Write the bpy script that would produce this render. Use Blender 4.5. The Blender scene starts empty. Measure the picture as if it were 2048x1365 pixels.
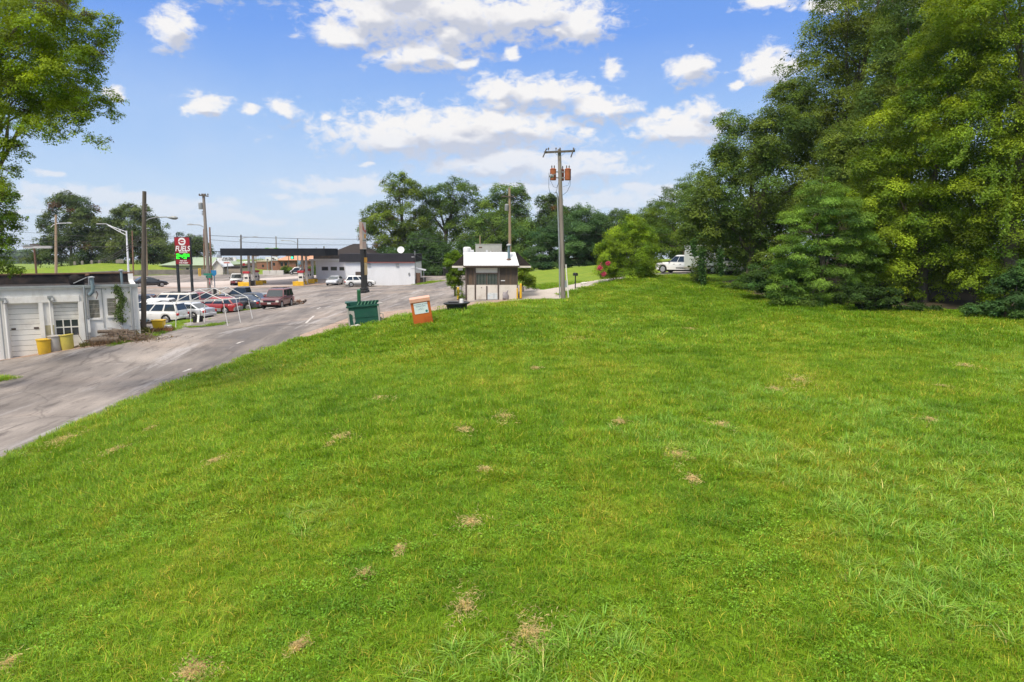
# settings
EXPO = 0.66
SUN_E = 2.5
SUN_A = 14.0
SKY_MIX = 0.85
HAZE = 0.00012
import bpy, bmesh, math, random
import numpy as np
from mathutils import Vector, Matrix, geometry
R = math.radians
PI = math.pi
sc = bpy.context.scene
col = sc.collection
random.seed(7)
rng = np.random.default_rng(7)
# ------------------------------------------------------------------ camera
H = 6.0                      # height of the lens above the car park datum
F = 1365.0                   # focal length in photo pixels (24 mm)
PITCH = math.atan(182.5 / F)
cp, sp = math.cos(PITCH), math.sin(PITCH)
cd = bpy.data.cameras.new('camera')
cam = bpy.data.objects.new('camera', cd)
col.objects.link(cam)
cam.location = (0, 0, H)
cam.rotation_euler = (R(90) - PITCH, 0, 0)
cd.lens = 24.0
cd.sensor_width = 36.0
cd.clip_start = 0.1
cd.clip_end = 20000
sc.camera = cam

def ray(px, py):
    u = (px - 1024) / F
    v = (682.5 - py) / F
    return np.array([u, cp + v * sp, -sp + v * cp])

def at(px, py, Y):
    d = ray(px, py)
    return Vector((d[0] / d[1] * Y, Y, H + d[2] / d[1] * Y))

def xat(px, Y, z):
    dep = Y * cp - (z - H) * sp
    return (px - 1024) / F * dep

# ------------------------------------------------------------------ terrain
CTRL = [  # photo x, photo y, distance
 (0, 925, 19.5), (0, 760, 32), (20, 715, 39.5), (160, 692, 40), (230, 683, 39), (340, 657, 46),
 (352, 658, 48.7), (456, 657, 48.7), (505, 636, 52.8), (350, 646, 55), (460, 626, 65), (555, 615, 62),
 (420, 745, 32.3), (490, 690, 38.5), (200, 830, 24.8), (640, 640, 46), (600, 610, 66), (700, 655, 40), (770, 638, 42), (845, 627, 38), (915, 622, 41),
 (975, 599, 50), (1080, 597, 51), (1130, 597, 50), (1090, 583, 56), (1140, 573, 60), (1200, 563, 64), (1330, 548.5, 73), (1440, 546, 70),
 (900, 572, 80), (1000, 572, 75), (850, 560, 108), (1060, 556, 85),
 (1060, 547, 92), (1200, 537, 88), (1340, 518, 92), (1250, 556, 62), (1300, 570, 56), (1400, 578, 51), (1460, 570, 54), (1500, 597, 47),
 (1600, 605, 42), (1700, 625, 38.5), (2048, 638, 36), (1900, 632, 37),
 (1024, 700, 29), (1024, 800, 20.3), (1024, 1000, 13), (1024, 1365, 7.9), (1700, 800, 19.6), (1700, 700, 28), (1300, 650, 38), (1300, 800, 20), (1800, 1365, 7.6), (1800, 1000, 12.6),
 (0, 1365, 9.2), (0, 1050, 15.6), (500, 900, 16.8), (300, 850, 22), (500, 1100, 11.8), (600, 750, 27), (800, 700, 32), (820, 650, 38),
 (728, 585, 77), (540, 571, 114), (610, 571, 114), (470, 572, 116), (720, 570, 106), (830, 571, 106), (370, 592, 84), (410, 603, 78), (300, 574, 99), (200, 574, 99), (420, 553, 139), (250, 553, 139), (100, 556, 139), (590, 548, 150), (650, 552, 126),
 (100, 531, 160), (200, 527, 160), (300, 525, 165), (60, 541, 165), (380, 540, 160), (900, 552, 138), (1000, 549, 125), (800, 552, 138)]
pts = [tuple(at(*c)) for c in CTRL]
pts += [(x, y, H + z) for x, y, z in [(-16, 4, -6.6), (0, 0, -5.6), (16, 2, -5.2), (0, -12, -6), (-30, -10, -7), (30, -10, -5), (26, 12, -4.4), (40, 24, -3.6), (50, 50, -3), (60, 80, -2),
        (-32, 20, -6.3), (-45, 40, -6.3), (-50, 70, -6.1), (-80, 90, -5.8), (-40, 80, -6), (-120, 140, -5.6), (-70, 165, -5.6), (20, 170, -5.8), (80, 130, -2.5), (-170, 60, -6.5), (-110, 20, -7), (110, 60, -2), (100, 10, -3)]]
PT = np.array(pts)
CC = 5.0
dm = np.sqrt(((PT[:, None, :2] - PT[None, :, :2]) ** 2).sum(-1) + CC * CC)
N_ = len(PT)
A_ = np.zeros((N_ + 1, N_ + 1))
A_[:N_, :N_] = dm - np.eye(N_) * 0.6
A_[:N_, N_] = 1
A_[N_, :N_] = 1
W_ = np.linalg.solve(A_, np.append(PT[:, 2], 0))

def smooth(a, b, x):
    t = np.clip((x - a) / (b - a), 0, 1)
    return t * t * (3 - 2 * t)

def Tv(x, y):
    x = np.asarray(x, float); y = np.asarray(y, float)
    shp = x.shape
    x = x.ravel(); y = y.ravel()
    out = np.zeros(len(x))
    for s in range(0, len(x), 20000):
        xx = x[s:s + 20000]; yy = y[s:s + 20000]
        k = np.sqrt((xx[:, None] - PT[None, :, 0]) ** 2 + (yy[:, None] - PT[None, :, 1]) ** 2 + CC * CC)
        out[s:s + 20000] = k @ W_[:N_] + W_[N_]
    r = np.hypot(x, y)
    far = H - 4.5 - 0.012 * r
    w = smooth(185, 280, r)
    out = out * (1 - w) + far * w
    return out.reshape(shp)

def T(x, y):
    return float(Tv([x], [y])[0])

def P(px, Y, dz=0.0):
    """ground point under photo column px at distance Y"""
    z = 0.0
    for _ in range(6):
        x = xat(px, Y, z)
        z = T(x, Y)
    return Vector((x, Y, z + dz))

def G(px, py, t0=4.0, t1=260.0):
    d = ray(px, py)
    ys = np.linspace(t0, t1, 2600)
    k = ys / d[1]
    zz = H + d[2] * k
    g = Tv(d[0] * k, ys)
    i = np.argmax(zz < g)
    if zz[i] >= g[i]:
        i = len(ys) - 1
    return Vector((d[0] * k[i], ys[i], g[i]))

# ------------------------------------------------------------------ materials
MATS = {}
def nd(nt, typ, **kw):
    n = nt.nodes.new(typ)
    for k, v in kw.items():
        setattr(n, k, v)
    return n

def ramp(nt, fac, stops):
    r = nd(nt, 'ShaderNodeValToRGB')
    el = r.color_ramp.elements
    while len(el) < len(stops):
        el.new(0.5)
    for e, (p, c) in zip(el, stops):
        e.position = p
        e.color = (c[0], c[1], c[2], 1) if not isinstance(c, (int, float)) else (c, c, c, 1)
    nt.links.new(fac, r.inputs[0])
    return r.outputs[0]

def noise(nt, vec, scale, detail=4, rough=0.55, dist=0.0):
    n = nd(nt, 'ShaderNodeTexNoise')
    n.inputs['Scale'].default_value = scale
    n.inputs['Detail'].default_value = detail
    n.inputs['Roughness'].default_value = rough
    n.inputs['Distortion'].default_value = dist
    nt.links.new(vec, n.inputs['Vector'])
    return n.outputs['Fac']

def mix(nt, fac, a, b, mode='MIX'):
    m = nd(nt, 'ShaderNodeMix', data_type='RGBA', blend_type=mode)
    for s, v in ((0, fac), (6, a), (7, b)):
        if hasattr(v, 'node'):
            nt.links.new(v, m.inputs[s])
        elif s == 0:
            m.inputs[0].default_value = v
        else:
            m.inputs[s].default_value = (v[0], v[1], v[2], 1)
    return m.outputs[2]

def math_(nt, op, a, b=0.0, clamp=False):
    m = nd(nt, 'ShaderNodeMath', operation=op, use_clamp=clamp)
    for i, v in enumerate((a, b)):
        if hasattr(v, 'node'):
            nt.links.new(v, m.inputs[i])
        else:
            m.inputs[i].default_value = v
    return m.outputs[0]

def newmat(name):
    m = bpy.data.materials.new(name)
    m.use_nodes = True
    nt = m.node_tree
    return m, nt, nt.nodes['Principled BSDF']

def M(name, c1=(.5, .5, .5), c2=None, scale=2.0, rough=0.6, metal=0.0, spec=0.4, bump=0.0, bscale=None, coat=0.0, stretch=(1, 1, 1), detail=6, lo=0.35, hi=0.7, dirt=None, dirt_s=1.0, dirt_amt=0.5):
    """painted / weathered surface: two tones of noise, optional stains with a shape of their own, optional bump"""
    if name in MATS:
        return MATS[name]
    m, nt, b = newmat(name)
    c2 = c2 or tuple(x * 0.82 for x in c1)
    tc = nd(nt, 'ShaderNodeTexCoord')
    mp = nd(nt, 'ShaderNodeMapping')
    mp.inputs['Scale'].default_value = stretch
    nt.links.new(tc.outputs['Object'], mp.inputs[0])
    v = mp.outputs[0]
    f = noise(nt, v, scale, detail)
    c = ramp(nt, f, [(lo, c1), (hi, c2)])
    if dirt:
        f2 = noise(nt, v, dirt_s, 8, 0.65)
        k = ramp(nt, f2, [(0.52, 0.0), (0.72, dirt_amt)])
        c = mix(nt, k, c, dirt)
    nt.links.new(c, b.inputs['Base Color'])
    b.inputs['Roughness'].default_value = rough
    b.inputs['Metallic'].default_value = metal
    b.inputs['Specular IOR Level'].default_value = spec
    b.inputs['Coat Weight'].default_value = coat
    b.inputs['Coat Roughness'].default_value = 0.08
    if bump:
        bp = nd(nt, 'ShaderNodeBump')
        bp.inputs['Strength'].default_value = bump
        bp.inputs['Distance'].default_value = 0.03
        nt.links.new(noise(nt, v, bscale or scale * 6, 5), bp.inputs['Height'])
        nt.links.new(bp.outputs[0], b.inputs['Normal'])
    MATS[name] = m
    return m

def emit(name, c, s):
    if name in MATS:
        return MATS[name]
    m, nt, b = newmat(name)
    b.inputs['Base Color'].default_value = (c[0] * .3, c[1] * .3, c[2] * .3, 1)
    b.inputs['Emission Color'].default_value = (*c, 1)
    b.inputs['Emission Strength'].default_value = s
    MATS[name] = m
    return m

# ------------------------------------------------------------------ mesh builder
class MB:
    def __init__(s):
        s.v = []; s.f = []; s.mi = []; s.mats = []
    def m(s, mat):
        if mat not in s.mats:
            s.mats.append(mat)
        return s.mats.index(mat)
    def add(s, vs, fs, mat=None):
        o = len(s.v)
        s.v += [tuple(v) for v in vs]
        k = s.m(mat) if mat else 0
        for f in fs:
            s.f.append([o + i for i in f]); s.mi.append(k)
        return s
    def box(s, x0, x1, y0, y1, z0, z1, mat=None, mtx=None):
        vs = [Vector((x, y, z)) for z in (z0, z1) for y in (y0, y1) for x in (x0, x1)]
        if mtx is not None:
            vs = [mtx @ v for v in vs]
        return s.add(vs, [(0, 2, 3, 1), (4, 5, 7, 6), (0, 1, 5, 4), (2, 6, 7, 3), (0, 4, 6, 2), (1, 3, 7, 5)], mat)
    def bar(s, p, q, w, h=None, mat=None):
        p = Vector(p); q = Vector(q); h = h or w
        d = (q - p); L = d.length
        mt = Matrix.Translation(p) @ d.to_track_quat('Z', 'Y').to_matrix().to_4x4()
        return s.box(-w / 2, w / 2, -h / 2, h / 2, 0, L, mat, mt)
    def tube(s, path, rad, n=8, mat=None, cap=True):
        path = [Vector(p) for p in path]
        if not hasattr(rad, '__len__'):
            rad = [rad] * len(path)
        vs = []; fs = []
        up = None
        for i, p in enumerate(path):
            d = (path[min(i + 1, len(path) - 1)] - path[max(i - 1, 0)]).normalized()
            if up is None:
                up = d.orthogonal().normalized()
            a = (up - d * up.dot(d))
            a = a.normalized() if a.length > 1e-6 else d.orthogonal().normalized()
            up = a
            b = d.cross(a)
            for k in range(n):
                t = 2 * PI * k / n
                vs.append(p + (a * math.cos(t) + b * math.sin(t)) * rad[i])
        for i in range(len(path) - 1):
            for k in range(n):
                k2 = (k + 1) % n
                fs.append((i * n + k, i * n + k2, (i + 1) * n + k2, (i + 1) * n + k))
        if cap:
            fs.append(tuple(range(n))[::-1]); fs.append(tuple((len(path) - 1) * n + k for k in range(n)))
        return s.add(vs, fs, mat)
    def lathe(s, prof, n=20, c=(0, 0, 0), mat=None, mtx=None):
        """profile of (radius, z) about the z axis"""
        vs = []; fs = []
        for r, z in prof:
            for k in range(n):
                t = 2 * PI * k / n
                v = Vector((c[0] + r * math.cos(t), c[1] + r * math.sin(t), c[2] + z))
                vs.append(mtx @ v if mtx is not None else v)
        for i in range(len(prof) - 1):
            for k in range(n):
                k2 = (k + 1) % n
                fs.append((i * n + k, i * n + k2, (i + 1) * n + k2, (i + 1) * n + k))
        fs.append(tuple(range(n))[::-1]); fs.append(tuple((len(prof) - 1) * n + k for k in range(n)))
        return s.add(vs, fs, mat)
    def prism(s, poly, y0, y1, mat=None):
        """polygon in x,z pushed along y"""
        n = len(poly)
        vs = [(x, y0, z) for x, z in poly] + [(x, y1, z) for x, z in poly]
        fs = [tuple(range(n)), tuple(range(2 * n - 1, n - 1, -1))]
        for i in range(n):
            j = (i + 1) % n
            fs.append((i, n + i, n + j, j))
        return s.add(vs, fs, mat)
    def ring(s, x0, x1, z0, z1, y0, y1, w, mat=None):
        """rectangular frame standing in the x,z plane, one connected piece"""
        o = [(x0, z0), (x1, z0), (x1, z1), (x0, z1)]; i = [(x0 + w, z0 + w), (x1 - w, z0 + w), (x1 - w, z1 - w), (x0 + w, z1 - w)]
        vs = [(x, y, z) for y in (y0, y1) for p in (o, i) for x, z in p]
        fs = []
        for k in range(4):
            j = (k + 1) % 4
            fs += [(k, j, 4 + j, 4 + k), (8 + j, 8 + k, 12 + k, 12 + j), (k, 8 + k, 8 + j, j), (4 + j, 12 + j, 12 + k, 4 + k)]
        return s.add(vs, fs, mat)
    def quad(s, a, b, c, d, mat=None):
        return s.add([a, b, c, d], [(0, 1, 2, 3)], mat)
    def slab(s, a, b, c, d, th, mat=None):
        """four corners thickened backwards by th"""
        a, b, c, d = map(Vector, (a, b, c, d))
        n = (b - a).cross(d - a).normalized() * th
        return s.add([a, b, c, d, a - n, b - n, c - n, d - n], [(0, 1, 2, 3), (7, 6, 5, 4), (0, 4, 5, 1), (1, 5, 6, 2), (2, 6, 7, 3), (3, 7, 4, 0)], mat)
    def build(s, name, mat=None, parent=None, smooth=False, bevel=0.0, loc=None):
        me = bpy.data.meshes.new(name)
        me.from_pydata(s.v, [], s.f)
        mats = s.mats or ([mat] if mat else [])
        if mat and s.mats and mat not in s.mats:
            pass
        for k in mats:
            me.materials.append(k)
        if len(mats) > 1:
            me.polygons.foreach_set('material_index', s.mi)
        bm = bmesh.new(); bm.from_mesh(me)
        bmesh.ops.recalc_face_normals(bm, faces=bm.faces)
        if bevel:
            bmesh.ops.remove_doubles(bm, verts=bm.verts, dist=1e-5)
            es = [e for e in bm.edges if len(e.link_faces) == 2 and e.calc_face_angle(0) > 0.5]
            bmesh.ops.bevel(bm, geom=es, offset=bevel, segments=1, affect='EDGES', clamp_overlap=True)
        bm.to_mesh(me); bm.free()
        if smooth:
            me.polygons.foreach_set('use_smooth', [True] * len(me.polygons))
            try:
                me.set_sharp_from_angle(angle=R(38))
            except Exception:
                pass
        o = bpy.data.objects.new(name, me)
        col.objects.link(o)
        if parent is not None:
            o.parent = parent
        if loc is not None:
            o.location = loc
        return o

def tag(o, label=None, cat=None, group=None, kind=None):
    if label: o['label'] = label
    if cat: o['category'] = cat
    if group: o['group'] = group
    if kind: o['kind'] = kind
    return o

def thing(name, label, cat, loc=(0, 0, 0), yaw=0.0, group=None):
    o = bpy.data.objects.new(name, None)
    col.objects.link(o)
    o.empty_display_size = 0.2
    o.location = loc
    o.rotation_euler = (0, 0, yaw)
    return tag(o, label, cat, group)

def text(body, size, loc, rot, mat, parent, name='lettering', align='CENTER', shear=0.0, ext=0.006, sx=1.0, bold=0.0):
    cu = bpy.data.curves.new(name, 'FONT')
    cu.body = body; cu.size = size; cu.align_x = align; cu.align_y = 'CENTER'
    cu.extrude = ext; cu.shear = shear; cu.offset = bold
    o = bpy.data.objects.new(name, cu)
    col.objects.link(o)
    cu.materials.append(mat)
    me = bpy.data.meshes.new_from_object(o)
    bpy.data.objects.remove(o); bpy.data.curves.remove(cu)
    me.name = name
    o = bpy.data.objects.new(name, me)
    col.objects.link(o)
    o.location = loc; o.rotation_euler = rot; o.scale = (sx, 1, 1)
    o.parent = parent
    return o
FRONT = (R(90), 0, 0)   # lettering on a face that looks towards -y

class Face:
    """a vertical building face: photo pixels -> metres along it and above its base"""
    def __init__(s, O, yaw):
        s.O = Vector(O); s.yaw = yaw
        s.t = Vector((math.cos(yaw), math.sin(yaw), 0)); s.n = Vector((-math.sin(yaw), math.cos(yaw), 0))
    def uz(s, px, py, off=0.0):
        d = Vector(ray(px, py)); c = Vector((0, 0, H))
        o = s.O + s.n * off
        k = (o - c).dot(s.n) / d.dot(s.n)
        p = c + d * k - s.O
        return p.dot(s.t), p.z

def poly_sheet(name, poly, step, dz, mat, extra=None):
    """flat-lying sheet over the terrain inside a plan polygon"""
    poly = [Vector((p[0], p[1])) for p in poly]
    bpts = []
    for i, p in enumerate(poly):
        q = poly[(i + 1) % len(poly)]
        n = max(1, int((q - p).length / step))
        for k in range(n):
            bpts.append(p.lerp(q, k / n))
    nb = len(bpts)
    xs = [p.x for p in bpts]; ys = [p.y for p in bpts]
    px_ = np.array(xs); py_ = np.array(ys)
    gx, gy = np.meshgrid(np.arange(min(xs), max(xs), step), np.arange(min(ys), max(ys), step))
    g = np.stack([gx.ravel(), gy.ravel()], 1)
    ins = inside(g, px_, py_)
    g = g[ins]
    d = dist_poly(g, px_, py_)
    g = g[d > step * 0.45]
    allp = bpts + [Vector((a, b)) for a, b in g]
    edges = [(i, (i + 1) % nb) for i in range(nb)]
    vo, eo, fo, *_ = geometry.delaunay_2d_cdt(allp, edges, [], 1, 1e-4)
    va = np.array([(v.x, v.y) for v in vo])
    z = Tv(va[:, 0], va[:, 1]) + dz
    me = bpy.data.meshes.new(name)
    me.from_pydata([(a, b, c) for (a, b), c in zip(va, z)], [], [list(f) for f in fo])
    bm = bmesh.new(); bm.from_mesh(me)
    bmesh.ops.recalc_face_normals(bm, faces=bm.faces)
    if sum(f.normal.z for f in bm.faces) < 0:
        bmesh.ops.reverse_faces(bm, faces=bm.faces)
    bm.to_mesh(me); bm.free()
    me.polygons.foreach_set('use_smooth', [True] * len(me.polygons))
    me.materials.append(mat)
    o = bpy.data.objects.new(name, me); col.objects.link(o)
    o['kind'] = 'structure'
    return o

def inside(g, px_, py_):
    x, y = g[:, 0], g[:, 1]
    r = np.zeros(len(g), bool)
    n = len(px_)
    j = n - 1
    for i in range(n):
        c = ((py_[i] > y) != (py_[j] > y))
        with np.errstate(divide='ignore', invalid='ignore'):
            xx = (px_[j] - px_[i]) * (y - py_[i]) / (py_[j] - py_[i] + 1e-12) + px_[i]
        r ^= c & (x < xx)
        j = i
    return r

def dist_poly(g, px_, py_):
    out = np.full(len(g), 1e9)
    n = len(px_)
    for i in range(n):
        j = (i + 1) % n
        ax, ay, bx, by = px_[i], py_[i], px_[j], py_[j]
        dx, dy = bx - ax, by - ay
        L = dx * dx + dy * dy + 1e-12
        t = np.clip(((g[:, 0] - ax) * dx + (g[:, 1] - ay) * dy) / L, 0, 1)
        out = np.minimum(out, np.hypot(g[:, 0] - ax - t * dx, g[:, 1] - ay - t * dy))
    return out
# ------------------------------------------------------------------ sky and sun
SUN = Vector((-0.25, -0.48, 0.84)).normalized()
sd = bpy.data.lights.new('sun', 'SUN')
sd.energy = SUN_E
sd.angle = R(SUN_A)
sd.color = (1.0, 0.90, 0.75)
so = bpy.data.objects.new('sun', sd)
col.objects.link(so)
so.rotation_euler = SUN.to_track_quat('Z', 'Y').to_euler()
so.location = SUN * 60

w = bpy.data.worlds.new('World')
sc.world = w
w.use_nodes = True
w.cycles.sampling_method = 'MANUAL'; w.cycles.sample_map_resolution = 512
nt = w.node_tree
nt.nodes.clear()
L = nt.links.new
out = nd(nt, 'ShaderNodeOutputWorld')
bg = nd(nt, 'ShaderNodeBackground')
bg.inputs['Strength'].default_value = 0.075
L(bg.outputs[0], out.inputs[0])
sky = nd(nt, 'ShaderNodeTexSky', sky_type='NISHITA')
sky.sun_disc = False
sky.sun_elevation = math.asin(SUN.z)
sky.sun_rotation = math.atan2(SUN.x, SUN.y)
sky.altitude = 200
sky.air_density = 1.0
sky.dust_density = 0.6
sky.ozone_density = 1.0
tc = nd(nt, 'ShaderNodeTexCoord')
sx = nd(nt, 'ShaderNodeSeparateXYZ')
L(tc.outputs['Generated'], sx.inputs[0])
az = math_(nt, 'ARCTAN2', sx.outputs[0], sx.outputs[1])
el = math_(nt, 'ARCSINE', sx.outputs[2])
cx = nd(nt, 'ShaderNodeCombineXYZ')
L(az, cx.inputs[0]); L(el, cx.inputs[1])
PV = cx.outputs[0]
CLOUDS = [  # photo x, y, half width, half height
 (690, 66, 75, 22), (745, 30, 85, 50), (900, 28, 190, 48), (1060, 30, 120, 38), (1165, 50, 55, 36), (800, -20, 120, 50), (905, 75, 60, 22),
 (845, 112, 95, 30), (920, 124, 40, 16), (348, 62, 44, 44), (408, 214, 44, 22), (568, 222, 36, 20), (492, 224, 22, 11), (236, 183, 28, 12), (655, 238, 10, 7),
 (1000, 178, 55, 26), (1090, 192, 95, 30), (1195, 212, 75, 24), (1150, 178, 50, 14), (1000, 205, 40, 14),
 (905, 268, 205, 42), (775, 278, 85, 30), (1010, 252, 120, 26), (920, 240, 80, 22), (1172, 264, 28, 17), (1000, 325, 140, 26), (1125, 336, 125, 24), (1180, 312, 60, 12),
 (1365, 255, 95, 30), (1400, 222, 40, 22), (1330, 232, 40, 14), (1378, 143, 44, 29), (1540, 136, 55, 34), (1472, 172, 16, 11), (1230, 137, 28, 15), (1030, 104, 22, 13),
 (1530, 6, 55, 18), (1120, 62, 20, 8), (672, 370, 100, 16), (632, 406, 55, 13), (1290, 382, 80, 13), (1190, 405, 150, 20), (1060, 372, 110, 12), (105, 386, 80, 18), (230, 398, 130, 16), (330, 420, 150, 18), (470, 440, 110, 10),
 (70, 420, 60, 8), (560, 392, 30, 8), (735, 332, 18, 6), (1640, 10, 40, 16), (90, 340, 30, 7), (1900, -60, 200, 60), (400, -120, 200, 70), (1500, -130, 250, 60), (620, 470, 60, 6), (-250, 200, 120, 50), (2300, 250, 150, 50)]

def cloud_group(minb):
    g = bpy.data.node_groups.new('cloud_field', 'ShaderNodeTree')
    g.interface.new_socket('P', in_out='INPUT', socket_type='NodeSocketVector')
    g.interface.new_socket('D', in_out='OUTPUT', socket_type='NodeSocketFloat')
    gi = g.nodes.new('NodeGroupInput'); go = g.nodes.new('NodeGroupOutput')
    cur = None
    for (px, py, a, b) in CLOUDS:
        if b < minb:
            continue
        d = ray(px, py); A = math.atan2(d[0], d[1]); E = math.atan2(d[2], math.hypot(d[0], d[1]))
        k = math.cos(math.atan((px - 1024) / F)) ** 2
        g_ = 1.16 + min(.26, a / 700)
        ia, ib = F / (a * g_) / k, F / (b * g_) / math.sqrt(k)
        v = nd(g, 'ShaderNodeVectorMath', operation='MULTIPLY_ADD')
        v.inputs[1].default_value = (ia, ib, 0); v.inputs[2].default_value = (-A * ia, -E * ib, 0)
        g.links.new(gi.outputs[0], v.inputs[0])
        l = nd(g, 'ShaderNodeVectorMath', operation='LENGTH')
        g.links.new(v.outputs[0], l.inputs[0])
        if cur is None:
            cur = l.outputs['Value']
        else:
            m = nd(g, 'ShaderNodeMath', operation='SMOOTH_MIN')
            m.inputs[2].default_value = 0.35
            g.links.new(cur, m.inputs[0]); g.links.new(l.outputs['Value'], m.inputs[1])
            cur = m.outputs[0]
    s = nd(g, 'ShaderNodeMath', operation='SUBTRACT')
    s.inputs[0].default_value = 1.0
    g.links.new(cur, s.inputs[1])
    g.links.new(s.outputs[0], go.inputs[0])
    return g

CG = cloud_group(0); CG2 = cloud_group(20)
def cgroup(vec, g):
    n = nd(nt, 'ShaderNodeGroup'); n.node_tree = g
    L(vec, n.inputs[0])
    return n.outputs[0]

mpw = nd(nt, 'ShaderNodeMapping'); mpw.inputs['Scale'].default_value = (1, 1.7, 1)
L(PV, mpw.inputs[0])
nz = nd(nt, 'ShaderNodeTexNoise')
nz.inputs['Scale'].default_value = 17; nz.inputs['Detail'].default_value = 3
L(mpw.outputs[0], nz.inputs['Vector'])
wv = nd(nt, 'ShaderNodeVectorMath', operation='MULTIPLY_ADD')
wv.inputs[1].default_value = (0.05, 0.035, 0); wv.inputs[2].default_value = (-0.025, -0.0175, 0)
L(nz.outputs['Color'], wv.inputs[0])
ad = nd(nt, 'ShaderNodeVectorMath', operation='ADD')
L(PV, ad.inputs[0]); L(wv.outputs[0], ad.inputs[1])
PW = ad.outputs[0]
up = nd(nt, 'ShaderNodeVectorMath', operation='ADD')
up.inputs[1].default_value = (-0.006, 0.017, 0)
L(PW, up.inputs[0])
d0 = cgroup(PW, CG)
d1 = cgroup(up.outputs[0], CG2)
fb = noise(nt, mpw.outputs[0], 42, 7, 0.62, 0.3)
fb_ = math_(nt, 'MULTIPLY', math_(nt, 'SUBTRACT', fb, 0.5), 2.3)
dens = math_(nt, 'ADD', d0, fb_)
mr = nd(nt, 'ShaderNodeMapRange', interpolation_type='SMOOTHSTEP')
mr.inputs['From Min'].default_value = -0.10; mr.inputs['From Max'].default_value = 0.68
L(dens, mr.inputs[0])
# thin high veil drifting over the lower sky
veil = noise(nt, mpw.outputs[0], 5, 6, 0.6)
elr = nd(nt, 'ShaderNodeMapRange'); elr.inputs['From Min'].default_value = 0.30; elr.inputs['From Max'].default_value = 0.0
L(el, elr.inputs[0])
vm = math_(nt, 'MULTIPLY', ramp(nt, veil, [(0.4, 0.0), (0.75, 0.5)]), elr.outputs[0])
shade = math_(nt, 'ADD', math_(nt, 'ADD', math_(nt, 'MULTIPLY', math_(nt, 'SUBTRACT', d1, d0), 0.8), math_(nt, 'MULTIPLY', d1, 0.32)), math_(nt, 'MULTIPLY', fb_, 0.32))
cc = ramp(nt, shade, [(0.0, (7.9, 7.8, 7.8)), (0.13, (7.15, 7.1, 7.3)), (0.38, (4.9, 5.15, 6.0))])
# sky behind the clouds: physically based, toned clear blue low down; unseen white overhead added for fill light
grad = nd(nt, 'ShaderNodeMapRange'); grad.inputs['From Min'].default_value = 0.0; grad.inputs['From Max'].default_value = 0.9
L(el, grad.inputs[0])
gcol = ramp(nt, grad.outputs[0], [(0.0, (5.5, 6.5, 7.7)), (0.08, (4.7, 6.1, 8.1)), (0.2, (3.0, 4.8, 8.2)), (0.32, (1.55, 3.3, 8.0)), (0.45, (1.2, 2.8, 7.2)), (0.6, (12.0, 12.1, 12.7)), (1.0, (16.0, 15.8, 15.6))])  # last two stops: added overhead brightness out of view, lifts the fill light
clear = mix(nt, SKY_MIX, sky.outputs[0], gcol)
c1 = mix(nt, vm, clear, (6.0, 6.6, 7.7))
lowr = nd(nt, 'ShaderNodeMapRange'); lowr.inputs['From Min'].default_value = 0.02; lowr.inputs['From Max'].default_value = 0.17; lowr.inputs['To Min'].default_value = 0.35
L(el, lowr.inputs[0])
cc = mix(nt, lowr.outputs[0], (6.4, 6.55, 7.3), cc)
c2 = mix(nt, math_(nt, 'MULTIPLY', mr.outputs[0], lowr.outputs[0]), c1, cc)
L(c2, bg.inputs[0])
sc.view_settings.view_transform = 'Standard'
sc.view_settings.look = 'None'
sc.view_settings.exposure = EXPO
sc.view_settings.gamma = 1

# ------------------------------------------------------------------ ground materials
def pos_noise(nt, scale, detail=4, rough=0.55, stretch=None):
    g = nd(nt, 'ShaderNodeNewGeometry')
    v = g.outputs['Position']
    if stretch:
        mp = nd(nt, 'ShaderNodeMapping'); mp.inputs['Scale'].default_value = stretch[0]; mp.inputs['Rotation'].default_value = (0, 0, stretch[1])
        nt.links.new(v, mp.inputs[0]); v = mp.outputs[0]
    return noise(nt, v, scale, detail, rough)

def nt_mow(nt):
    """faint swaths left by the mower, running away up the slope"""
    n = pos_noise(nt, 0.5, 2, 0.5, ((2.4, 0.06, 1), R(-6)))
    return math_(nt, 'MULTIPLY', math_(nt, 'SUBTRACT', n, 0.5), 0.22)

def lawn_tone(nt, dark, mid, light):
    """shared by the soil under the turf and by the blades: broad patches of richer and yellower growth"""
    a = pos_noise(nt, 0.22, 4, 0.6)
    b = pos_noise(nt, 1.4, 5, 0.6)
    t = math_(nt, 'ADD', math_(nt, 'MULTIPLY', a, 0.6), math_(nt, 'MULTIPLY', b, 0.4))
    c = nt_mow(nt)
    t = math_(nt, 'ADD', t, c)
    return ramp(nt, t, [(0.36, dark), (0.5, mid), (0.64, light)])

m, nt_, b = newmat('turf'); MATS['turf'] = m
c = lawn_tone(nt_, (.09, .175, .008), (.135, .235, .010), (.18, .26, .016))
fine = pos_noise(nt_, 9, 6, 0.7)
c = mix(nt_, ramp(nt_, fine, [(0.42, 0.0), (0.72, 0.8)]), c, (.04, .095, .008))
dry = pos_noise(nt_, 0.9, 5, 0.7)
c = mix(nt_, ramp(nt_, dry, [(0.62, 0.0), (0.75, 0.55)]), c, (.24, .21, .06))
nt_.links.new(c, b.inputs['Base Color'])
b.inputs['Roughness'].default_value = 0.9; b.inputs['Specular IOR Level'].default_value = 0.1
bp = nd(nt_, 'ShaderNodeBump'); bp.inputs['Strength'].default_value = 0.7; bp.inputs['Distance'].default_value = 0.08
nt_.links.new(fine, bp.inputs['Height']); nt_.links.new(bp.outputs[0], b.inputs['Normal'])

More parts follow.
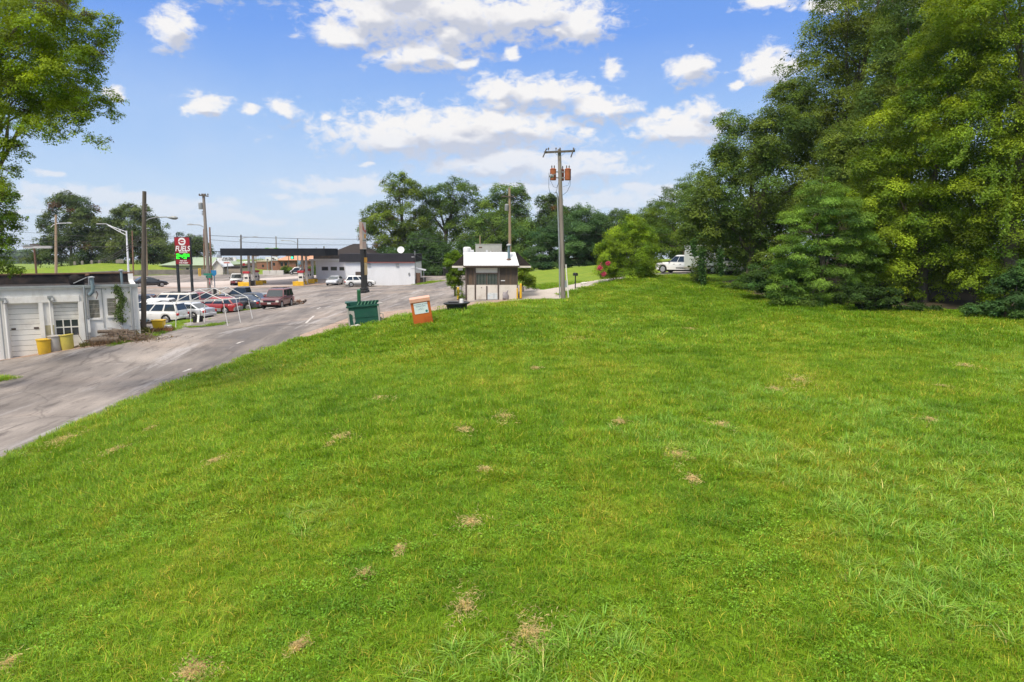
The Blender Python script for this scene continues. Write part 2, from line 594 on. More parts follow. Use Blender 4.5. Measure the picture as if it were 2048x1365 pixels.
m, nt_, b = newmat('asphalt'); MATS['asphalt'] = m
a = pos_noise(nt_, 0.35, 5, 0.6)
c = ramp(nt_, a, [(0.32, (.205, .178, .160)), (0.5, (.262, .23, .208)), (0.68, (.33, .287, .255))])
st = pos_noise(nt_, 0.30, 7, 0.62, ((1.0, 0.22, 1), R(-8)))
c = mix(nt_, ramp(nt_, st, [(0.42, 0.0), (0.62, 0.95)]), c, (.10, .086, .078))
st2 = pos_noise(nt_, 0.16, 6, 0.65, ((0.5, 1.2, 1), R(20)))
c = mix(nt_, ramp(nt_, st2, [(0.50, 0.0), (0.66, 0.6)]), c, (.33, .262, .215))
st3 = pos_noise(nt_, 0.9, 6, 0.7, ((1.3, 0.14, 1), R(-14)))
c = mix(nt_, ramp(nt_, st3, [(0.54, 0.0), (0.66, 0.55)]), c, (.40, .38, .38))
st4 = pos_noise(nt_, 1.6, 6, 0.7, ((1.0, 0.25, 1), R(-10)))
c = mix(nt_, ramp(nt_, st4, [(0.52, 0.0), (0.66, 0.8)]), c, (.085, .072, .065))
fine = pos_noise(nt_, 14, 5, 0.75)
c = mix(nt_, ramp(nt_, fine, [(0.35, 0.30), (0.6, 0.0)]), c, (.10, .09, .09))
g = nd(nt_, 'ShaderNodeNewGeometry')
dn = nd(nt_, 'ShaderNodeTexNoise'); dn.inputs['Scale'].default_value = 0.5; dn.inputs['Detail'].default_value = 4
nt_.links.new(g.outputs['Position'], dn.inputs['Vector'])
av = nd(nt_, 'ShaderNodeVectorMath', operation='MULTIPLY_ADD'); av.inputs[1].default_value = (1.6, 1.6, 0); nt_.links.new(dn.outputs['Color'], av.inputs[0]); nt_.links.new(g.outputs['Position'], av.inputs[2])
vo = nd(nt_, 'ShaderNodeTexVoronoi', feature='DISTANCE_TO_EDGE'); vo.inputs['Scale'].default_value = 0.17
nt_.links.new(av.outputs[0], vo.inputs['Vector'])
c = mix(nt_, ramp(nt_, vo.outputs['Distance'], [(0.0, 0.42), (0.010, 0.0)]), c, (.055, .045, .04))
nt_.links.new(c, b.inputs['Base Color'])
nt_.links.new(ramp(nt_, st, [(0.45, 0.88), (0.75, 0.55)]), b.inputs['Roughness'])
b.inputs['Specular IOR Level'].default_value = 0.35
bp = nd(nt_, 'ShaderNodeBump'); bp.inputs['Strength'].default_value = 0.35; bp.inputs['Distance'].default_value = 0.02
nt_.links.new(fine, bp.inputs['Height']); nt_.links.new(bp.outputs[0], b.inputs['Normal'])

def posmat(name, stops, scale, rough=0.9, stretch=None, fine=None):
    m, nt_, b = newmat(name); MATS[name] = m
    c = ramp(nt_, pos_noise(nt_, scale, 6, 0.62, stretch), stops)
    if fine:
        c = mix(nt_, ramp(nt_, pos_noise(nt_, fine[0], 5, 0.7), [(0.4, fine[2]), (0.65, 0.0)]), c, fine[1])
    nt_.links.new(c, b.inputs['Base Color'])
    b.inputs['Roughness'].default_value = rough; b.inputs['Specular IOR Level'].default_value = 0.2
    return m
posmat('concrete_drive', [(0.3, (.40, .36, .32)), (0.7, (.54, .49, .44))], 0.5, fine=(9, (.25, .21, .18), 0.5))
posmat('dirt_strip', [(0.3, (.36, .25, .19)), (0.55, (.42, .32, .26)), (0.75, (.25, .17, .13))], 0.9, fine=(7, (.16, .11, .08), 0.6))
posmat('highway_concrete', [(0.3, (.42, .365, .34)), (0.7, (.52, .46, .43))], 0.25, stretch=((0.3, 1, 1), R(25)), fine=(3, (.30, .25, .23), 0.4))
posmat('meadow', [(0.3, (.13, .21, .012)), (0.55, (.20, .26, .016)), (0.75, (.25, .27, .04))], 0.35, fine=(2.5, (.09, .15, .012), 0.7))
posmat('road_paint', [(0.3, (.60, .58, .55)), (0.5, (.46, .43, .41)), (0.62, (.28, .25, .24))], 5.0)
posmat('red_shoulder', [(0.3, (.36, .26, .21)), (0.7, (.43, .33, .28))], 0.3, fine=(4, (.25, .19, .17), 0.5))

# ------------------------------------------------------------------ plan outlines
EDGE = [(-120, 990), (0, 925), (100, 877), (200, 830), (320, 783), (420, 745), (520, 708), (600, 681), (660, 665), (700, 656), (770, 640), (870, 626), (940, 616), (1050, 603), (1130, 599), (1148, 597)]
EDGE_W = [G(*p) for p in EDGE]
E0 = EDGE_W[0]
PAVE = [(E0.x - 1.2, 10), (E0.x - 2, 2)] if False else [(-17.5, 4)]
PAVE += [(p.x, p.y) for p in EDGE_W]
PAVE += [(p.x, p.y) for p in (G(1118, 588), G(1085, 580), G(1040, 571))]
PAVE += [(-1.5, 92), (-6, 108), (-9.5, 124), (-12, 142), (-30, 152), (-60, 150), (-80, 138), (-110, 120), (-140, 100), (-140, 60), (-60, 26), (-34, 18), (-30, 4)]
ISLAND = [(-33, 29), (-24.2, 30.5), (-23.6, 33.5), (-25, 36.2), (-33, 36.5)]
DRIVE = [G(1085, 580.5), G(1118, 588), G(1150, 583), G(1200, 568), G(1260, 558), G(1340, 549.5)]
DRIVE_FAR = [G(1340, 544), G(1260, 552), G(1200, 560), G(1120, 574)]
DR = [(p.x, p.y) for p in DRIVE] + [(22, 68), (40, 64), (40, 72), (24, 76)] + [(p.x, p.y) for p in DRIVE_FAR]

def pav_dist(x, y, poly):
    g = np.stack([x, y], 1)
    px_ = np.array([p[0] for p in poly]); py_ = np.array([p[1] for p in poly])
    d = dist_poly(g, px_, py_)
    return np.where(inside(g, px_, py_), d, -d)

def axis(lo, hi, step, far, n):
    a = np.arange(lo, hi + 1e-6, step)
    k = np.linspace(0, 1, n + 1)[1:]
    return np.concatenate([(lo - (far * k ** 2.6))[::-1], a, hi + far * k ** 2.6])
xs = axis(-60, 60, 0.6, 5000, 40)
ys = axis(-14, 110, 0.6, 6000, 44)
gx, gy = np.meshgrid(xs, ys)
X = gx.ravel(); Y = gy.ravel()
Z = Tv(X, Y)
for poly in (PAVE, DR):
    dd = pav_dist(X, Y, poly)
    Z -= 0.35 * smooth(0.15, 1.6, dd)
nx, ny = len(xs), len(ys)
ZG = Z.reshape(ny, nx)
def TG(x, y):
    """height of the ground sheet itself"""
    i = np.clip(np.searchsorted(xs, x) - 1, 0, nx - 2); j = np.clip(np.searchsorted(ys, y) - 1, 0, ny - 2)
    u = (x - xs[i]) / (xs[i + 1] - xs[i]); v = (y - ys[j]) / (ys[j + 1] - ys[j])
    return ZG[j, i] * (1 - u) * (1 - v) + ZG[j, i + 1] * u * (1 - v) + ZG[j + 1, i] * (1 - u) * v + ZG[j + 1, i + 1] * u * v
ii = np.arange(nx * ny).reshape(ny, nx)
quads = np.stack([ii[:-1, :-1], ii[:-1, 1:], ii[1:, 1:], ii[1:, :-1]], -1).reshape(-1, 4)
me = bpy.data.meshes.new('ground')
me.from_pydata(np.stack([X, Y, Z], 1).tolist(), [], quads.tolist())
me.polygons.foreach_set('use_smooth', [True] * len(me.polygons))
me.materials.append(MATS['turf']); me.materials.append(MATS['meadow'])
cxy = np.stack([X, Y], 1)[quads].mean(1)
me.polygons.foreach_set('material_index', ((cxy[:, 1] > 68) & (cxy[:, 0] > -6) | (cxy[:, 1] > 100) | (cxy[:, 0] < -60)).astype(int).tolist())
go = bpy.data.objects.new('ground', me); col.objects.link(go)
go['kind'] = 'structure'; go['label'] = 'sloping grassed ground rising from the car park to the wooded bank'
tag(poly_sheet('pavement', PAVE, 1.2, 0.0, MATS['asphalt']), 'worn grey asphalt forecourt and lane with cracks and stains')
tag(poly_sheet('driveway', DR, 1.0, 0.004, MATS['concrete_drive']), 'pale concrete driveway climbing to the parked pickup')

def strip(name, path, width, mat, dz, label=None, step=0.8):
    """ribbon along plan points"""
    path = [Vector((p[0], p[1])) for p in path]
    a = []; b = []
    for i, p in enumerate(path):
        d = (path[min(i + 1, len(path) - 1)] - path[max(0, i - 1)]).normalized()
        n = Vector((-d.y, d.x))
        wd = width[i] if hasattr(width, '__len__') else width
        a.append(p + n * wd / 2); b.append(p - n * wd / 2)
    return tag(poly_sheet(name, [tuple(p) for p in a + b[::-1]], step, dz, mat), label)

# highway beyond the lot: pale concrete lanes with a red-brown shoulder on the near side
HW = [(-150, 62), (-95, 84), (-72, 98), (-45, 118), (-24, 132), (-14, 138)]
strip('highway', HW, [26, 24, 22, 20, 17, 12], MATS['highway_concrete'], 0.012, 'pale concrete highway running behind the fuel sign', 2.0)
strip('road_shoulder', [(-150, 46.5), (-92, 70), (-66, 85), (-40, 107), (-22, 123)], [4, 4, 4, 3.4, 2], MATS['red_shoulder'], 0.02, 'red brown paved shoulder along the highway', 1.5)
strip('road_marking', [(-140, 53.5), (-90, 75), (-66, 90.5), (-40, 111)], 0.22, MATS['road_paint'], 0.03, 'white edge line along the highway', 2.0)
strip('road_marking', [(-140, 66.5), (-90, 88), (-62, 106), (-36, 126)], 0.2, MATS['road_paint'], 0.03, 'white line between the highway lanes', 2.0)
# dashes on the lane beside the lawn
for a_, b_ in (((352, 750), (388, 736)), ((473, 688), (487, 683.5)), ((612, 647), (628, 632)), ((634, 618.5), (641, 615.5))):
    p, q = G(*a_), G(*b_)
    strip('road_marking', [(p.x, p.y), (q.x, q.y)], 0.16, MATS['road_paint'], 0.006, 'short worn white dash on the lane beside the lawn', 0.5)
# trodden strip in front of the garage
sw = [G(-80, 738), G(0, 722), G(80, 711), G(160, 698), G(230, 690), G(290, 675), G(345, 660), G(335, 652), G(280, 662), G(180, 688), G(60, 706), G(-80, 722)]
tag(poly_sheet('sidewalk', [(p.x, p.y) for p in sw], 0.6, 0.008, MATS['dirt_strip']), 'red brown trodden strip along the garage wall')

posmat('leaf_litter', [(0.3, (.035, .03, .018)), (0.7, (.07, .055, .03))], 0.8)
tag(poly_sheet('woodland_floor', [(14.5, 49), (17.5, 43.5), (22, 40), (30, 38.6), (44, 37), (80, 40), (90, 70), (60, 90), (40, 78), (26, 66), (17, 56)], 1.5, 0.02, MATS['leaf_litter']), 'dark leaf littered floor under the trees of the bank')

# washed dirt along the lawn edge
de = [G(px, py) for px, py in ((600, 681), (660, 665), (700, 656), (770, 640), (870, 626), (940, 616), (1050, 603), (1100, 600.5))]
dq = [G(px, py) for px, py in ((1090, 592), (1040, 597), (935, 606), (860, 615), (770, 624), (705, 634), (655, 652), (600, 671))]
tag(poly_sheet('dirt_verge', [(p.x, p.y) for p in de + dq], 0.6, 0.004, MATS['dirt_strip']), 'pinkish washed dirt where the lane meets the lawn')

strip('tar_seam', [(G(478, 655).x, G(478, 655).y), (G(560, 652).x, G(560, 652).y), (G(640, 649).x, G(640, 649).y), (G(697, 646).x, G(697, 646).y)], .10, posmat('tar', [(0.3, (.05, .04, .035)), (0.7, (.12, .10, .085))], 2.0), 0.006, 'dark seam across the lane', 0.5)

cpd = [G(px, py) for px, py in ((1041, 599.5), (1090, 597), (1130, 599), (1148, 597), (1118, 588), (1090, 580.5), (1060, 580), (1043, 584))]
tag(poly_sheet('concrete_apron', [(p.x, p.y) for p in cpd], 0.6, 0.010, MATS['concrete_drive']), 'pale concrete apron between the booth and the driveway')
# ------------------------------------------------------------------ trees
def leafmat(name, trans=0.35, rough=0.55):
    if name in MATS:
        return MATS[name]
    m, nt, b = newmat(name)
    at_ = nd(nt, 'ShaderNodeAttribute', attribute_name='leaf_col')
    nt.links.new(at_.outputs['Color'], b.inputs['Base Color'])
    b.inputs['Roughness'].default_value = rough
    b.inputs['Specular IOR Level'].default_value = 0.14
    tr = nd(nt, 'ShaderNodeBsdfTranslucent')
    hs = nd(nt, 'ShaderNodeHueSaturation'); hs.inputs['Hue'].default_value = 0.485; hs.inputs['Saturation'].default_value = 1.1; hs.inputs['Value'].default_value = 1.25
    nt.links.new(at_.outputs['Color'], hs.inputs['Color']); nt.links.new(hs.outputs[0], tr.inputs['Color'])
    ms = nd(nt, 'ShaderNodeMixShader'); ms.inputs[0].default_value = trans
    nt.links.new(b.outputs[0], ms.inputs[1]); nt.links.new(tr.outputs[0], ms.inputs[2])
    nt.links.new(ms.outputs[0], nt.nodes['Material Output'].inputs[0])
    MATS[name] = m
    return m
LEAF = leafmat('leaf')
BARK = M('bark', (.10, .075, .055), (.17, .135, .105), 3.0, rough=0.9, stretch=(4, 4, .7), bump=.6)

def unit(v):
    return v / (np.linalg.norm(v, axis=1, keepdims=True) + 1e-9)

def leaf_mesh(name, c, n, size, aspect, colr, parent, mat=None, t=None):
    """many small folded leaf faces: centre, normal, length; each its own pair of triangles"""
    k = len(c)
    r = unit(rng.normal(size=(k, 3))) if t is None else t
    t1 = unit(np.cross(n, r)); 
    if t is not None:
        t1 = unit(r - n * (r * n).sum(1, keepdims=True))
    t2 = np.cross(n, t1)
    L = size[:, None]
    a = c - t1 * L * 0.5
    b = c + t1 * L * 0.5
    w = L * aspect * 0.5
    fold = n * L * 0.12
    l = c + t2 * w + fold; rr = c - t2 * w + fold
    v = np.stack([a, l, b, rr], 1).reshape(-1, 3)
    i = np.arange(k)[:, None] * 4
    f = np.concatenate([i + np.array([[0, 1, 2]]), i + np.array([[0, 2, 3]])], 1).reshape(-1, 3)
    me = bpy.data.meshes.new(name)
    me.vertices.add(len(v)); me.vertices.foreach_set('co', v.astype(np.float32).ravel())
    me.loops.add(len(f) * 3); me.loops.foreach_set('vertex_index', f.astype(np.int32).ravel())
    me.polygons.add(len(f)); me.polygons.foreach_set('loop_start', (np.arange(len(f)) * 3).astype(np.int32))
    me.update(calc_edges=True)
    ca = me.attributes.new('leaf_col', 'FLOAT_COLOR', 'FACE')
    cc_ = np.concatenate([np.clip(colr, 0.003, 1), np.ones((k, 1))], 1)
    ca.data.foreach_set('color', np.repeat(cc_, 2, axis=0).astype(np.float32).ravel())
    me.materials.append(mat or LEAF)
    o = bpy.data.objects.new(name, me); col.objects.link(o)
    if parent is not None:
        o.parent = parent
    return o

LM, LS = 3.4, 0.53
def crown_pts(lobes, n, per, spr, shell=(0.72, 1.04), flat=0.82, under=0.4, core=0.12, lump=0.22, bough=0.30):
    """lobes (centre, radii) carry boughs, boughs carry leaves. returns leaf centres, outward directions, bough ids"""
    C = np.array([l[0] for l in lobes]); Rr = np.array([l[1] for l in lobes])
    bc = []; br = []; bd = []
    for i in range(len(lobes)):
        rm = Rr[i].mean()
        b0 = np.clip(bough * rm, 0.22 * rm, 0.5 * rm)
        k = int(np.clip(4.3 * (Rr[i][0] * Rr[i][2] + Rr[i][1] * Rr[i][2] + Rr[i][0] * Rr[i][1]) / (3 * b0 * b0), 6, 90))
        d = unit(rng.normal(size=(k, 3)))
        d = d[(d[:, 2] > -0.3) | (rng.random(k) < under)]
        rad = np.where(rng.random(len(d)) < core, rng.uniform(.25, .7, len(d)), rng.uniform(shell[0], shell[1], len(d))) * (1 + lump * rng.normal(0, .5, len(d)))
        c = C[i] + d * Rr[i] * np.clip(rad, .2, 1.22)[:, None]
        q = np.linalg.norm((c[:, None] - C[None]) / Rr[None], axis=2); q[:, i] = 9
        keep = (q.min(1) > 0.62) | (rng.random(len(d)) < .25) if len(lobes) > 1 else np.ones(len(d), bool)
        c = c[keep]; d = d[keep]
        bc.append(c); bd.append(d)
        br.append(b0 * rng.uniform(.5, 1.45, (len(c), 1)) * np.array([[1.12, 1.12, flat * 1.15]]))
    bc = np.concatenate(bc); br = np.concatenate(br); bd = np.concatenate(bd)
    w_ = br[:, 0] ** 2; w_ = w_ / w_.sum()
    n = int(n * LM)
    sid = rng.choice(len(bc), size=n, p=w_)
    d2 = unit(rng.normal(size=(n, 3)) + 0.45 * bd[sid] + np.array([0, 0, .55]))
    d2[:, 2] = np.where((d2[:, 2] < -.15) & (rng.random(n) < .8), -d2[:, 2] * .6, d2[:, 2])
    # knobbly outline: every bough is itself a bunch of leaf sprays
    p3 = rng.uniform(0, 6.28, (len(bc), 3))
    kn = 1 + .24 * np.sin(d2[:, 0] * 6 + p3[sid, 0]) * np.sin(d2[:, 1] * 6 + p3[sid, 1]) + .12 * np.sin(d2[:, 2] * 9 + d2[:, 0] * 7 + p3[sid, 2])
    rad = rng.uniform(.62, 1.0, n) ** .5 * kn
    rad = np.where(rng.random(n) < .05, rad * rng.uniform(1.05, 1.4, n), rad)
    pts_ = bc[sid] + d2 * br[sid] * rad[:, None] + rng.normal(size=(n, 3)) * spr * .14
    pts_[:, 2] -= 0.10 * br[sid, 0] * np.hypot(d2[:, 0], d2[:, 1]) ** 2
    return pts_, unit(d2 + .3 * bd[sid]), sid

def leaf_colours(sid, base, tip, var=0.22, single=0.16, alt=None, alt_p=0.1):
    ns = sid.max() + 1
    base = np.array(base); tip = np.array(tip)
    t = np.clip(rng.normal(0.5, 0.30, ns), 0, 1)
    cs = base[None] * (1 - t[:, None]) + tip[None] * t[:, None]
    if alt is not None:
        pick = rng.random(ns) < alt_p
        cs[pick] = np.array(alt)
    cs *= np.clip(1 + rng.normal(0, var, (ns, 1)), 0.45, 1.7)
    c = cs[sid] * np.array([1.22, 1.16, 1.0])
    return c * np.clip(1 + rng.normal(0, single, (len(sid), 1)), 0.5, 1.6)

def W(lob, dflt):
    """lobe in photo pixels -> world ellipsoid"""
    px, py, rx, ry = lob[:4]
    Y = lob[4] if len(lob) > 4 else dflt
    c = at(px, py, Y)
    s = Y / F
    ry_ = ry * s; rx_ = rx * s
    return (np.array(c), np.array([rx_, (rx_ + ry_) * 0.45 if len(lob) < 6 else lob[5], ry_]))

def tree(name, label, cat, px, Y, lobes, n, leaf, base, tip, per=26, spr=None, group=None, trunk=0.25, aspect=0.55, limbs=7, lean=.6, feather=False, **kw):
    g = P(px, Y)
    lob = [W(l, Y) for l in lobes]
    t = thing(name, label, cat, g, 0, group)
    lobl = [(c - np.array(g), r) for c, r in lob]
    spr = spr or leaf * 2.2
    ck = {k: v for k, v in kw.items() if k in ('shell', 'flat', 'under', 'core', 'lump', 'bough')}
    lk = {k: v for k, v in kw.items() if k in ('var', 'single', 'alt', 'alt_p')}
    c, d, sid = crown_pts(lobl, n, per, spr, **ck)
    ok = c[:, 2] > -0.2
    c, d, sid = c[ok], d[ok], sid[ok]
    k = len(c)
    nrm = unit(d * 0.7 + np.array([0, 0, 0.6]) + rng.normal(size=(k, 3)) * 0.36)
    sz = leaf * LS * np.clip(rng.normal(1, 0.3, k), 0.45, 1.9)
    tt = None
    if feather:
        tt = unit(d * np.array([1, 1, 0.3]) + np.array([0, 0, -0.25]) + rng.normal(size=(k, 3)) * 0.35)
    leaf_mesh('crown', c, nrm, sz, aspect, leaf_colours(sid, base, tip, **lk), t, t=tt)
    # trunk and limbs
    mb = MB()
    cen = sum((l[0] * l[1].prod() for l in lobl)) / sum(l[1].prod() for l in lobl)
    top = Vector(cen)
    top.x *= lean; top.y *= lean
    p0 = Vector((0, 0, -0.3))
    mid = Vector((top.x * 0.25 + random.uniform(-.1, .1), top.y * 0.25, top.z * 0.45))
    mb.tube([p0, Vector((0, 0, 0.35)), mid, top], [trunk * 1.35, trunk, trunk * .8, trunk * .45], 10)
    order = sorted(lobl, key=lambda l: -l[1].prod())[:limbs]
    for c_, r_ in order:
        e = Vector(c_)
        s0 = Vector((0, 0, 0.35)).lerp(mid, random.uniform(.5, 1.0)) if e.z < top.z else mid.lerp(top, random.uniform(.0, .7))
        m_ = s0.lerp(e, .5) + Vector((random.uniform(-.3, .3), random.uniform(-.3, .3), random.uniform(-.1, .5)))
        mb.tube([s0, m_, e], [trunk * .5, trunk * .33, trunk * .1], 7)
        for _ in range(4):
            q = e + Vector(tuple(rng.normal(size=3) * r_ * 0.6))
            mb.tube([m_.lerp(e, random.uniform(.3, .9)), q], [trunk * .16, trunk * .03], 5)
    mb.build('trunk', BARK, t, smooth=True)
    return t

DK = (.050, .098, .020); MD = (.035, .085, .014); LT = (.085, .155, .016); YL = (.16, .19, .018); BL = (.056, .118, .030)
GW = 'trees of the wooded bank'
# ---- wooded bank on the right, from the far end towards the lens
tree('bank_tree', 'feathery light green tree behind the white pickup', 'tree', 1370, 84,
     [(1330, 435, 34, 34), (1370, 400, 45, 40), (1395, 370, 30, 26), (1300, 470, 40, 30), (1350, 480, 60, 40), (1400, 450, 50, 60), (1290, 440, 26, 22), (1362, 494, 36, 18), (1318, 486, 26, 16)],
     15000, .34, (.045, .095, .018), (.135, .215, .03), group=GW, trunk=.3, flat=.35, aspect=.32, feather=True)
tree('bank_tree', 'dark tree behind the feathery tree at the far end of the bank', 'tree', 1300, 100,
     [(1320, 425, 30, 22), (1290, 450, 40, 26), (1370, 395, 30, 22), (1335, 460, 55, 30), (1250, 450, 24, 24), (1275, 478, 34, 26), (1345, 484, 50, 26)],
     9000, .4, DK, (.05, .10, .02), group=GW, trunk=.3)
tree('vine_draped_tree', 'dark vine draped tree hanging over the white trailer with a long dangling strand', 'tree', 1500, 55,
     [(1440, 350, 40, 42), (1500, 300, 55, 50), (1470, 250, 28, 26, 56), (1560, 280, 60, 55), (1430, 420, 50, 50), (1500, 400, 70, 60), (1570, 380, 70, 70), (1400, 470, 45, 40), (1470, 340, 50, 40), (1450, 300, 26, 28), (1540, 250, 36, 32),
      (1600, 260, 40, 40), (1380, 430, 24, 26), (1414, 500, 18, 18), (1480, 450, 45, 28), (1560, 450, 70, 40), (1590, 190, 30, 26, 57), (1395, 545, 9, 30), (1404, 560, 6, 22), (1530, 530, 40, 50), (1580, 560, 40, 40), (1505, 495, 26, 14), (1520, 520, 26, 20), (1456, 478, 30, 10), (1422, 508, 12, 16), (1454, 503, 18, 12), (1478, 510, 16, 12)],
     46000, .26, BL, (.15, .215, .035), group=GW, trunk=.4, under=.8, lump=.3)
tree('bank_tree', 'tall dark tree highest against the sky at the back of the bank', 'tree', 1680, 58,
     [(1690, 40, 60, 60), (1660, 110, 60, 50), (1620, 170, 60, 45), (1580, 200, 40, 30), (1720, 120, 80, 80), (1760, -10, 90, 70), (1680, 220, 80, 60), (1640, 230, 60, 40), (1680, -20, 50, 50), (1820, 60, 90, 90), (1560, 195, 20, 16), (1720, 300, 90, 90), (1640, 320, 70, 60)],
     42000, .27, (.055, .105, .017), (.18, .24, .033), group=GW, trunk=.5)
tree('bank_tree', 'vine smothered tree with steep shoulders behind the yellow green maples', 'tree', 1760, 49,
     [(1760, 220, 50, 50), (1730, 290, 60, 60), (1700, 350, 50, 50), (1790, 150, 60, 60), (1830, 80, 70, 60), (1780, 350, 80, 80), (1680, 400, 60, 50), (1850, 200, 80, 80), (1720, 440, 80, 60), (1670, 300, 34, 34), (1640, 420, 50, 50), (1800, 460, 80, 70)],
     36000, .24, BL, (.17, .235, .035), group=GW, trunk=.45, under=.7)
tree('mimosa_tree', 'small feathery bright green tree with layered fronds at the edge of the lawn', 'tree', 1640, 41.5,
     [(1640, 400, 40, 40), (1610, 450, 45, 40), (1680, 440, 50, 45), (1600, 510, 50, 30), (1660, 510, 60, 40), (1590, 560, 50, 30), (1650, 570, 70, 36), (1720, 500, 40, 40), (1570, 590, 36, 20), (1640, 600, 70, 20)],
     26000, .24, (.055, .13, .028), (.19, .32, .055), group=GW, trunk=.2, flat=.3, aspect=.3, feather=True, under=.6)
tree('bank_tree', 'yellow green maple with stepped clumps leaning out right beside the feathery mimosa', 'tree', 1840, 43,
     [(1770, 330, 50, 40), (1730, 420, 50, 40), (1810, 260, 60, 50), (1860, 180, 60, 50), (1800, 400, 70, 60), (1780, 480, 70, 50), (1870, 330, 70, 60), (1850, 440, 80, 60), (1910, 110, 70, 60), (1740, 490, 36, 30), (1830, 540, 90, 40), (1900, 500, 80, 60), (1760, 560, 60, 40), (1800, 585, 46, 26), (1870, 575, 50, 30)],
     52000, .22, (.075, .15, .016), (.24, .33, .026), group=GW, trunk=.4, lump=.32)
tree('bank_tree', 'big yellow green maple cut by the right picture edge', 'tree', 2010, 40,
     [(1960, 60, 80, 60), (2040, 0, 90, 70), (2030, 120, 80, 60), (1950, 180, 70, 50), (2060, 230, 90, 60), (1960, 290, 80, 60), (2040, 340, 90, 60), (1950, 400, 70, 50), (2050, 450, 90, 60), (1980, 500, 80, 50), (2120, 150, 100, 100), (2120, 380, 100, 100), (1920, 20, 60, 50), (2150, 10, 100, 80), (1900, 250, 50, 40), (1960, 560, 60, 34), (2060, 550, 70, 40), (2010, 590, 50, 26)],
     60000, .215, (.075, .15, .016), (.235, .325, .026), group=GW, trunk=.5, lump=.32)
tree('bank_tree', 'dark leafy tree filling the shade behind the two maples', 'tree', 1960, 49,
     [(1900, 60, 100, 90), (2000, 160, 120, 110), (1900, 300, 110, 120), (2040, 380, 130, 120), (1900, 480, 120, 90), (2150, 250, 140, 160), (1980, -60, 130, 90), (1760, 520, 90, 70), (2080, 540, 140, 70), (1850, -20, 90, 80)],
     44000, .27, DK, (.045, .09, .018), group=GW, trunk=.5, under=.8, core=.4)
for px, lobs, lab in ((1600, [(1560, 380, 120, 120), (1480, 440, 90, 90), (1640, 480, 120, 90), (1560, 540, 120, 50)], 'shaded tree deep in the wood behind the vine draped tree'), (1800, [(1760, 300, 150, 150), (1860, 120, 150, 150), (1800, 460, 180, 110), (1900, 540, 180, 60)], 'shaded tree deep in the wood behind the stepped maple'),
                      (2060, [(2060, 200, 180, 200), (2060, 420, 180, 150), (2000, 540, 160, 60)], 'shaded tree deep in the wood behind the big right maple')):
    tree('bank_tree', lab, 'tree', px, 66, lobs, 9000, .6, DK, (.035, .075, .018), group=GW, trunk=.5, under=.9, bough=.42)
GU = 'undergrowth bushes along the foot of the bank'
for i, (px, Y, lob, lab, nn, b_, t_) in enumerate([
    (1560, 45, [(1545, 560, 40, 34), (1590, 580, 40, 28), (1520, 570, 30, 24)], 'dark bush at the lawn edge left of the mimosa', 9000, DK, (.05, .12, .03)),
    (1740, 38.5, [(1722, 592, 34, 20), (1752, 612, 26, 12), (1776, 596, 20, 16), (1840, 618, 30, 10)], 'dark bush at the foot of the bank between mimosa and maple', 7000, (.025, .055, .014), (.05, .10, .022)),
    (2010, 36, [(1985, 618, 26, 12), (2035, 590, 40, 40), (2090, 600, 50, 34), (2040, 552, 26, 20), (1940, 622, 20, 8)], 'blue green layered bush at the right end of the lawn edge', 12000, BL, (.055, .13, .045)),
    (1500, 51, [(1490, 572, 34, 18), (1525, 585, 30, 18)], 'low leafy growth under the vine draped tree', 5000, (.03, .08, .015), (.09, .16, .02))]):
    tree('undergrowth_bush', lab, 'bush', px, Y, lob, nn, .2, b_, t_, group=GU, trunk=.06, limbs=3, flat=.4, lump=.5, bough=.36)
# ---- tree overhanging from the left
tree('overhanging_tree', 'leafy tree reaching in from the left edge with bright sunlit sprays', 'tree', -110, 29,
     [(40, 50, 90, 50, 22), (50, 100, 80, 50, 24), (80, 180, 80, 44, 24), (20, 200, 70, 50, 24), (130, 110, 60, 36, 24), (70, 20, 70, 40, 25), (170, 170, 40, 24, 24), (100, 225, 60, 26, 24), (130, 70, 70, 45, 23), (190, 60, 36, 26, 23), (225, 45, 16, 12, 23), (20, 130, 90, 50, 23), (120, 150, 70, 40, 22), (175, 125, 34, 24, 22), (60, 200, 80, 40, 23), (160, 205, 60, 28, 23), (215, 200, 26, 20, 23), (222, 232, 18, 10, 23), (140, 245, 40, 24, 22),
      (195, 285, 24, 14, 22), (90, 265, 44, 24, 22), (20, 260, 50, 34, 23), (30, 310, 34, 24, 23), (22, 345, 20, 14, 23), (-50, 120, 80, 90, 24), (-60, 260, 60, 60, 25), (-40, 0, 100, 60, 24), (90, 5, 50, 30, 23), (205, 100, 20, 14, 23), (0, 380, 24, 20, 24), (-70, 360, 60, 50, 25)],
     50000, .12, (.07, .14, .012), (.215, .30, .017), per=22, spr=.22, trunk=.3, lump=.3, limbs=9, lean=.0, alt=(.06, .05, .03), alt_p=.03, core=.12, bough=.31, flat=.7)
tree('sapling', 'young broad leaved tree at the left edge in front of the garage roof', 'tree', -40, 33,
     [(-14, 410, 34, 34), (0, 450, 40, 24), (20, 440, 30, 10), (-20, 490, 40, 34), (10, 395, 22, 18), (-5, 530, 36, 14), (30, 545, 24, 8), (-60, 440, 50, 60)],
     5200, .19, (.035, .085, .012), (.13, .22, .016), per=16, spr=.3, trunk=.12)
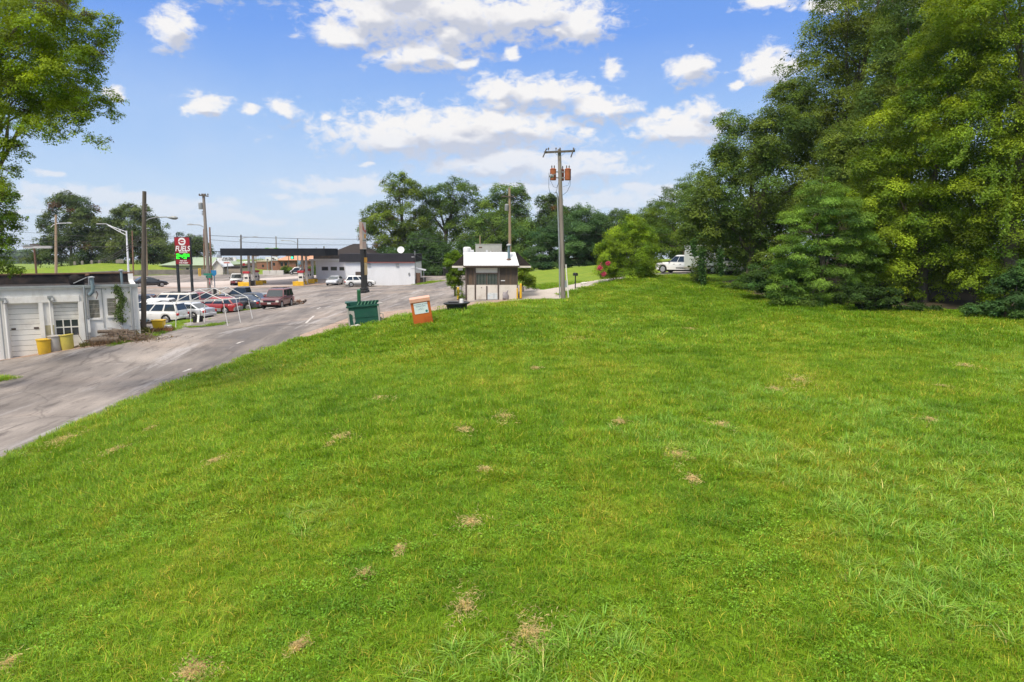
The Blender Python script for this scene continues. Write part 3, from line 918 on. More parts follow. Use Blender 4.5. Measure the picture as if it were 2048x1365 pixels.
# ---- trees across the highway on the left
GH = 'dark evergreens on the far side of the highway'
tree('magnolia_tree', 'tall dark evergreen with a ragged blunt cone behind the T-shaped billboard', 'tree', 145, 176,
     [(138, 405, 26, 16), (140, 430, 44, 24), (140, 465, 56, 28), (150, 500, 62, 30), (140, 520, 70, 22), (100, 490, 22, 14), (185, 470, 18, 14), (95, 455, 16, 10), (75, 520, 26, 10)],
     16000, .75, (.034, .072, .024), (.11, .15, .045), group=GH, trunk=.5, lump=.35, alt=(.10, .06, .035), alt_p=.06)
tree('magnolia_tree', 'rounded dark evergreen behind the white highway lamp', 'tree', 265, 174,
     [(262, 430, 34, 14), (262, 455, 56, 22), (270, 490, 64, 30), (255, 515, 60, 18), (305, 505, 30, 22), (225, 475, 22, 14), (320, 480, 14, 8)],
     15000, .75, (.036, .074, .024), (.115, .155, .045), group=GH, trunk=.5, lump=.35, alt=(.10, .06, .035), alt_p=.06)
tree('magnolia_tree', 'small rounded evergreen behind the fuel price sign', 'tree', 375, 200,
     [(375, 495, 34, 20), (365, 510, 34, 18), (395, 505, 26, 18)], 5000, .8, (.035, .075, .024), (.095, .14, .045), group=GH, trunk=.4)
for px, Y, a, b_ in ((345, 190, 514, 16), (415, 190, 524, 22), (660, 230, 516, 10), (520, 210, 530, 24), (628, 135, 536, 12), (575, 152, 536, 12)):
    tree('roadside_bush', {345: 'pale green bush at the end of the grassy bank', 415: 'low yellow green bush left of the cleaners sign', 660: 'small bush beyond the canopy roof', 520: 'light green tree seen under the fuel canopy', 628: 'bush beside the white shop wall seen past the pumps', 575: "low bushes in front of the brick office"}[px], 'bush', px, Y,
         [(px, a + 8, b_, b_ * .6), (px + b_ * .7, a + 14, b_ * .6, b_ * .5), (px - b_ * .7, a + 12, b_ * .6, b_ * .5)], 1800, .6, (.05, .10, .015), (.12, .19, .03), trunk=.12, limbs=2)
# ---- clump of tall trees behind the booth
GC = 'tall trees behind the drive-through booth'
tree('roadside_tree', 'tallest tree of the middle clump, left of it, its crown a narrow column', 'tree', 810, 140,
     [(798, 372, 30, 22), (805, 400, 34, 26), (815, 440, 40, 34), (760, 440, 34, 22), (745, 465, 24, 16), (775, 480, 40, 26), (830, 480, 40, 30), (765, 420, 20, 14), (800, 510, 50, 24), (760, 515, 34, 16)],
     17000, .55, (.045, .10, .020), (.16, .23, .03), group=GC, trunk=.6, alt=(.14, .10, .03), alt_p=.05)
tree('roadside_tree', 'broad open crowned tree in the middle of the clump with sky showing between its stems', 'tree', 890, 144,
     [(870, 395, 34, 20), (915, 385, 36, 20), (945, 410, 24, 18), (860, 425, 30, 20), (905, 425, 44, 24), (880, 460, 40, 22), (930, 450, 34, 22), (860, 490, 26, 16), (910, 490, 40, 18), (955, 440, 16, 12)],
     13000, .55, (.034, .085, .024), (.115, .19, .035), group=GC, trunk=.6, core=.1)
tree('roadside_tree', 'tree with a flat broken top right of the clump behind the booth pole', 'tree', 1010, 140,
     [(1015, 388, 34, 16), (1000, 410, 40, 20), (1035, 420, 24, 16), (1020, 450, 40, 26), (975, 460, 40, 28), (1010, 490, 50, 30), (960, 500, 44, 30), (1050, 400, 10, 6), (1048, 450, 16, 20)],
     15000, .55, (.04, .095, .024), (.135, .215, .035), group=GC, trunk=.55)
tree('roadside_tree', 'rounded leafy tree in front of the clump, right behind the booth roof', 'tree', 1000, 118,
     [(985, 450, 44, 24), (1030, 470, 44, 28), (960, 490, 40, 30), (1000, 510, 60, 30), (1060, 500, 40, 34), (1060, 530, 40, 24), (985, 535, 60, 20)],
     13000, .5, (.036, .095, .028), (.125, .205, .04), group=GC, trunk=.4)
for px, lobs, lab in ((785, [(770, 525, 44, 26), (820, 525, 40, 26), (800, 545, 60, 14)], 'dark hedge-like thicket behind the white shop'), (885, [(870, 520, 44, 30), (910, 520, 40, 30), (890, 545, 60, 14)], 'dark thicket behind the side street left of the booth'),
                      (850, [(845, 500, 30, 30), (838, 530, 40, 24)], 'leafy thicket below the broad open tree')):
    tree('thicket', lab, 'thicket', px, 134, lobs, 6500, .5, (.022, .058, .02), (.07, .14, .04), group='thickets below the tall trees', trunk=.2, under=.9, limbs=3)
GD = 'dark trees beyond the meadow'
tree('meadow_tree', 'dark round topped tree rising left of the big utility pole', 'tree', 1100, 122,
     [(1098, 412, 24, 18), (1110, 440, 34, 24), (1090, 470, 40, 28), (1125, 430, 16, 12)], 8000, .5, (.026, .062, .02), (.09, .145, .035), group=GD, trunk=.4, alt=(.11, .07, .03), alt_p=.04)
tree('meadow_tree', 'wide dark tree behind the foot of the big utility pole', 'tree', 1130, 108,
     [(1110, 480, 50, 34), (1160, 460, 50, 34), (1090, 515, 44, 30), (1150, 505, 60, 34), (1185, 490, 30, 36), (1120, 530, 60, 18), (1180, 525, 40, 20)], 20000, .42, (.024, .068, .028), (.075, .15, .05), group=GD, trunk=.4, flat=.4)
tree('meadow_tree', 'dark spreading tree right of the big utility pole with a sloping top', 'tree', 1180, 114,
     [(1170, 440, 36, 18), (1200, 455, 26, 20), (1150, 430, 24, 14), (1215, 480, 20, 26), (1180, 480, 50, 30)], 9000, .46, (.026, .07, .026), (.085, .15, .042), group=GD, trunk=.4)
tree('meadow_tree', 'thin crowned tree with sky showing through beside the flowering bush', 'tree', 1240, 118,
     [(1238, 440, 26, 18), (1225, 465, 20, 16), (1255, 470, 24, 20), (1245, 500, 40, 30)], 5200, .46, (.035, .08, .025), (.10, .16, .045), group=GD, trunk=.3)
# ---- garden shrubs
tree('crape_myrtle', 'large light green shrub with a few pink flowers beside the driveway', 'shrub', 1256, 61,
     [(1265, 460, 26, 22), (1240, 480, 34, 24), (1285, 490, 30, 28), (1225, 510, 34, 26), (1262, 515, 44, 34), (1250, 540, 46, 20), (1220, 500, 20, 14), (1290, 530, 24, 20), (1275, 450, 14, 12), (1262, 438, 10, 8), (1222, 490, 14, 10), (1215, 535, 26, 18), (1250, 552, 50, 12), (1292, 546, 24, 12), (1232, 530, 30, 22)],
     26000, .19, (.075, .16, .016), (.24, .36, .028), trunk=.1, lump=.28, flat=.95, under=.8)
myr = [o for o in col.objects if o.name.startswith('crape_myrtle')][-1]
for px, py, r in ((1200, 536, .26), (1216, 527, .18), (1208, 549, .2)):
    c = np.array(at(px, py, 59.3)) - np.array(myr.location)
    k = 260
    cc_ = c + rng.normal(size=(k, 3)) * r * .42
    leaf_mesh('blossoms', cc_, unit(rng.normal(size=(k, 3)) + [0, -.4, .6]), np.full(k, .10), .8, np.array([[.62, .10, .16]]) * rng.uniform(.6, 1.3, (k, 1)), myr)
tree('vine_bush', 'bright green climbing bush behind the left side of the booth', 'bush', 910, 57,
     [(912, 515, 14, 12), (905, 530, 16, 16), (914, 548, 16, 20), (902, 520, 10, 10), (906, 560, 12, 14), (914, 572, 12, 10)], 6500, .17, (.045, .11, .012), (.15, .25, .018), trunk=.08, limbs=3)
tree('vine_bush', 'yellow green straggling bush at the right side of the booth', 'bush', 1046, 57,
     [(1042, 548, 10, 14), (1052, 560, 14, 12), (1046, 530, 8, 12), (1056, 540, 8, 6), (1060, 570, 12, 8)], 3000, .16, (.05, .12, .012), (.17, .25, .02), trunk=.05, limbs=3)
tree('weed_clump', 'leafy weeds at the left front corner of the booth', 'weed', 918, 49.5, [(918, 590, 8, 9), (924, 595, 6, 5)], 500, .1, (.05, .11, .015), (.15, .22, .03), trunk=.02, limbs=2)
# ---- distant wooded hills
def far_wood(name, label, lobes, n, leaf, base, tip):
    lob = [W(l, 900) for l in lobes]
    c, d, sid = crown_pts(lob, n, 14, leaf * 1.6, flat=.5)
    k = len(c)
    nrm = unit(d * .5 + [0, 0, .8] + rng.normal(size=(k, 3)) * .5)
    o = leaf_mesh(name, c, nrm, leaf * rng.uniform(.6, 1.4, k), .7, leaf_colours(sid, base, tip), None)
    return tag(o, label, 'woodland', kind='stuff')
far_wood('distant_woodland', 'hazy wooded hills low on the horizon', [(-40, 530, 70, 24, 900), (40, 528, 50, 20, 850), (85, 530, 30, 12, 800), (10, 545, 120, 14, 800), (480, 545, 90, 8, 700), (600, 546, 120, 8, 700), (700, 545, 80, 10, 600), (1250, 510, 80, 30, 400), (1400, 500, 90, 40, 300), (1150, 545, 140, 10, 400)],
         9000, 5.0, (.035, .075, .025), (.08, .13, .04))

# long strand of vine dangling from the vine draped tree, over the lawn
vt = [o for o in col.objects if o.name.startswith('vine_draped_tree')][-1]
for nm, pth, k, wd in (('hanging_vine', [(1403, 500), (1405, 535), (1406, 560), (1408, 577)], 1500, .26), ('hanging_vine', [(1440, 500), (1441, 530), (1443, 552)], 700, .22), ('hanging_vine', [(1388, 480), (1386, 500), (1390, 514)], 500, .22)):
    q = [np.array(at(a, b, 53)) - np.array(vt.location) for a, b in pth]
    f = rng.random(k) * (len(q) - 1.001)
    i = f.astype(int); u = (f - i)[:, None]
    c = np.array(q)[i] * (1 - u) + np.array(q)[i + 1] * u + rng.normal(size=(k, 3)) * wd * (1.05 - .75 * f / len(q))[:, None] * np.array([.55, .55, .5])
    leaf_mesh(nm, c, unit(rng.normal(size=(k, 3)) + [0, -.5, .3]), np.full(k, .15), .7, np.array([[.055, .12, .03]]) * rng.uniform(.5, 1.7, (k, 1)), vt)

mt_ = [o for o in col.objects if o.get('label') == 'big yellow green maple cut by the right picture edge'][0]
for pth, k in (([(1938, 262), (1930, 300), (1915, 322), (1900, 330)], 420), ([(1985, 320), (1990, 360), (1976, 392), (1955, 405)], 420), ([(2030, 300), (2018, 370), (2012, 430), (2008, 470)], 500)):
    q = [np.array(at(a, b, 37.2)) - np.array(mt_.location) for a, b in pth]
    f = rng.random(k) * (len(q) - 1.001); i = f.astype(int); u = (f - i)[:, None]
    c = np.array(q)[i] * (1 - u) + np.array(q)[i + 1] * u + rng.normal(size=(k, 3)) * .09
    leaf_mesh('hanging_vine', c, unit(rng.normal(size=(k, 3)) + [0, -.6, .4]), np.full(k, .12), .7, np.array([[.17, .26, .03]]) * rng.uniform(.6, 1.4, (k, 1)), mt_)
# ------------------------------------------------------------------ buildings
WHITE = M('white_block_paint', (.74, .73, .70), (.66, .65, .62), 1.2, rough=.7, dirt=(.40, .36, .30), dirt_s=1.6, dirt_amt=.5, bump=.15, stretch=(1, 1, .45))
WHITE2 = M('white_metal_siding', (.74, .75, .77), (.68, .69, .71), 1.0, rough=.45, dirt=(.5, .48, .46), dirt_s=.8, dirt_amt=.3, stretch=(1, 1, .3))
CREAM = M('cream_panel', (.66, .61, .54), (.60, .55, .48), 1.5, rough=.6, dirt=(.40, .33, .26), dirt_s=1.5, dirt_amt=.5)
DARKROOF = M('dark_roofing', (.022, .02, .02), (.04, .035, .034), 1.5, rough=.9, spec=.15, dirt=(.12, .08, .06), dirt_s=1.1, dirt_amt=.6)
BLACKM = M('black_mansard', (.012, .012, .017), (.02, .02, .026), 1.0, rough=.7, spec=.15)
BROWNT = M('brown_trim', (.075, .055, .045), (.10, .075, .06), 2.0, rough=.6)
GREYM = M('grey_metal', (.32, .33, .33), (.24, .25, .25), 2.0, rough=.45, metal=.3)
BLUEM = M('blue_grey_pipe', (.19, .27, .31), (.15, .20, .23), 2.0, rough=.45, metal=.2, dirt=(.25, .15, .09), dirt_s=3, dirt_amt=.5)
RUST = M('rusty_iron', (.16, .085, .05), (.09, .055, .04), 3.0, rough=.9)
GLASSD = M('dark_glass', (.025, .035, .04), (.04, .05, .055), 1.0, rough=.08, spec=.6)
GALV = M('galvanised', (.45, .46, .47), (.36, .37, .38), 2.5, rough=.4, metal=.6)
DOORW = M('garage_door_paint', (.76, .74, .68), (.68, .66, .61), 1.0, rough=.5, dirt=(.42, .38, .32), dirt_s=1.1, dirt_amt=.5)
WOODG = M('weathered_boards', (.10, .075, .055), (.06, .052, .045), 2.0, rough=.8, stretch=(7, 7, .5), dirt=(.22, .13, .065), dirt_s=.8, dirt_amt=.6)
SHINGLE = M('brown_shingle', (.030, .025, .025), (.05, .042, .04), 5.0, rough=.95, spec=.1, stretch=(1, 1, 3), bump=.4)
ROOFW = M('white_ribbed_roof', (.63, .64, .66), (.57, .58, .60), 1.2, rough=.5, dirt=(.55, .42, .33), dirt_s=.7, dirt_amt=.25)
BRICK = None
def brickmat():
    m, nt, b = newmat('brick'); MATS['brick'] = m
    tc = nd(nt, 'ShaderNodeTexCoord')
    mp = nd(nt, 'ShaderNodeMapping'); mp.inputs['Rotation'].default_value = (R(90), 0, 0); nt.links.new(tc.outputs['Object'], mp.inputs[0])
    br = nd(nt, 'ShaderNodeTexBrick'); br.inputs['Scale'].default_value = 3.0
    br.inputs['Color1'].default_value = (.22, .085, .05, 1); br.inputs['Color2'].default_value = (.29, .12, .075, 1); br.inputs['Mortar'].default_value = (.30, .24, .2, 1); br.inputs['Mortar Size'].default_value = .012
    nt.links.new(mp.outputs[0], br.inputs['Vector']); nt.links.new(br.outputs['Color'], b.inputs['Base Color']); b.inputs['Roughness'].default_value = .85
    return m
BRICK = brickmat()

def wall_open(mb, u0, u1, z0, z1, ops, y0, y1, mat):
    """wall slab with real openings (u0,u1,z0,z1)"""
    us = sorted({u0, u1, *[v for o in ops for v in o[:2]]})
    for a, b in zip(us, us[1:]):
        c = (a + b) / 2
        zs = [(o[2], o[3]) for o in ops if o[0] < c < o[1]]
        lo = z0
        for s, e in sorted(zs):
            if s > lo + 1e-4:
                mb.box(a, b, y0, y1, lo, s, mat)
            lo = e
        if lo < z1 - 1e-4:
            mb.box(a, b, y0, y1, lo, z1, mat)

# ---- white block garage on the left
A = at(0, 500, 38.0); B = at(278, 500, 41.4)
gy = math.atan2(B.y - A.y, B.x - A.x)
base = Vector((A.x, A.y, H - 6.5))
FC = Face(base, gy)
t = thing('garage', 'low white painted block garage with two roll-up doors', 'building', base, gy)
U1 = FC.uz(277, 600)[0]; ZT = FC.uz(100, 577)[1]
z_ = lambda py, px=140: FC.uz(px, py)[1]
u_ = lambda px, py=640: FC.uz(px, py)[0]
d1 = (u_(17.5), u_(79), z_(718), z_(604.5)); d2 = (u_(108.5), u_(158), z_(712), z_(601))
w1 = (u_(180.5), u_(201), z_(638.5), z_(602)); w2 = (u_(217), u_(235.5), z_(635), z_(599.5))
mb = MB()
wall_open(mb, -6.5, U1, -1.2, ZT, [d1, d2, w1, w2], 0, .28, WHITE)
mb.box(U1 - .28, U1, .281, 11.5, -1.2, ZT, WHITE)
mb.box(-6.5, -6.22, .281, 11.5, -1.2, ZT, WHITE)
mb.box(-6.22, U1 - .281, 11.2, 11.5, -1.2, ZT, WHITE)
# piers and header standing proud of the wall
mb.box(u_(8), u_(162), -.10, -.003, z_(604) + .01, z_(592), WHITE)
mb.box(u_(80), u_(88.5), -.10, -.003, -1.2, z_(604), WHITE)
mb.box(u_(159), u_(169), -.10, -.003, -1.2, z_(604), WHITE)
mb.box(u_(8), u_(16.5), -.10, -.003, -1.2, z_(604), WHITE)
mb.build('wall', WHITE, t)
mb = MB().box(-6.2, U1 - .3, .3, 11.2, ZT - .25, ZT - .12, DARKROOF)
mb.box(-6.5, U1 + .02, 9.6, 11.0, ZT - .2, ZT + .2, DARKROOF)
rf = mb.build('roof', DARKROOF, t)
FB = Face(base + FC.n * 9.5, gy)
zb = FB.uz(140, 549)[1]
par = MB().box(-8, U1, 9.45, 9.75, ZT - .6, zb, DARKROOF)
par.build('parapet', DARKROOF, t)
MB().box(-8, U1 + .03, 9.38, 9.85, zb, zb + .09, RUST).build('parapet_coping', RUST, t)
MB().box(U1 - .3, U1 + .02, 9.30, 9.44, ZT - .1, zb - .01, WHITE).build('parapet_end', WHITE, t)
MB().box(-6.6, U1 + .05, -.14, .30, ZT - .02, ZT + .13, WHITE).build('eaves_board', WHITE, t)
MB().box(-6.6, U1 + .06, -.18, -.143, ZT + .05, ZT + .15, GALV).build('gutter', GALV, t)
def rolldoor(o, panels, glass=None):
    mb = MB()
    n = panels; h = (o[3] - o[2]) / n
    for k in range(n):
        z0 = o[2] + k * h
        if glass and glass[0] <= z0 + h * .5 <= glass[1]:
            continue
        mb.box(o[0], o[1], .16, .20, z0 + .012, z0 + h - .006, DOORW)
        mb.box(o[0], o[1], .175, .20, z0 - .006, z0 + .012, BROWNT)
    return mb
dr = rolldoor(d1, 11).build('roller_door', DOORW, t)
for px in (20.5, 66):
    MB().box(u_(px), u_(px + 9 if px < 30 else px + 10), .13, .16, z_(655.5), z_(652), BROWNT).build('handle', BROWNT, dr)
gl = (z_(674), z_(638))
mb = MB()
n = 5
for k in range(n):
    a = gl[1] + (d2[3] - gl[1]) * k / n; b = gl[1] + (d2[3] - gl[1]) * (k + 1) / n
    mb.box(d2[0], d2[1], .16, .20, a + .012, b - .008, DOORW)
    mb.box(d2[0], d2[1], .178, .20, a - .008, a + .012, BROWNT)
mb.box(d2[0], d2[1], .16, .20, d2[2], gl[0], DOORW)
for zz in (gl[0], (gl[0] + gl[1]) / 2, gl[1] - .07):
    mb.box(d2[0], d2[1], .15, .20, zz, zz + .07, DOORW)
for k in range(4):
    uu = d2[0] + (d2[1] - d2[0] - .06) * k / 3
    mb.box(uu, uu + .06, .148, .20, gl[0] + .001, gl[1] - .001, DOORW)
dr2 = mb.build('roller_door', DOORW, t)
tag(dr2, 'roller door with a band of six dark panes')
for k in range(3):
    for j in range(2):
        a = d2[0] + (d2[1] - d2[0] - .06) * k / 3 + .06; b = d2[0] + (d2[1] - d2[0] - .06) * (k + 1) / 3
        c = (gl[0] + .07, (gl[0] + gl[1]) / 2)[j]; d = ((gl[0] + gl[1]) / 2, gl[1] - .07)[j]
        MB().box(a, b, .18, .195, c + .07 * j, d, GLASSD).build('pane', GLASSD, dr2)
MB().box(d1[0], d1[1], .2, .27, d1[2] - .4, d1[3], BROWNT).box(d2[0], d2[1], .2, .27, d2[2] - .4, d2[3], BROWNT).build('door_lining', BROWNT, t)
OLDP = M('stained_plinth_paint', (.40, .37, .24), (.30, .27, .18), 2.0, rough=.8, dirt=(.5, .40, .08), dirt_s=2.5, dirt_amt=.7)
MB().box(u_(89.5), u_(107.5), -.012, -.002, -.6, z_(649), OLDP).build('painted_patch', OLDP, t)
BARC = M('window_bar_paint', (.52, .50, .44), (.42, .36, .28), 4, rough=.6)
for o in (w1, w2):
    f = MB().box(o[0], o[1], .15, .17, o[2], o[3], GLASSD).build('window', GLASSD, t)
    mb = MB()
    for k in range(8):
        uu = o[0] + (o[1] - o[0]) * (k + .5) / 8
        mb.box(uu - .012, uu + .012, .02, .045, o[2], o[3], BARC)
    for k in range(5):
        zz = o[2] + (o[3] - o[2]) * k / 4
        mb.box(o[0], o[1], .047, .065, max(o[2], zz - .014), min(o[3], zz + .014), BARC)
    mb.build('bars', BARC, f)
    MB().box(o[0] - .06, o[1] + .06, -.06, .14, o[2] - .12, o[2] - .005, WHITE).build('sill', WHITE, f)
# pipes, lamps, boxes on the front wall
for px, w_, m_, top in ((3.5, .035, GALV, 578), (13, .05, WHITE, 600), (103, .05, WHITE, 600), (173, .06, GALV, 572), (178, .03, GALV, 580), (266, .07, GALV, 576)):
    MB().tube([(u_(px), -.14, -1.0), (u_(px), -.14, z_(top))], w_, 8, m_).build('downpipe', m_, t, smooth=True)
MB().box(u_(172), u_(180), -.18, -.11, z_(667), z_(640), WHITE).box(u_(174), u_(180), -.22, -.11, z_(638), z_(633), GREYM).build('meter_box', GREYM, t)
MB().tube([(u_(208), -.04, z_(660)), (u_(208), -.04, z_(579)), (u_(176), -.04, z_(579))], .018, 6, GREYM).tube([(u_(196), -.05, z_(600)), (u_(200), -.06, z_(590)), (u_(197), -.05, z_(584))], .02, 6, RUST).build('conduit', GREYM, t, smooth=True)
for px, py in ((11, 598), (105, 596)):
    mb = MB().box(u_(px) - .13, u_(px) + .13, -.24, -.105, z_(py), z_(py) + .16, GREYM)
    mb.lathe([(.05, 0), (.11, -.16), (.09, -.2)], 12, (u_(px) + .12, -.3, z_(py) + .06), GREYM)
    mb.build('wall_lamp', GREYM, t)
vp = MB().tube([(u_(184), -.02, z_(590)), (u_(184), -.25, z_(590)), (u_(190), -.28, z_(585)), (u_(191.5), -.28, z_(575)), (u_(190), -.28, z_(557))], .105, 12, BLUEM)
vp.lathe([(.10, 0), (.18, .02), (.18, .06), (.05, .10)], 14, (u_(190), -.28, z_(557)), GALV)
vp.build('flue_pipe', BLUEM, t, smooth=True)
MB().tube([(u_(250), .9, ZT - .2), (u_(250), .9, z_(545))], .07, 10, BLUEM).lathe([(.08, 0), (.14, .03), (.13, .08), (.05, .11)], 14, (u_(250), .9, z_(545)), GALV).build('roof_vent', BLUEM, t, smooth=True)
# things lying on the garage roof
FR = Face(base + FC.n * 3.0, gy)
q = base + FC.t * FR.uz(158, 555)[0] + FC.n * 3.0; q.z = base.z + ZT - .12
sdh = thing('satellite_dish', 'old dark satellite dish lying tilted on the garage roof', 'satellite dish', q, gy)
mtx = Matrix.Translation((-.2, 0, .32)) @ Matrix.Rotation(R(-70), 4, 'X') @ Matrix.Rotation(R(25), 4, 'Y')
prof = [(.02, 0), (.2, .02), (.36, .07), (.46, .11), (.47, .12), (.45, .10), (.2, .005), (.02, -.02)]
MB().lathe(prof, 22, mat=DARKROOF, mtx=mtx).build('dish', DARKROOF, sdh, smooth=True)
MB().tube([(-.3, -.1, .25), (.45, -.3, .62), (.46, -.3, .72)], .03, 8, GREYM).lathe([(.06, 0), (.12, .05), (.12, .14), (.05, .18)], 12, (.46, -.3, .66), RUST).tube([(.5, .0, 0), (.5, 0, .72)], .035, 8, GALV).build('feed_arm', GREYM, sdh, smooth=True)
FR2 = Face(base + FC.n * 1.6, gy)
q2 = base + FC.t * FR2.uz(155, 565)[0] + FC.n * 1.6; q2.z = base.z + ZT - .12
pl = thing('pallet', 'weathered wooden pallet lying on the garage roof', 'pallet', q2, gy)
mb = MB()
for k in range(3):
    mb.box(-.75, .75, -.5 + k * .45, -.4 + k * .45, 0, .1, WOODG)
for k in range(7):
    mb.box(-.74 + k * .22, -.60 + k * .22, -.5, .5, .1, .125, WOODG)
mb.build('slats', WOODG, pl)
# ivy on the corner of the garage
iv = thing('ivy', 'strip of ivy climbing the garage wall beside the second barred window', 'climber', base + FC.t * u_(243) - FC.n * .1, gy)
k = 900
zz = rng.uniform(z_(650), z_(571), k)
uu = rng.normal(0, .09, k) + .10 * np.sin(zz * 4) + np.where(rng.random(k) < .2, rng.normal(0, .18, k), 0)
cc_ = np.stack([uu, -np.abs(rng.normal(.03, .05, k)), zz], 1)
leaf_mesh('leaves', cc_, unit(np.stack([rng.normal(0, .4, k), np.full(k, -1.), rng.normal(.4, .4, k)], 1)), rng.uniform(.06, .13, k), .8, np.array([[.09, .14, .035]]) * rng.uniform(.5, 1.4, (k, 1)), iv)
mb = MB()
for s in (-.05, .04):
    mb.tube([(s + .05 * math.sin(i), .05, z_(655) + (z_(572) - z_(655)) * i / 8) for i in range(9)], .014, 5, BARK)
mb.build('stem', BARK, iv)

# ---- drive-through booth
O = at(930, 500, 50.0); O.z = P(975, 50).z - .02
by = R(1.5)
FB_ = Face(O, by)
bu = lambda px, py=570: FB_.uz(px, py)[0]
bz = lambda py, px=980: FB_.uz(px, py)[1]
t = thing('drive_through_booth', 'small white booth with barred windows and ribbed white roof', 'kiosk', O, by)
W_B = bu(1035.5); ZE = bz(533); ZL = bz(570.5); DB = 5.2
mb = MB()
ops = [(bu(933.5), bu(949), ZL, ZE - .10), (bu(951.5), bu(995.5), ZL, bz(548)), (bu(998.5), bu(1034), ZL, ZE - .10)]
wall_open(mb, 0, W_B, -.5, ZE, ops, 0, .14, CREAM)
mb.box(0, .14, .141, DB, -.5, ZE, CREAM); mb.box(W_B - .14, W_B, .141, DB, -.5, ZE, CREAM); mb.box(.141, W_B - .141, DB - .14, DB, -.5, ZE, CREAM)
mb.box(.141, W_B - .141, .142, DB - .141, -.02, 0, BROWNT)
mb.build('wall', CREAM, t)
mb = MB()
for px, w_ in ((932.2, .11), (950.5, .10), (973.5, .09), (996.5, .10), (1034.6, .07)):
    a = bu(px)
    hi = ZE - .02 if px != 973.5 else bz(572.5)
    mb.box(a - w_ / 2, a + w_ / 2, -.045, -.003, 0.02, hi, BROWNT)
mb.box(bu(951.1), bu(995.9), -.04, -.004, bz(548), bz(546), BROWNT)
mb.box(.02, W_B - .02, -.03, -.003, ZE - .12, ZE - .01, BROWNT)
mb.build('trim', BROWNT, t)
# boards inside the side windows, glazing and bars
for (a, b, z0, z1), nm in ((ops[0], 0), (ops[2], 1)):
    mb = MB(); n = int((b - a) / .085)
    for k in range(n):
        x0 = a + (b - a) * k / n
        mb.box(x0, x0 + (b - a) / n - .012, .05 + .006 * (k % 2), .09, z0, z1, WOODG)
    mb.box(a, b, .092, .11, z0, z1, BROWNT)
    p = mb.build('boarded_window', WOODG, t)
MB().box(bu(951.5), bu(995.5), .05, .08, bz(547), ZE - .121, WOODG).build('board_panel', WOODG, t)
for a, b in ((bu(952.5), bu(972.8)), (bu(974.2), bu(994.8))):
    f = MB().box(a, b, .07, .085, ZL, bz(548), GLASSD).build('window', GLASSD, t)
    mb = MB()
    for k in range(7):
        x0 = a + (b - a) * (k + .5) / 7
        mb.box(x0 - .009, x0 + .009, .02, .04, ZL, bz(548), GREYM)
    mb.build('bars', GREYM, f)
    MB().ring(a - .025, b + .025, ZL, bz(548), .045, .068, .05, BROWNT).build('frame', BROWNT, f)
dp = MB().box(bu(952.4), bu(972.6), -.03, -.004, .05, ZL - .03, CREAM).build('hatch_door', CREAM, t)
MB().box(bu(962), bu(964), -.06, -.031, bz(576), bz(575), BROWNT).build('handle', BROWNT, dp)
PEEL = M('peeling_panel', (.64, .62, .58), (.55, .62, .66), 5.0, rough=.7, dirt=(.25, .28, .30), dirt_s=4, dirt_amt=.7)
MB().box(bu(974.8), bu(995.6), -.02, -.004, .06, ZL * .48, PEEL).build('peeling_panel', PEEL, t)
MB().box(bu(1001.8), bu(1010), .01, .03, bz(562.6), bz(561), WHITE2).build('notice_strip', WHITE2, t)
# front mono-pitch ribbed roof
ZR = bz(511) + .10
yb = 1.9
e0 = Vector((-.08, -.28, ZE + .03)); 
mb = MB()
ridge = ZE + .03 + .98
mb.slab((-.1, -.25, ZE + .04), (W_B + .1, -.25, ZE + .04), (W_B - .15, 1.25, ridge), (-.16, 1.25, ridge), .06, ROOFW)
for k in range(18):
    f_ = (k + .5) / 18
    a = Vector((-.1 + (W_B + .2) * f_, -.25, ZE + .052)); b = Vector((-.16 + (W_B + .01) * f_, 1.25, ridge + .012))
    mb.bar(a, b, .035, .03, ROOFW)
mb.build('roof', ROOFW, t)
MB().box(-.12, W_B + .12, -.31, -.253, ZE - .06, ZE + .06, BROWNT).build('fascia', BROWNT, t)
MB().box(-.2, W_B - .1, 1.26, DB, ZE + .3, ridge - .35, DARKROOF).build('flat_roof', DARKROOF, t)
for x_ in (-.10, W_B - .16):
    MB().add([(x_, -.2, ZE), (x_, 1.25, ridge - .08), (x_, 1.25, ZE), (x_ + .05, -.2, ZE), (x_ + .05, 1.25, ridge - .08), (x_ + .05, 1.25, ZE)], [(0, 1, 2), (5, 4, 3), (0, 3, 4, 1), (1, 4, 5, 2), (2, 5, 3, 0)], CREAM).build('gable_infill', CREAM, t)
# shingled skirts left and right
for s in (-1, 1):
    x0 = -.03 if s < 0 else W_B + .03
    x1 = x0 + s * 1.0
    mb = MB()
    y0, y1 = 1.3, DB + .2
    mb.add([(x0, y0, ridge - .05), (x0, y1, ridge - .05), (x1, y1, ZE + .02), (x1, y0 - .1, ZE + .02), (x0, y0, ZE + .02), (x0, y1, ZE + .02), (x1, y0 - .1, ZE - .12), (x1, y1, ZE - .12), (x0, y0, ZE - .12), (x0, y1, ZE - .12)],
           [(0, 1, 2, 3), (0, 3, 4), (1, 5, 2), (3, 2, 7, 6), (6, 7, 9, 8), (4, 3, 6, 8), (2, 5, 9, 7)], SHINGLE)
    mb.build('skirt_roof', SHINGLE, t)
    fl = MB().box(min(x0, x1), max(x0, x1), y0 - .13, y0 - .103, ZE - .14, ZE + .0, CREAM)
    fl.build('soffit_board', CREAM, t)
MB().box(-.55, -.2, .6, .75, ZE - .32, ZE - .14, GREYM).build('flood_lamp', GREYM, t)
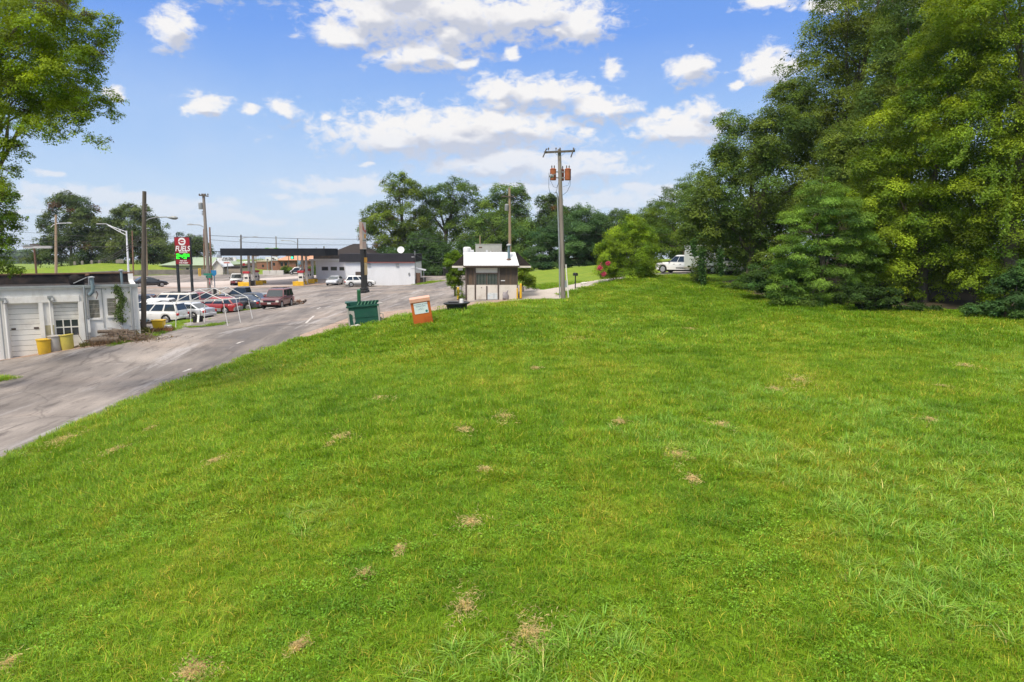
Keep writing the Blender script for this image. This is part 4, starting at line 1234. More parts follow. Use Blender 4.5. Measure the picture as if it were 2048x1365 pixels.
# equipment on the booth roof
FR = Face(O + FB_.n * 2.6, by)
def on_roof(px, off):
    f = Face(O + FB_.n * off, by)
    return O + FB_.t * f.uz(px, 510)[0] + FB_.n * off + Vector((0, 0, ridge - .35)), f
q, f = on_roof(977.5, 2.9)
ac = thing('rooftop_unit', 'boxy beige air conditioning unit on the booth roof', 'air conditioner', q, by)
ACM = M('beige_sheet_metal', (.46, .46, .42), (.40, .40, .37), 1.5, rough=.5, dirt=(.3, .27, .22), dirt_s=2, dirt_amt=.4)
hh = f.uz(977, 490)[1] - (ridge - .35)
MB().box(-1.0, 1.0, -.6, .6, .06, hh, ACM).box(-1.03, 1.03, -.63, .63, hh, hh + .05, ACM).box(-.9, .9, -.5, .5, 0, .06, GREYM).build('cabinet', ACM, ac, bevel=.015)
MB().box(-.74, -.5, -.612, -.601, hh - .25, hh - .16, RUST).build('badge_plate', RUST, ac)
MB().box(-.2, -.08, -.612, -.601, .3, .52, WHITE2).build('notice_plate', WHITE2, ac)
MB().box(.2, .52, -.75, -.61, .05, .36, RUST).box(.10, .2, -.72, -.61, .05, .42, WHITE2).build('service_hatch', RUST, ac)
q, f = on_roof(934.5, 2.4)
ef = thing('exhaust_fan', 'white drum shaped exhaust fan on the left of the booth roof', 'roof fan', q, by)
MB().lathe([(.26, 0), (.26, .1), (.30, .12), (.31, .60), (.28, .70), (.20, .74), (.02, .75)], 22, mat=WHITE2).build('drum', WHITE2, ef, smooth=True)
MB().box(.22, .52, -.2, .2, 0, .52, WHITE2).build('motor_housing', WHITE2, ef, bevel=.03)
q = O + FB_.t * bu(1018, 525) + FB_.n * .5; 
vz = ZE + .04 + .98 * (.75 / 1.5) - .05
vs_ = thing('vent_stack', 'blue grey vent stack rising from the booth roof', 'vent', q + Vector((0, 0, vz)), by)
MB().tube([(0, 0, 0), (0, 0, 1.0)], .10, 12, BLUEM).build('pipe', BLUEM, vs_, smooth=True)
MB().lathe([(.10, 0), (.17, .02), (.17, .1), (.10, .15), (.02, .17)], 14, (0, 0, .98), GALV).build('cap', GALV, vs_, smooth=True)
MB().lathe([(.22, 0), (.2, .03), (.11, .08)], 12, (0, 0, -.02), RUST).build('flashing', RUST, vs_)

# ---- white shop with black mansard
O = at(690, 500, 105.0); O.z = P(760, 105).z - .1
sy = R(2)
FS = Face(O, sy)
su = lambda px, py=545: FS.uz(px, py)[0]
sz = lambda py, px=760: FS.uz(px, py)[1]
t = thing('shop', 'long white clad shop with black mansard and brown hipped roof', 'building', O, sy)
US = su(829.5); ZM0 = sz(524.5); ZM1 = sz(508)
mb = MB().box(0, US, 0, 11, -1, ZM0, WHITE2)
for k in range(46):
    u = US * (k + .5) / 46
    mb.box(u - .02, u + .02, -.025, -.002, -.9, ZM0 - .02, WHITE2)
mb.build('wall', WHITE2, t)
mb = MB()
mb.add([(-.9, -.35, ZM0), (US + .12, -.35, ZM0), (US + .12, .15, ZM1), (-.9, .15, ZM1), (-.9, 11, ZM0), (US + .12, 11, ZM0), (US + .12, 11, ZM1), (-.9, 11, ZM1)], [(0, 1, 2, 3), (1, 5, 6, 2), (5, 4, 7, 6), (4, 0, 3, 7), (3, 2, 6, 7), (0, 4, 5, 1)], BLACKM)
for k in range(30):
    u = -.9 + (US + 1.0) * (k + .5) / 30
    mb.bar((u, -.36, ZM0 + .02), (u, .14, ZM1), .05, .03, BLACKM)
mb.build('mansard', BLACKM, t)
REDT = M('red_trim', (.35, .05, .04), rough=.6)
MB().box(su(735), US + .10, -.37, -.352, ZM0 - .09, ZM0 - .01, REDT).build('trim_strip', REDT, t)
for px in (738.5, 795):
    MB().box(su(px) - .22, su(px) + .22, -.2, -.03, ZM0 - .62, ZM0 - .28, GREYM).build('flood_lamp', GREYM, t)
MB().box(su(711), su(722), -.05, -.028, -.5, sz(544), BROWNT).build('door', BROWNT, t)
MB().box(su(817), su(820), -.12, -.03, sz(551), sz(546), GREYM).build('meter_box', GREYM, t)
MB().box(US - .5, US + .02, -.06, -.03, sz(537), sz(514), WHITE2).build('service_box', WHITE2, t)
MB().tube([(su(830.5), .1, sz(560)), (su(830.5), .1, sz(502))], .06, 8, GALV).build('service_mast', GALV, t)
dish = MB().lathe([(.02, 0), (.45, .06), (.55, .14), (.56, .15), (.02, .03)], 18, mat=WHITE2, mtx=Matrix.Translation((su(797), 3.5, ZM1 + .55)) @ Matrix.Rotation(R(70), 4, 'X'))
dish.tube([(su(797), 3.6, ZM1 - .1), (su(797), 3.6, ZM1 + .5)], .05, 8, GALV)
dish.build('satellite_dish', WHITE2, t, smooth=True)
# hipped roof at the back
FH = Face(O + FS.n * 22, sy)
a0 = FH.uz(655, 512)[0]; a1 = FH.uz(752, 512)[0]; ap = FH.uz(708, 489)
zb = FH.uz(700, 512)[1]
MB().add([(a0, 17.6, zb), (a1, 17.6, zb), (a1, 32, zb), (a0, 32, zb), (ap[0] - .5, 24, ap[1] + .1), (ap[0] + .8, 24, ap[1] + .1)], [(0, 1, 5, 4), (1, 2, 5), (2, 3, 4, 5), (3, 0, 4), (3, 2, 1, 0)], SHINGLE).build('hip_roof', SHINGLE, t)
MB().box(ap[0] + 1.2, ap[0] + 1.9, 24.5, 25.2, ap[1] - .6, ap[1] + .15, BLUEM).build('chimney', BLUEM, t)
# left wing set back, with windows
y0 = 16.5
FW = Face(O + FS.n * y0, sy)
wu = lambda px, py=540: FW.uz(px, py)[0]
wz = lambda py, px=660: FW.uz(px, py)[1]
ua, ub = wu(632), wu(691)
wops = [(wu(643.5), wu(656.5), wz(541.5), wz(534)), (wu(661.5), wu(674), wz(541.5), wz(534)), (wu(679), wu(692) - .3, wz(541.5), wz(534.5))]
mb = MB(); wall_open(mb, ua, ub + 3, -1.5, wz(523), wops, y0, y0 + .25, WHITE2)
mb.box(ua, ua + .25, y0 + .251, y0 + 9, -1.5, wz(523), WHITE2); mb.box(ua - 1.0, ua - .9, y0 + .6, y0 + 2, -1.5, wz(523), WHITE2)
mb.build('wing_wall', WHITE2, t)
MB().box(wu(619), ub + 1.5, y0 - .35, y0 + 9, wz(522.5), wz(518.5), WHITE2).build('wing_roof', WHITE2, t)
MB().box(wu(626), wu(690), y0 + .6, y0 + 1.0, wz(518.4), wz(511), DARKROOF).build('wing_parapet', DARKROOF, t)
for o in wops:
    f = MB().box(o[0], o[1], y0 + .1, y0 + .13, o[2], o[3], GLASSD).build('window', GLASSD, t)
    MB().ring(o[0], o[1], o[2], o[3], y0, y0 + .09, .09, BROWNT).build('frame', BROWNT, f)
# small bin store at the right end
q = P(837, 106)
ur = thing('utility_rack', 'rusty equipment rack with a sloping hood at the shop corner', 'equipment', q, 0)
MB().box(-.4, .3, -.3, .3, 0, 1.6, RUST).box(.35, 1.1, -.3, .3, 0, .9, DARKROOF).build('cabinet', RUST, ur)
MB().slab((-.5, -.5, 2.3), (1.2, -.5, 1.95), (1.2, .3, 2.15), (-.5, .3, 2.5), .05, GALV).bar((.9, -.4, 0), (.9, -.4, 2.0), .06, .06, GALV).build('hood', GALV, ur)

# ---- fuel canopy
O = P(560, 114); O.z = P(540, 114).z
FCn = Face(Vector((O.x, 112.0, O.z)), R(0.5))
t = thing('fuel_canopy', 'flat black edged canopy over the fuel pumps', 'canopy', FCn.O, FCn.yaw)
c0, zt = FCn.uz(440, 497.3); c1, _ = FCn.uz(650, 500); zbm = FCn.uz(560, 512)[1]
FASC = M('black_fascia', (.012, .015, .02), (.02, .023, .028), .8, rough=.8, spec=.1, dirt=(.04, .036, .033), dirt_s=.5, dirt_amt=.5)
SOFF = M('canopy_soffit', (.55, .50, .44), (.48, .43, .38), 1.0, rough=.6)
mb = MB(); dpt = 8.6
for a, b, c, d in ((c0, c1, 0, .12), (c0, c1, dpt - .12, dpt), (c0, c0 + .12, .121, dpt - .121), (c1 - .12, c1, .121, dpt - .121)):
    mb.box(a, b, c, d, zbm, zt, FASC)
mb.build('fascia', FASC, t)
MB().box(c0 + .122, c1 - .122, .122, dpt - .122, zbm + .05, zbm + .16, SOFF).build('soffit', SOFF, t)
MB().box(c0 + .122, c1 - .122, .122, dpt - .122, zt - .35, zt - .25, DARKROOF).build('roof_deck', DARKROOF, t)
for px in (500, 540, 568, 604):
    u = FCn.uz(px, 512)[0]
    MB().box(u - .4, u + .4, 2.2, 3.0, zbm - .12, zbm + .049, SOFF).build('lamp_housing', SOFF, t)
POST = M('canopy_post_paint', (.50, .47, .42), (.42, .39, .35), 2, rough=.5)
for px, yy in ((498.5, 6.5), (507.3, 2.2), (605.2, 6.5), (613, 2.2)):
    f = Face(FCn.O + FCn.n * yy, FCn.yaw)
    u = f.uz(px, 540)[0]
    MB().box(u - .17, u + .17, yy - .17, yy + .17, -.2, zbm + .049, POST).build('post', POST, t)
# pumps and their islands
PUMPW = M('pump_white', (.66, .63, .58), (.58, .55, .5), 2, rough=.4)
PRED = M('pump_red', (.42, .03, .035), rough=.4)
YEL = M('safety_yellow', (.72, .44, .02), (.62, .36, .02), 2, rough=.5, dirt=(.3, .2, .05), dirt_s=3, dirt_amt=.4)
BLK = M('black_plastic', (.02, .02, .022), rough=.5)
def pump(loc, lab):
    p = thing('fuel_pump', lab, 'fuel pump', loc, 0, 'fuel pumps under the canopy')
    MB().box(-.42, .42, -.3, .3, .12, 1.55, PUMPW).add([(-.42, -.3, 1.55), (.42, -.3, 1.55), (.42, .3, 1.55), (-.42, .3, 1.55), (-.33, -.24, 2.05), (.33, -.24, 2.05), (.33, .24, 2.05), (-.33, .24, 2.05)], [(0, 1, 5, 4), (1, 2, 6, 5), (2, 3, 7, 6), (3, 0, 4, 7), (4, 5, 6, 7)], PUMPW).build('cabinet', PUMPW, p)
    MB().box(-.52, .52, -.34, .34, 2.05, 2.4, PRED).build('crown_sign', PRED, p, bevel=.03)
    MB().box(-.25, .25, -.33, -.302, 1.2, 1.48, BLK).build('display', BLK, p)
    MB().tube([(.43, -.1, 1.3), (.62, -.15, 1.25), (.66, -.15, .6), (.5, -.1, .5), (.47, -.1, 1.0)], .03, 6, BLK).build('hose', BLK, p)
    MB().box(.43, .56, -.16, .02, 1.2, 1.5, BLK).build('nozzle', BLK, p)
def island(loc, lab, L=1.6):
    p = thing('pump_island', lab, 'pump island', loc, 0, 'pump islands under the canopy')
    MB().box(-L / 2, L / 2, -.8, .8, -.1, .16, POST).build('plinth', POST, p)
    for s in (-1, 1):
        MB().box(-L / 2 - .1, L / 2 + .1, s * .8 - .14 * (s < 0) , s * .8 + .14 * (s > 0), 0, .72, YEL).build('guard', YEL, p, bevel=.04)
    return p
for px, Y, kind in ((491.5, 112.6, 'left'), (519, 116.5, 'rearleft'), (600, 112.6, 'right'), (622, 116.5, 'rearright')):
    nm = {'left': 'behind the red and white pickup', 'rearleft': 'beside the left canopy posts', 'right': 'in front of the smart little car', 'rearright': 'nearest the white shop'}[kind]
    g = P(px, Y)
    island(g, 'low pump island with yellow guard, ' + nm)
    pump(Vector((g.x + (.25 if 'rear' not in kind else -.5), g.y, g.z)) + Vector((0, 0, .05)), 'white and red fuel pump on the island ' + nm)
g = P(506, 113)
tb = thing('waste_bin', 'dark bin between the left pumps', 'bin', g, 0)
MB().lathe([(.26, 0), (.3, .05), (.33, .8), (.34, .95), (.25, 1.0)], 16, mat=BLK).build('body', BLK, tb, smooth=True)
MB().lathe([(.36, .9), (.37, .96), (.2, 1.12)], 16, mat=GREYM).build('lid', GREYM, tb, smooth=True)

# ---- far side of the highway
def block(name, lab, cat, pxs, py_top, Y, depth, mat, roof=None, windows=(), roof_py=None, group=None, base_py=None):
    a = at(pxs[0], 500, Y); b = at(pxs[1], 500, Y)
    zt_ = at((pxs[0] + pxs[1]) / 2, py_top, Y).z
    g = T((a.x + b.x) / 2, Y)
    if base_py: g = min(g, at(pxs[0], base_py, Y).z)
    t = thing(name, lab, cat, (a.x, Y, g), 0, group)
    w_ = b.x - a.x
    wins = []
    for (x0, x1, y0, y1) in windows:
        p = at(x0, y1, Y); q = at(x1, y0, Y)
        wins.append((p.x - a.x, q.x - a.x, p.z - g, q.z - g))
    mb = MB(); wall_open(mb, 0, w_, -1.5, zt_ - g, wins, 0, .3, mat)
    mb.box(0, .3, .301, depth, -1.5, zt_ - g, mat); mb.box(w_ - .3, w_, .301, depth, -1.5, zt_ - g, mat); mb.box(.301, w_ - .301, depth - .3, depth, -1.5, zt_ - g, mat)
    mb.build('wall', mat, t)
    for o in wins:
        MB().box(o[0], o[1], .15, .2, o[2], o[3], GLASSD).build('window', GLASSD, t)
    if roof_py:
        zr = at(pxs[0], roof_py, Y).z - g; ze = zt_ - g
        MB().add([(-.6, -.6, ze), (w_ + .6, -.6, ze), (w_ + .6, depth + .6, ze), (-.6, depth + .6, ze), (min(3, w_ * .2), depth / 2, zr), (w_ - min(3, w_ * .2), depth / 2, zr)], [(0, 1, 5, 4), (1, 2, 5), (2, 3, 4, 5), (3, 0, 4), (3, 2, 1, 0)], roof).build('roof', roof, t)
    elif roof:
        MB().box(-.15, w_ + .15, -.15, depth + .15, zt_ - g, zt_ - g + .35, roof).build('roof', roof, t)
    return t
ORANGE = M('orange_tiles', (.52, .26, .15), (.44, .21, .12), 2, rough=.7)
GREENR = M('pale_green_roof', (.27, .34, .22), (.22, .29, .19), .6, rough=.6)
TAN = M('tan_wall', (.46, .38, .29), (.40, .33, .25), 1, rough=.8)
STONE = M('stone_wall', (.27, .235, .21), (.17, .15, .135), 1.2, rough=.95, bump=.5)
block('brick_office', 'brick office with orange tiled roof seen below the canopy', 'building', (557, 626), 521, 168, 12, BRICK, ORANGE, [(561, 566, 525, 533), (569, 574, 525, 533), (561, 566, 538, 543), (569, 574, 538, 543), (592, 600, 526, 533)], roof_py=508)
block('brick_annex', 'small brick annex at the left of the orange roofed office', 'building', (541, 556.5), 521, 169, 10, BRICK, TAN, [(546, 550, 526, 532)])
block('brick_store', 'low brick store left of the annex with a pale parapet', 'building', (512, 537), 524, 185, 12, BRICK, TAN, [(524, 528, 530, 535)])
block('far_store', 'small red and white store far down the road', 'building', (464, 492), 527, 200, 12, BRICK, WHITE2, [(470, 476, 531, 536)])
wl = block('low_pavilion', 'long low tan building with a dark roof edge across the highway', 'building', (433, 478), 536.5, 150, 8, TAN, DARKROOF)
gb = block('green_roofed_hall', 'tan hall with a long pale green roof behind the fuel sign', 'building', (322, 434), 531, 160, 16, TAN, GREENR, [(346, 352, 536, 542), (372, 378, 536, 542)], roof_py=516)
q = P(437, 149)
gp = thing('gabled_porch', 'small cream porch with a steep gable beside the cleaners sign', 'porch', q, 0)
zr = at(437, 517.5, 149).z - q.z; ze = at(437, 531, 149).z - q.z
MB().box(-1.0, 1.0, 0, 5, -1, ze, CREAM).prism([(-1.0, ze), (1.0, ze), (0, zr - .3)], 0, 5, CREAM).build('wall', CREAM, gp)
MB().slab((-1.5, -.5, ze - .3), (0, -.5, zr), (0, 5, zr), (-1.5, 5, ze - .3), .22, WHITE2).slab((0, -.5, zr), (1.5, -.5, ze - .3), (1.5, 5, ze - .3), (0, 5, zr), .22, WHITE2).build('roof', WHITE2, gp)
# retaining wall of the grass bank
def low_wall(name, lab, path, h, th, mat):
    pts_ = [P(px, Y) for px, Y in path]
    t = thing(name, lab, 'wall', pts_[0], 0)
    mb = MB()
    for a, b in zip(pts_, pts_[1:]):
        a_ = a - pts_[0]; b_ = b - pts_[0]
        n = Vector((-(b_ - a_).y, (b_ - a_).x, 0)).normalized() * th
        mb.add([a_ + Vector((0, 0, -1)), b_ + Vector((0, 0, -1)), b_ + n + Vector((0, 0, -1)), a_ + n + Vector((0, 0, -1)), a_ + Vector((0, 0, h)), b_ + Vector((0, 0, h)), b_ + n + Vector((0, 0, h)), a_ + n + Vector((0, 0, h))], [(0, 1, 5, 4), (1, 2, 6, 5), (2, 3, 7, 6), (3, 0, 4, 7), (4, 5, 6, 7), (3, 2, 1, 0)], mat)
    mb.build('wall', mat, t)
low_wall('retaining_wall', 'long low dark stone wall holding the grass bank beyond the highway', [(150, 137), (220, 140), (300, 143), (380, 146), (424, 148)], 1.0, .4, STONE)
q = P(547, 140)
cb = thing('planter_wall', 'white concrete barrier of three sections beyond the pumps', 'barrier', q, 0)
CONC = M('pale_concrete', (.56, .54, .50), (.48, .46, .42), 1.5, rough=.8)
for k, (a, b) in enumerate(((-2.1, -.7), (-.68, .68), (.7, 2.1))):
    MB().prism([(a, 0), (b, 0), (b - .04, 1.0), (a + .04, 1.0)], -.25, .25, CONC).build('section', CONC, cb)
# ------------------------------------------------------------------ vehicles
def paint(name, c, rough=.28, metal=0.0, dirt=.25):
    m = M(name, c, tuple(x * .93 for x in c), 1.5, rough=rough, metal=metal, spec=.5, coat=.6, dirt=tuple(.5 * x + .12 for x in c), dirt_s=1.2, dirt_amt=dirt)
    return m
CWHITE = paint('car_white', (.72, .72, .70)); CPEARL = paint('car_pearl', (.66, .63, .56)); CSILV = paint('car_silver', (.55, .57, .60), .3, .35); CRED = paint('car_red', (.30, .022, .02)); CDRED = paint('car_dark_red', (.20, .03, .035))
CGREY = paint('car_charcoal', (.045, .05, .06)); CBLACK = paint('car_black', (.016, .018, .022)); CMAR = paint('car_maroon', (.13, .028, .03)); CBLUE = paint('car_dark_blue', (.02, .03, .07)); CGREYCLAD = M('grey_cladding', (.24, .24, .24), rough=.6)
CARGL = M('car_glass', (.018, .026, .03), (.03, .04, .045), .8, rough=.04, spec=.8)
TYRE = M('tyre_rubber', (.018, .018, .018), (.03, .028, .026), 4, rough=.9)
RIM = M('alloy_rim', (.50, .50, .50), (.36, .36, .36), 5, rough=.3, metal=.7)
TAIL = M('tail_lamp_red', (.42, .015, .015), rough=.15, spec=.6)
HEAD = M('head_lamp_lens', (.62, .60, .54), rough=.1, spec=.7)
AMBER = M('amber_lens', (.60, .28, .05), rough=.2)
UNDER = M('underbody', (.012, .012, .012), rough=.95)
PLATE = M('number_plate', (.66, .66, .64), rough=.5)
CHROME = M('chrome_trim', (.60, .60, .60), rough=.2, metal=.9)
BLKT = M('black_trim', (.02, .02, .02), rough=.55)

def wheel_mesh(r, w_):
    mb = MB()
    mx = Matrix.Rotation(R(90), 4, 'X')
    prof = [(r * .62, -w_ / 2), (r * .93, -w_ / 2), (r, -w_ * .36), (r, w_ * .36), (r * .93, w_ / 2), (r * .62, w_ / 2)]
    mb.lathe(prof, 24, mat=TYRE, mtx=mx)
    return mb
def rim_mesh(r, w_, s):
    mb = MB()
    mx = Matrix.Rotation(R(90), 4, 'X')
    y = s * w_ / 2
    mb.lathe([(r * .66, -s * (w_ / 2 + .004)), (r * .62, -s * (w_ / 2 + .012)), (r * .56, -s * (w_ / 2 - .01)), (r * .5, -s * (w_ / 2 - .05))] if s > 0 else [(r * .66, w_ / 2 + .004), (r * .62, w_ / 2 + .012), (r * .56, w_ / 2 - .01), (r * .5, w_ / 2 - .05)], 24, mat=RIM, mtx=mx)
    for k in range(5):
        a = 2 * PI * k / 5 + .3
        p = Vector((math.cos(a) * r * .12, y + s * .004, math.sin(a) * r * .12)); q = Vector((math.cos(a) * r * .6, y - s * .01, math.sin(a) * r * .6))
        mb.bar(p, q, r * .17, .03, RIM)
    mb.lathe([(r * .18, 0), (r * .16, .02), (.01, .025)], 12, mat=RIM, mtx=Matrix.Translation((0, y - s * .0, 0)) @ Matrix.Rotation(R(-90 * s), 4, 'X'))
    return mb

SPEC = {
 'suv': dict(L=4.85, W=1.86, H=1.72, deck=[(-.5, .70), (-.495, .98), (.17, 1.04), (.22, 1.03), (.41, .95), (.475, .84), (.5, .62)], cab=(-.49, .235, -.445, .055), belt=1.0, r=.36, wb=(-.29, .32), sp=(.0, .34, .68, 1.0)),
 'bigsuv': dict(L=5.3, W=2.0, H=1.92, deck=[(-.5, .70), (-.497, 1.1), (.19, 1.16), (.23, 1.15), (.44, 1.08), (.485, .95), (.5, .62)], cab=(-.49, .24, -.465, .115), belt=1.12, r=.39, wb=(-.27, .33), sp=(0, .36, .70, 1.0)),
 'boxsuv': dict(L=4.7, W=1.8, H=1.76, deck=[(-.5, .70), (-.495, .98), (.15, 1.05), (.19, 1.04), (.44, .97), (.485, .88), (.5, .60)], cab=(-.485, .20, -.45, .085), belt=1.02, r=.37, wb=(-.28, .33), sp=(0, .36, .70, 1.0)),
 'crossover': dict(L=4.5, W=1.82, H=1.64, deck=[(-.5, .66), (-.49, .94), (.16, 1.0), (.22, .98), (.42, .88), (.48, .74), (.5, .56)], cab=(-.475, .25, -.39, .06), belt=.97, r=.35, wb=(-.29, .31), sp=(0, .34, .68, 1.0)),
 'hatch': dict(L=4.37, W=1.78, H=1.57, deck=[(-.5, .62), (-.485, .93), (.15, .98), (.24, .95), (.42, .82), (.48, .7), (.5, .5)], cab=(-.47, .27, -.36, .06), belt=.94, r=.33, wb=(-.29, .32), sp=(0, .30, .66, 1.0)),
 'sedan': dict(L=4.8, W=1.82, H=1.46, deck=[(-.5, .62), (-.49, .94), (-.36, .99), (-.30, .98), (.2, .95), (.26, .93), (.43, .80), (.485, .68), (.5, .48)], cab=(-.385, .27, -.22, .055), belt=.94, r=.33, wb=(-.28, .31), sp=(0, .44, 1.0)),
 'pickup': dict(L=5.7, W=1.98, H=1.9, deck=[(-.5, .75), (-.497, 1.18), (-.11, 1.18), (-.08, 1.12), (.17, 1.14), (.21, 1.14), (.43, 1.07), (.485, .95), (.5, .62)], cab=(-.11, .235, -.085, .10), belt=1.12, r=.41, wb=(-.29, .33), sp=(0, .48, 1.0)),
 'smart': dict(L=2.6, W=1.55, H=1.54, deck=[(-.5, .7), (-.48, .95), (.2, .95), (.36, .88), (.47, .72), (.5, .5)], cab=(-.46, .40, -.38, .10), belt=.92, r=.29, wb=(-.33, .36), sp=(0, .5, 1.0)),
 'van': dict(L=5.9, W=2.0, H=2.7, deck=[(-.5, .9), (-.497, 1.25), (.3, 1.25), (.36, 1.22), (.46, 1.05), (.49, .9), (.5, .6)], cab=(-.495, .40, -.485, .24), belt=1.2, r=.36, wb=(-.28, .35), sp=(.78, 1.0)),
}
def car(name, label, cat, loc, yaw, kind, body, lower=None, group=None, roofrack=False, side_glass=True, grille=True, lamps=True, panel_only=False, tail=TAIL, tip=None):
    s = SPEC[kind]
    Lc, Wd, Hc = s['L'], s['W'], s['H']
    t = thing(name, label, cat, loc, yaw, group)
    dx = [d[0] for d in s['deck']]; dz = [d[1] for d in s['deck']]
    r = s['r']; wx = [f * Lc for f in s['wb']]
    sill = .30 if kind in ('sedan', 'hatch', 'smart', 'van') else .36
    xs_ = sorted(set([round(f * Lc, 4) for f in np.linspace(-.5, .5, 41)] + [f * Lc for f in dx] + [w_ + o * r * 1.16 for w_ in wx for o in (-1, -.92, -.7, -.4, 0, .4, .7, .92, 1)]))
    rings = []
    for x in xs_:
        f = x / Lc
        top = float(np.interp(f, dx, dz))
        e = min(1, (0.5 - abs(f)) / .10)
        hw = Wd / 2 * (1 - .13 * (1 - e) ** 2)
        zb = sill + (.10 if e < .25 else 0) * (1 - e / .25 if e < .25 else 0)
        for w_ in wx:
            d_ = abs(x - w_)
            if d_ < r * 1.16:
                zb = max(zb, r + math.sqrt(max(0, (r * 1.16) ** 2 - d_ * d_)))
        top = max(top, zb + .06)
        zb = min(zb, top - .05)
        h_ = top - zb
        crown_ = .035 * e
        half = [(hw * .965, zb), (hw, zb + h_ * .30), (hw * .995, zb + h_ * .62), (hw * .965, zb + h_ * .88), (hw * .90, top - .004), (hw * .45, top + crown_)]
        rings.append([(x, y, z) for y, z in half] + [(x, -y, z) for y, z in half[::-1]])
    vs = [p for rg in rings for p in rg]; n = len(rings[0])
    fs = []
    mi = []
    for i in range(len(rings) - 1):
        for k in range(n - 1):
            fs.append((i * n + k, i * n + k + 1, (i + 1) * n + k + 1, (i + 1) * n + k))
    fs.append(tuple(range(n))); fs.append(tuple((len(rings) - 1) * n + k for k in range(n)))
    mb = MB().add(vs, fs, body)
    # greenhouse
    a0, a1, b0, b1 = [f * Lc for f in s['cab']]
    zb_ = s['belt'] - .01; zr = Hc
    def ring(x0, x1, hw, z, ch):
        return [(x0, -hw + ch, z), (x0 + ch * .5, -hw, z), (x1 - ch, -hw, z), (x1, -hw + ch * 1.6, z), (x1, hw - ch * 1.6, z), (x1 - ch, hw, z), (x0 + ch * .5, hw, z), (x0, hw - ch, z)]
    tum = .79 if kind != 'van' else .9
    lo = ring(a0, a1, Wd / 2 * .935, zb_, .10); hi = ring(b0, b1, Wd / 2 * tum, zr - .07, .09); tp = ring(b0 + .10, b1 - .16, Wd / 2 * (tum - .09), zr, .06)
    vs = lo + hi + tp
    fs = [(i, (i + 1) % 8, 8 + (i + 1) % 8, 8 + i) for i in range(8)] + [(8 + i, 8 + (i + 1) % 8, 16 + (i + 1) % 8, 16 + i) for i in range(8)] + [tuple(range(16, 24))]
    mb.add(vs, fs, body)
    bo = mb.build('body', body, t, smooth=True)
    # dark underside
    MB().box(-Lc * .46, Lc * .46, -Wd * .36, Wd * .36, .20, sill + .25, UNDER).build('underbody', UNDER, t)
    # lower cladding or two-tone
    if lower:
        m2 = MB()
        for sgn in (-1, 1):
            m2.box(wx[0] + r * 1.2, wx[1] - r * 1.2, sgn * Wd / 2 * (.99 if sgn > 0 else 1.012), sgn * Wd / 2 * (1.012 if sgn > 0 else .99), sill - .02, sill + .26, lower)
        m2.box(-Lc * .508, -Lc * .44, -Wd * .455, Wd * .455, sill + .02, sill + .38, lower)
        m2.box(Lc * .44, Lc * .508, -Wd * .455, Wd * .455, sill + .02, sill + .38, lower)
        m2.build('bumper', lower, t, bevel=.04)
    else:
        for e_ in (-1, 1):
            x0, x1 = sorted((e_ * Lc * .455, e_ * Lc * .512))
            MB().box(x0, x1, -Wd * .44, Wd * .44, sill + .04, sill + .30, body).build('bumper', body, t, bevel=.05)
    V = lambda a: Vector(a)
    def pane(q, u0, u1, v0, v1, name_):
        """q: bottom-left, bottom-right, top-right, top-left"""
        def pt(u, v):
            return (q[0].lerp(q[1], u)).lerp(q[3].lerp(q[2], u), v)
        c = [pt(u0, v0), pt(u1, v0), pt(u1, v1), pt(u0, v1)]
        nrm = (c[1] - c[0]).cross(c[3] - c[0]).normalized()
        cen = sum(c, Vector()) / 4
        if nrm.dot(cen - Vector(((a0 + a1) / 2, 0, zb_ + .2))) < 0:
            nrm = -nrm; c = c[::-1]
        c = [p + nrm * .012 for p in c]
        return MB().slab(c[0], c[1], c[2], c[3], .03, CARGL).build(name_, CARGL, t)
    L_, Hh = [V(p) for p in lo], [V(p) for p in hi]
    pane([L_[3], L_[4], Hh[4], Hh[3]], -.06, 1.06, .08, .93, 'windscreen')
    if kind != 'van':
        pane([L_[0], L_[7], Hh[7], Hh[0]], .03, .97, .16 if kind != 'sedan' else .10, .92, 'rear_window')
    sp = s['sp']
    for sgn, (A0, A1) in ((-1, (1, 2)), (1, (6, 5))):
        q = [L_[A0], L_[A1], Hh[A1], Hh[A0]]
        for u0, u1 in zip(sp, sp[1:]):
            pane(q, u0 + .025, u1 - .02, .10, .90, 'side_window')
    # wheels
    ww = .23
    for w_ in wx:
        for sgn in (-1, 1):
            wo = wheel_mesh(r, ww).build('wheel', TYRE, t, smooth=True)
            wo.location = (w_, sgn * (Wd / 2 - ww / 2 - .015), r)
            rim_mesh(r, ww, sgn).build('rim', RIM, wo)
    # lamps, plates, mirrors, handles
    ztl = float(np.interp(-.48, dx, dz)) - .16
    zhl = float(np.interp(.47, dx, dz)) - .10
    for sgn in (-1, 1):
        y0 = sgn * Wd * .35; y1 = sgn * Wd * .475
        hgt = {'pickup': .42, 'van': .5, 'bigsuv': .5, 'boxsuv': .4}.get(kind, .2)
        wdt = .55 if hgt > .3 else 1.0
        ya = y1 - (y1 - y0) * wdt
        MB().box(-Lc * .507, -Lc * .462, min(ya, y1), max(ya, y1), ztl - hgt * .7, ztl + .06, tail).build('tail_light', tail, t, bevel=.03)
        MB().box(Lc * .458, Lc * .503, min(y0 * .88, y1 * .97), max(y0 * .88, y1 * .97), zhl - .17, zhl, HEAD).build('headlight', HEAD, t, bevel=.03)
        MB().box(a1 - .28, a1 - .14, sgn * Wd * .475 if sgn > 0 else -Wd * .475 - .2, sgn * Wd * .475 + .2 if sgn > 0 else -Wd * .475, zb_ + .02, zb_ + .17, body if kind not in ('pickup',) else BLKT).build('mirror', body, t, bevel=.03)
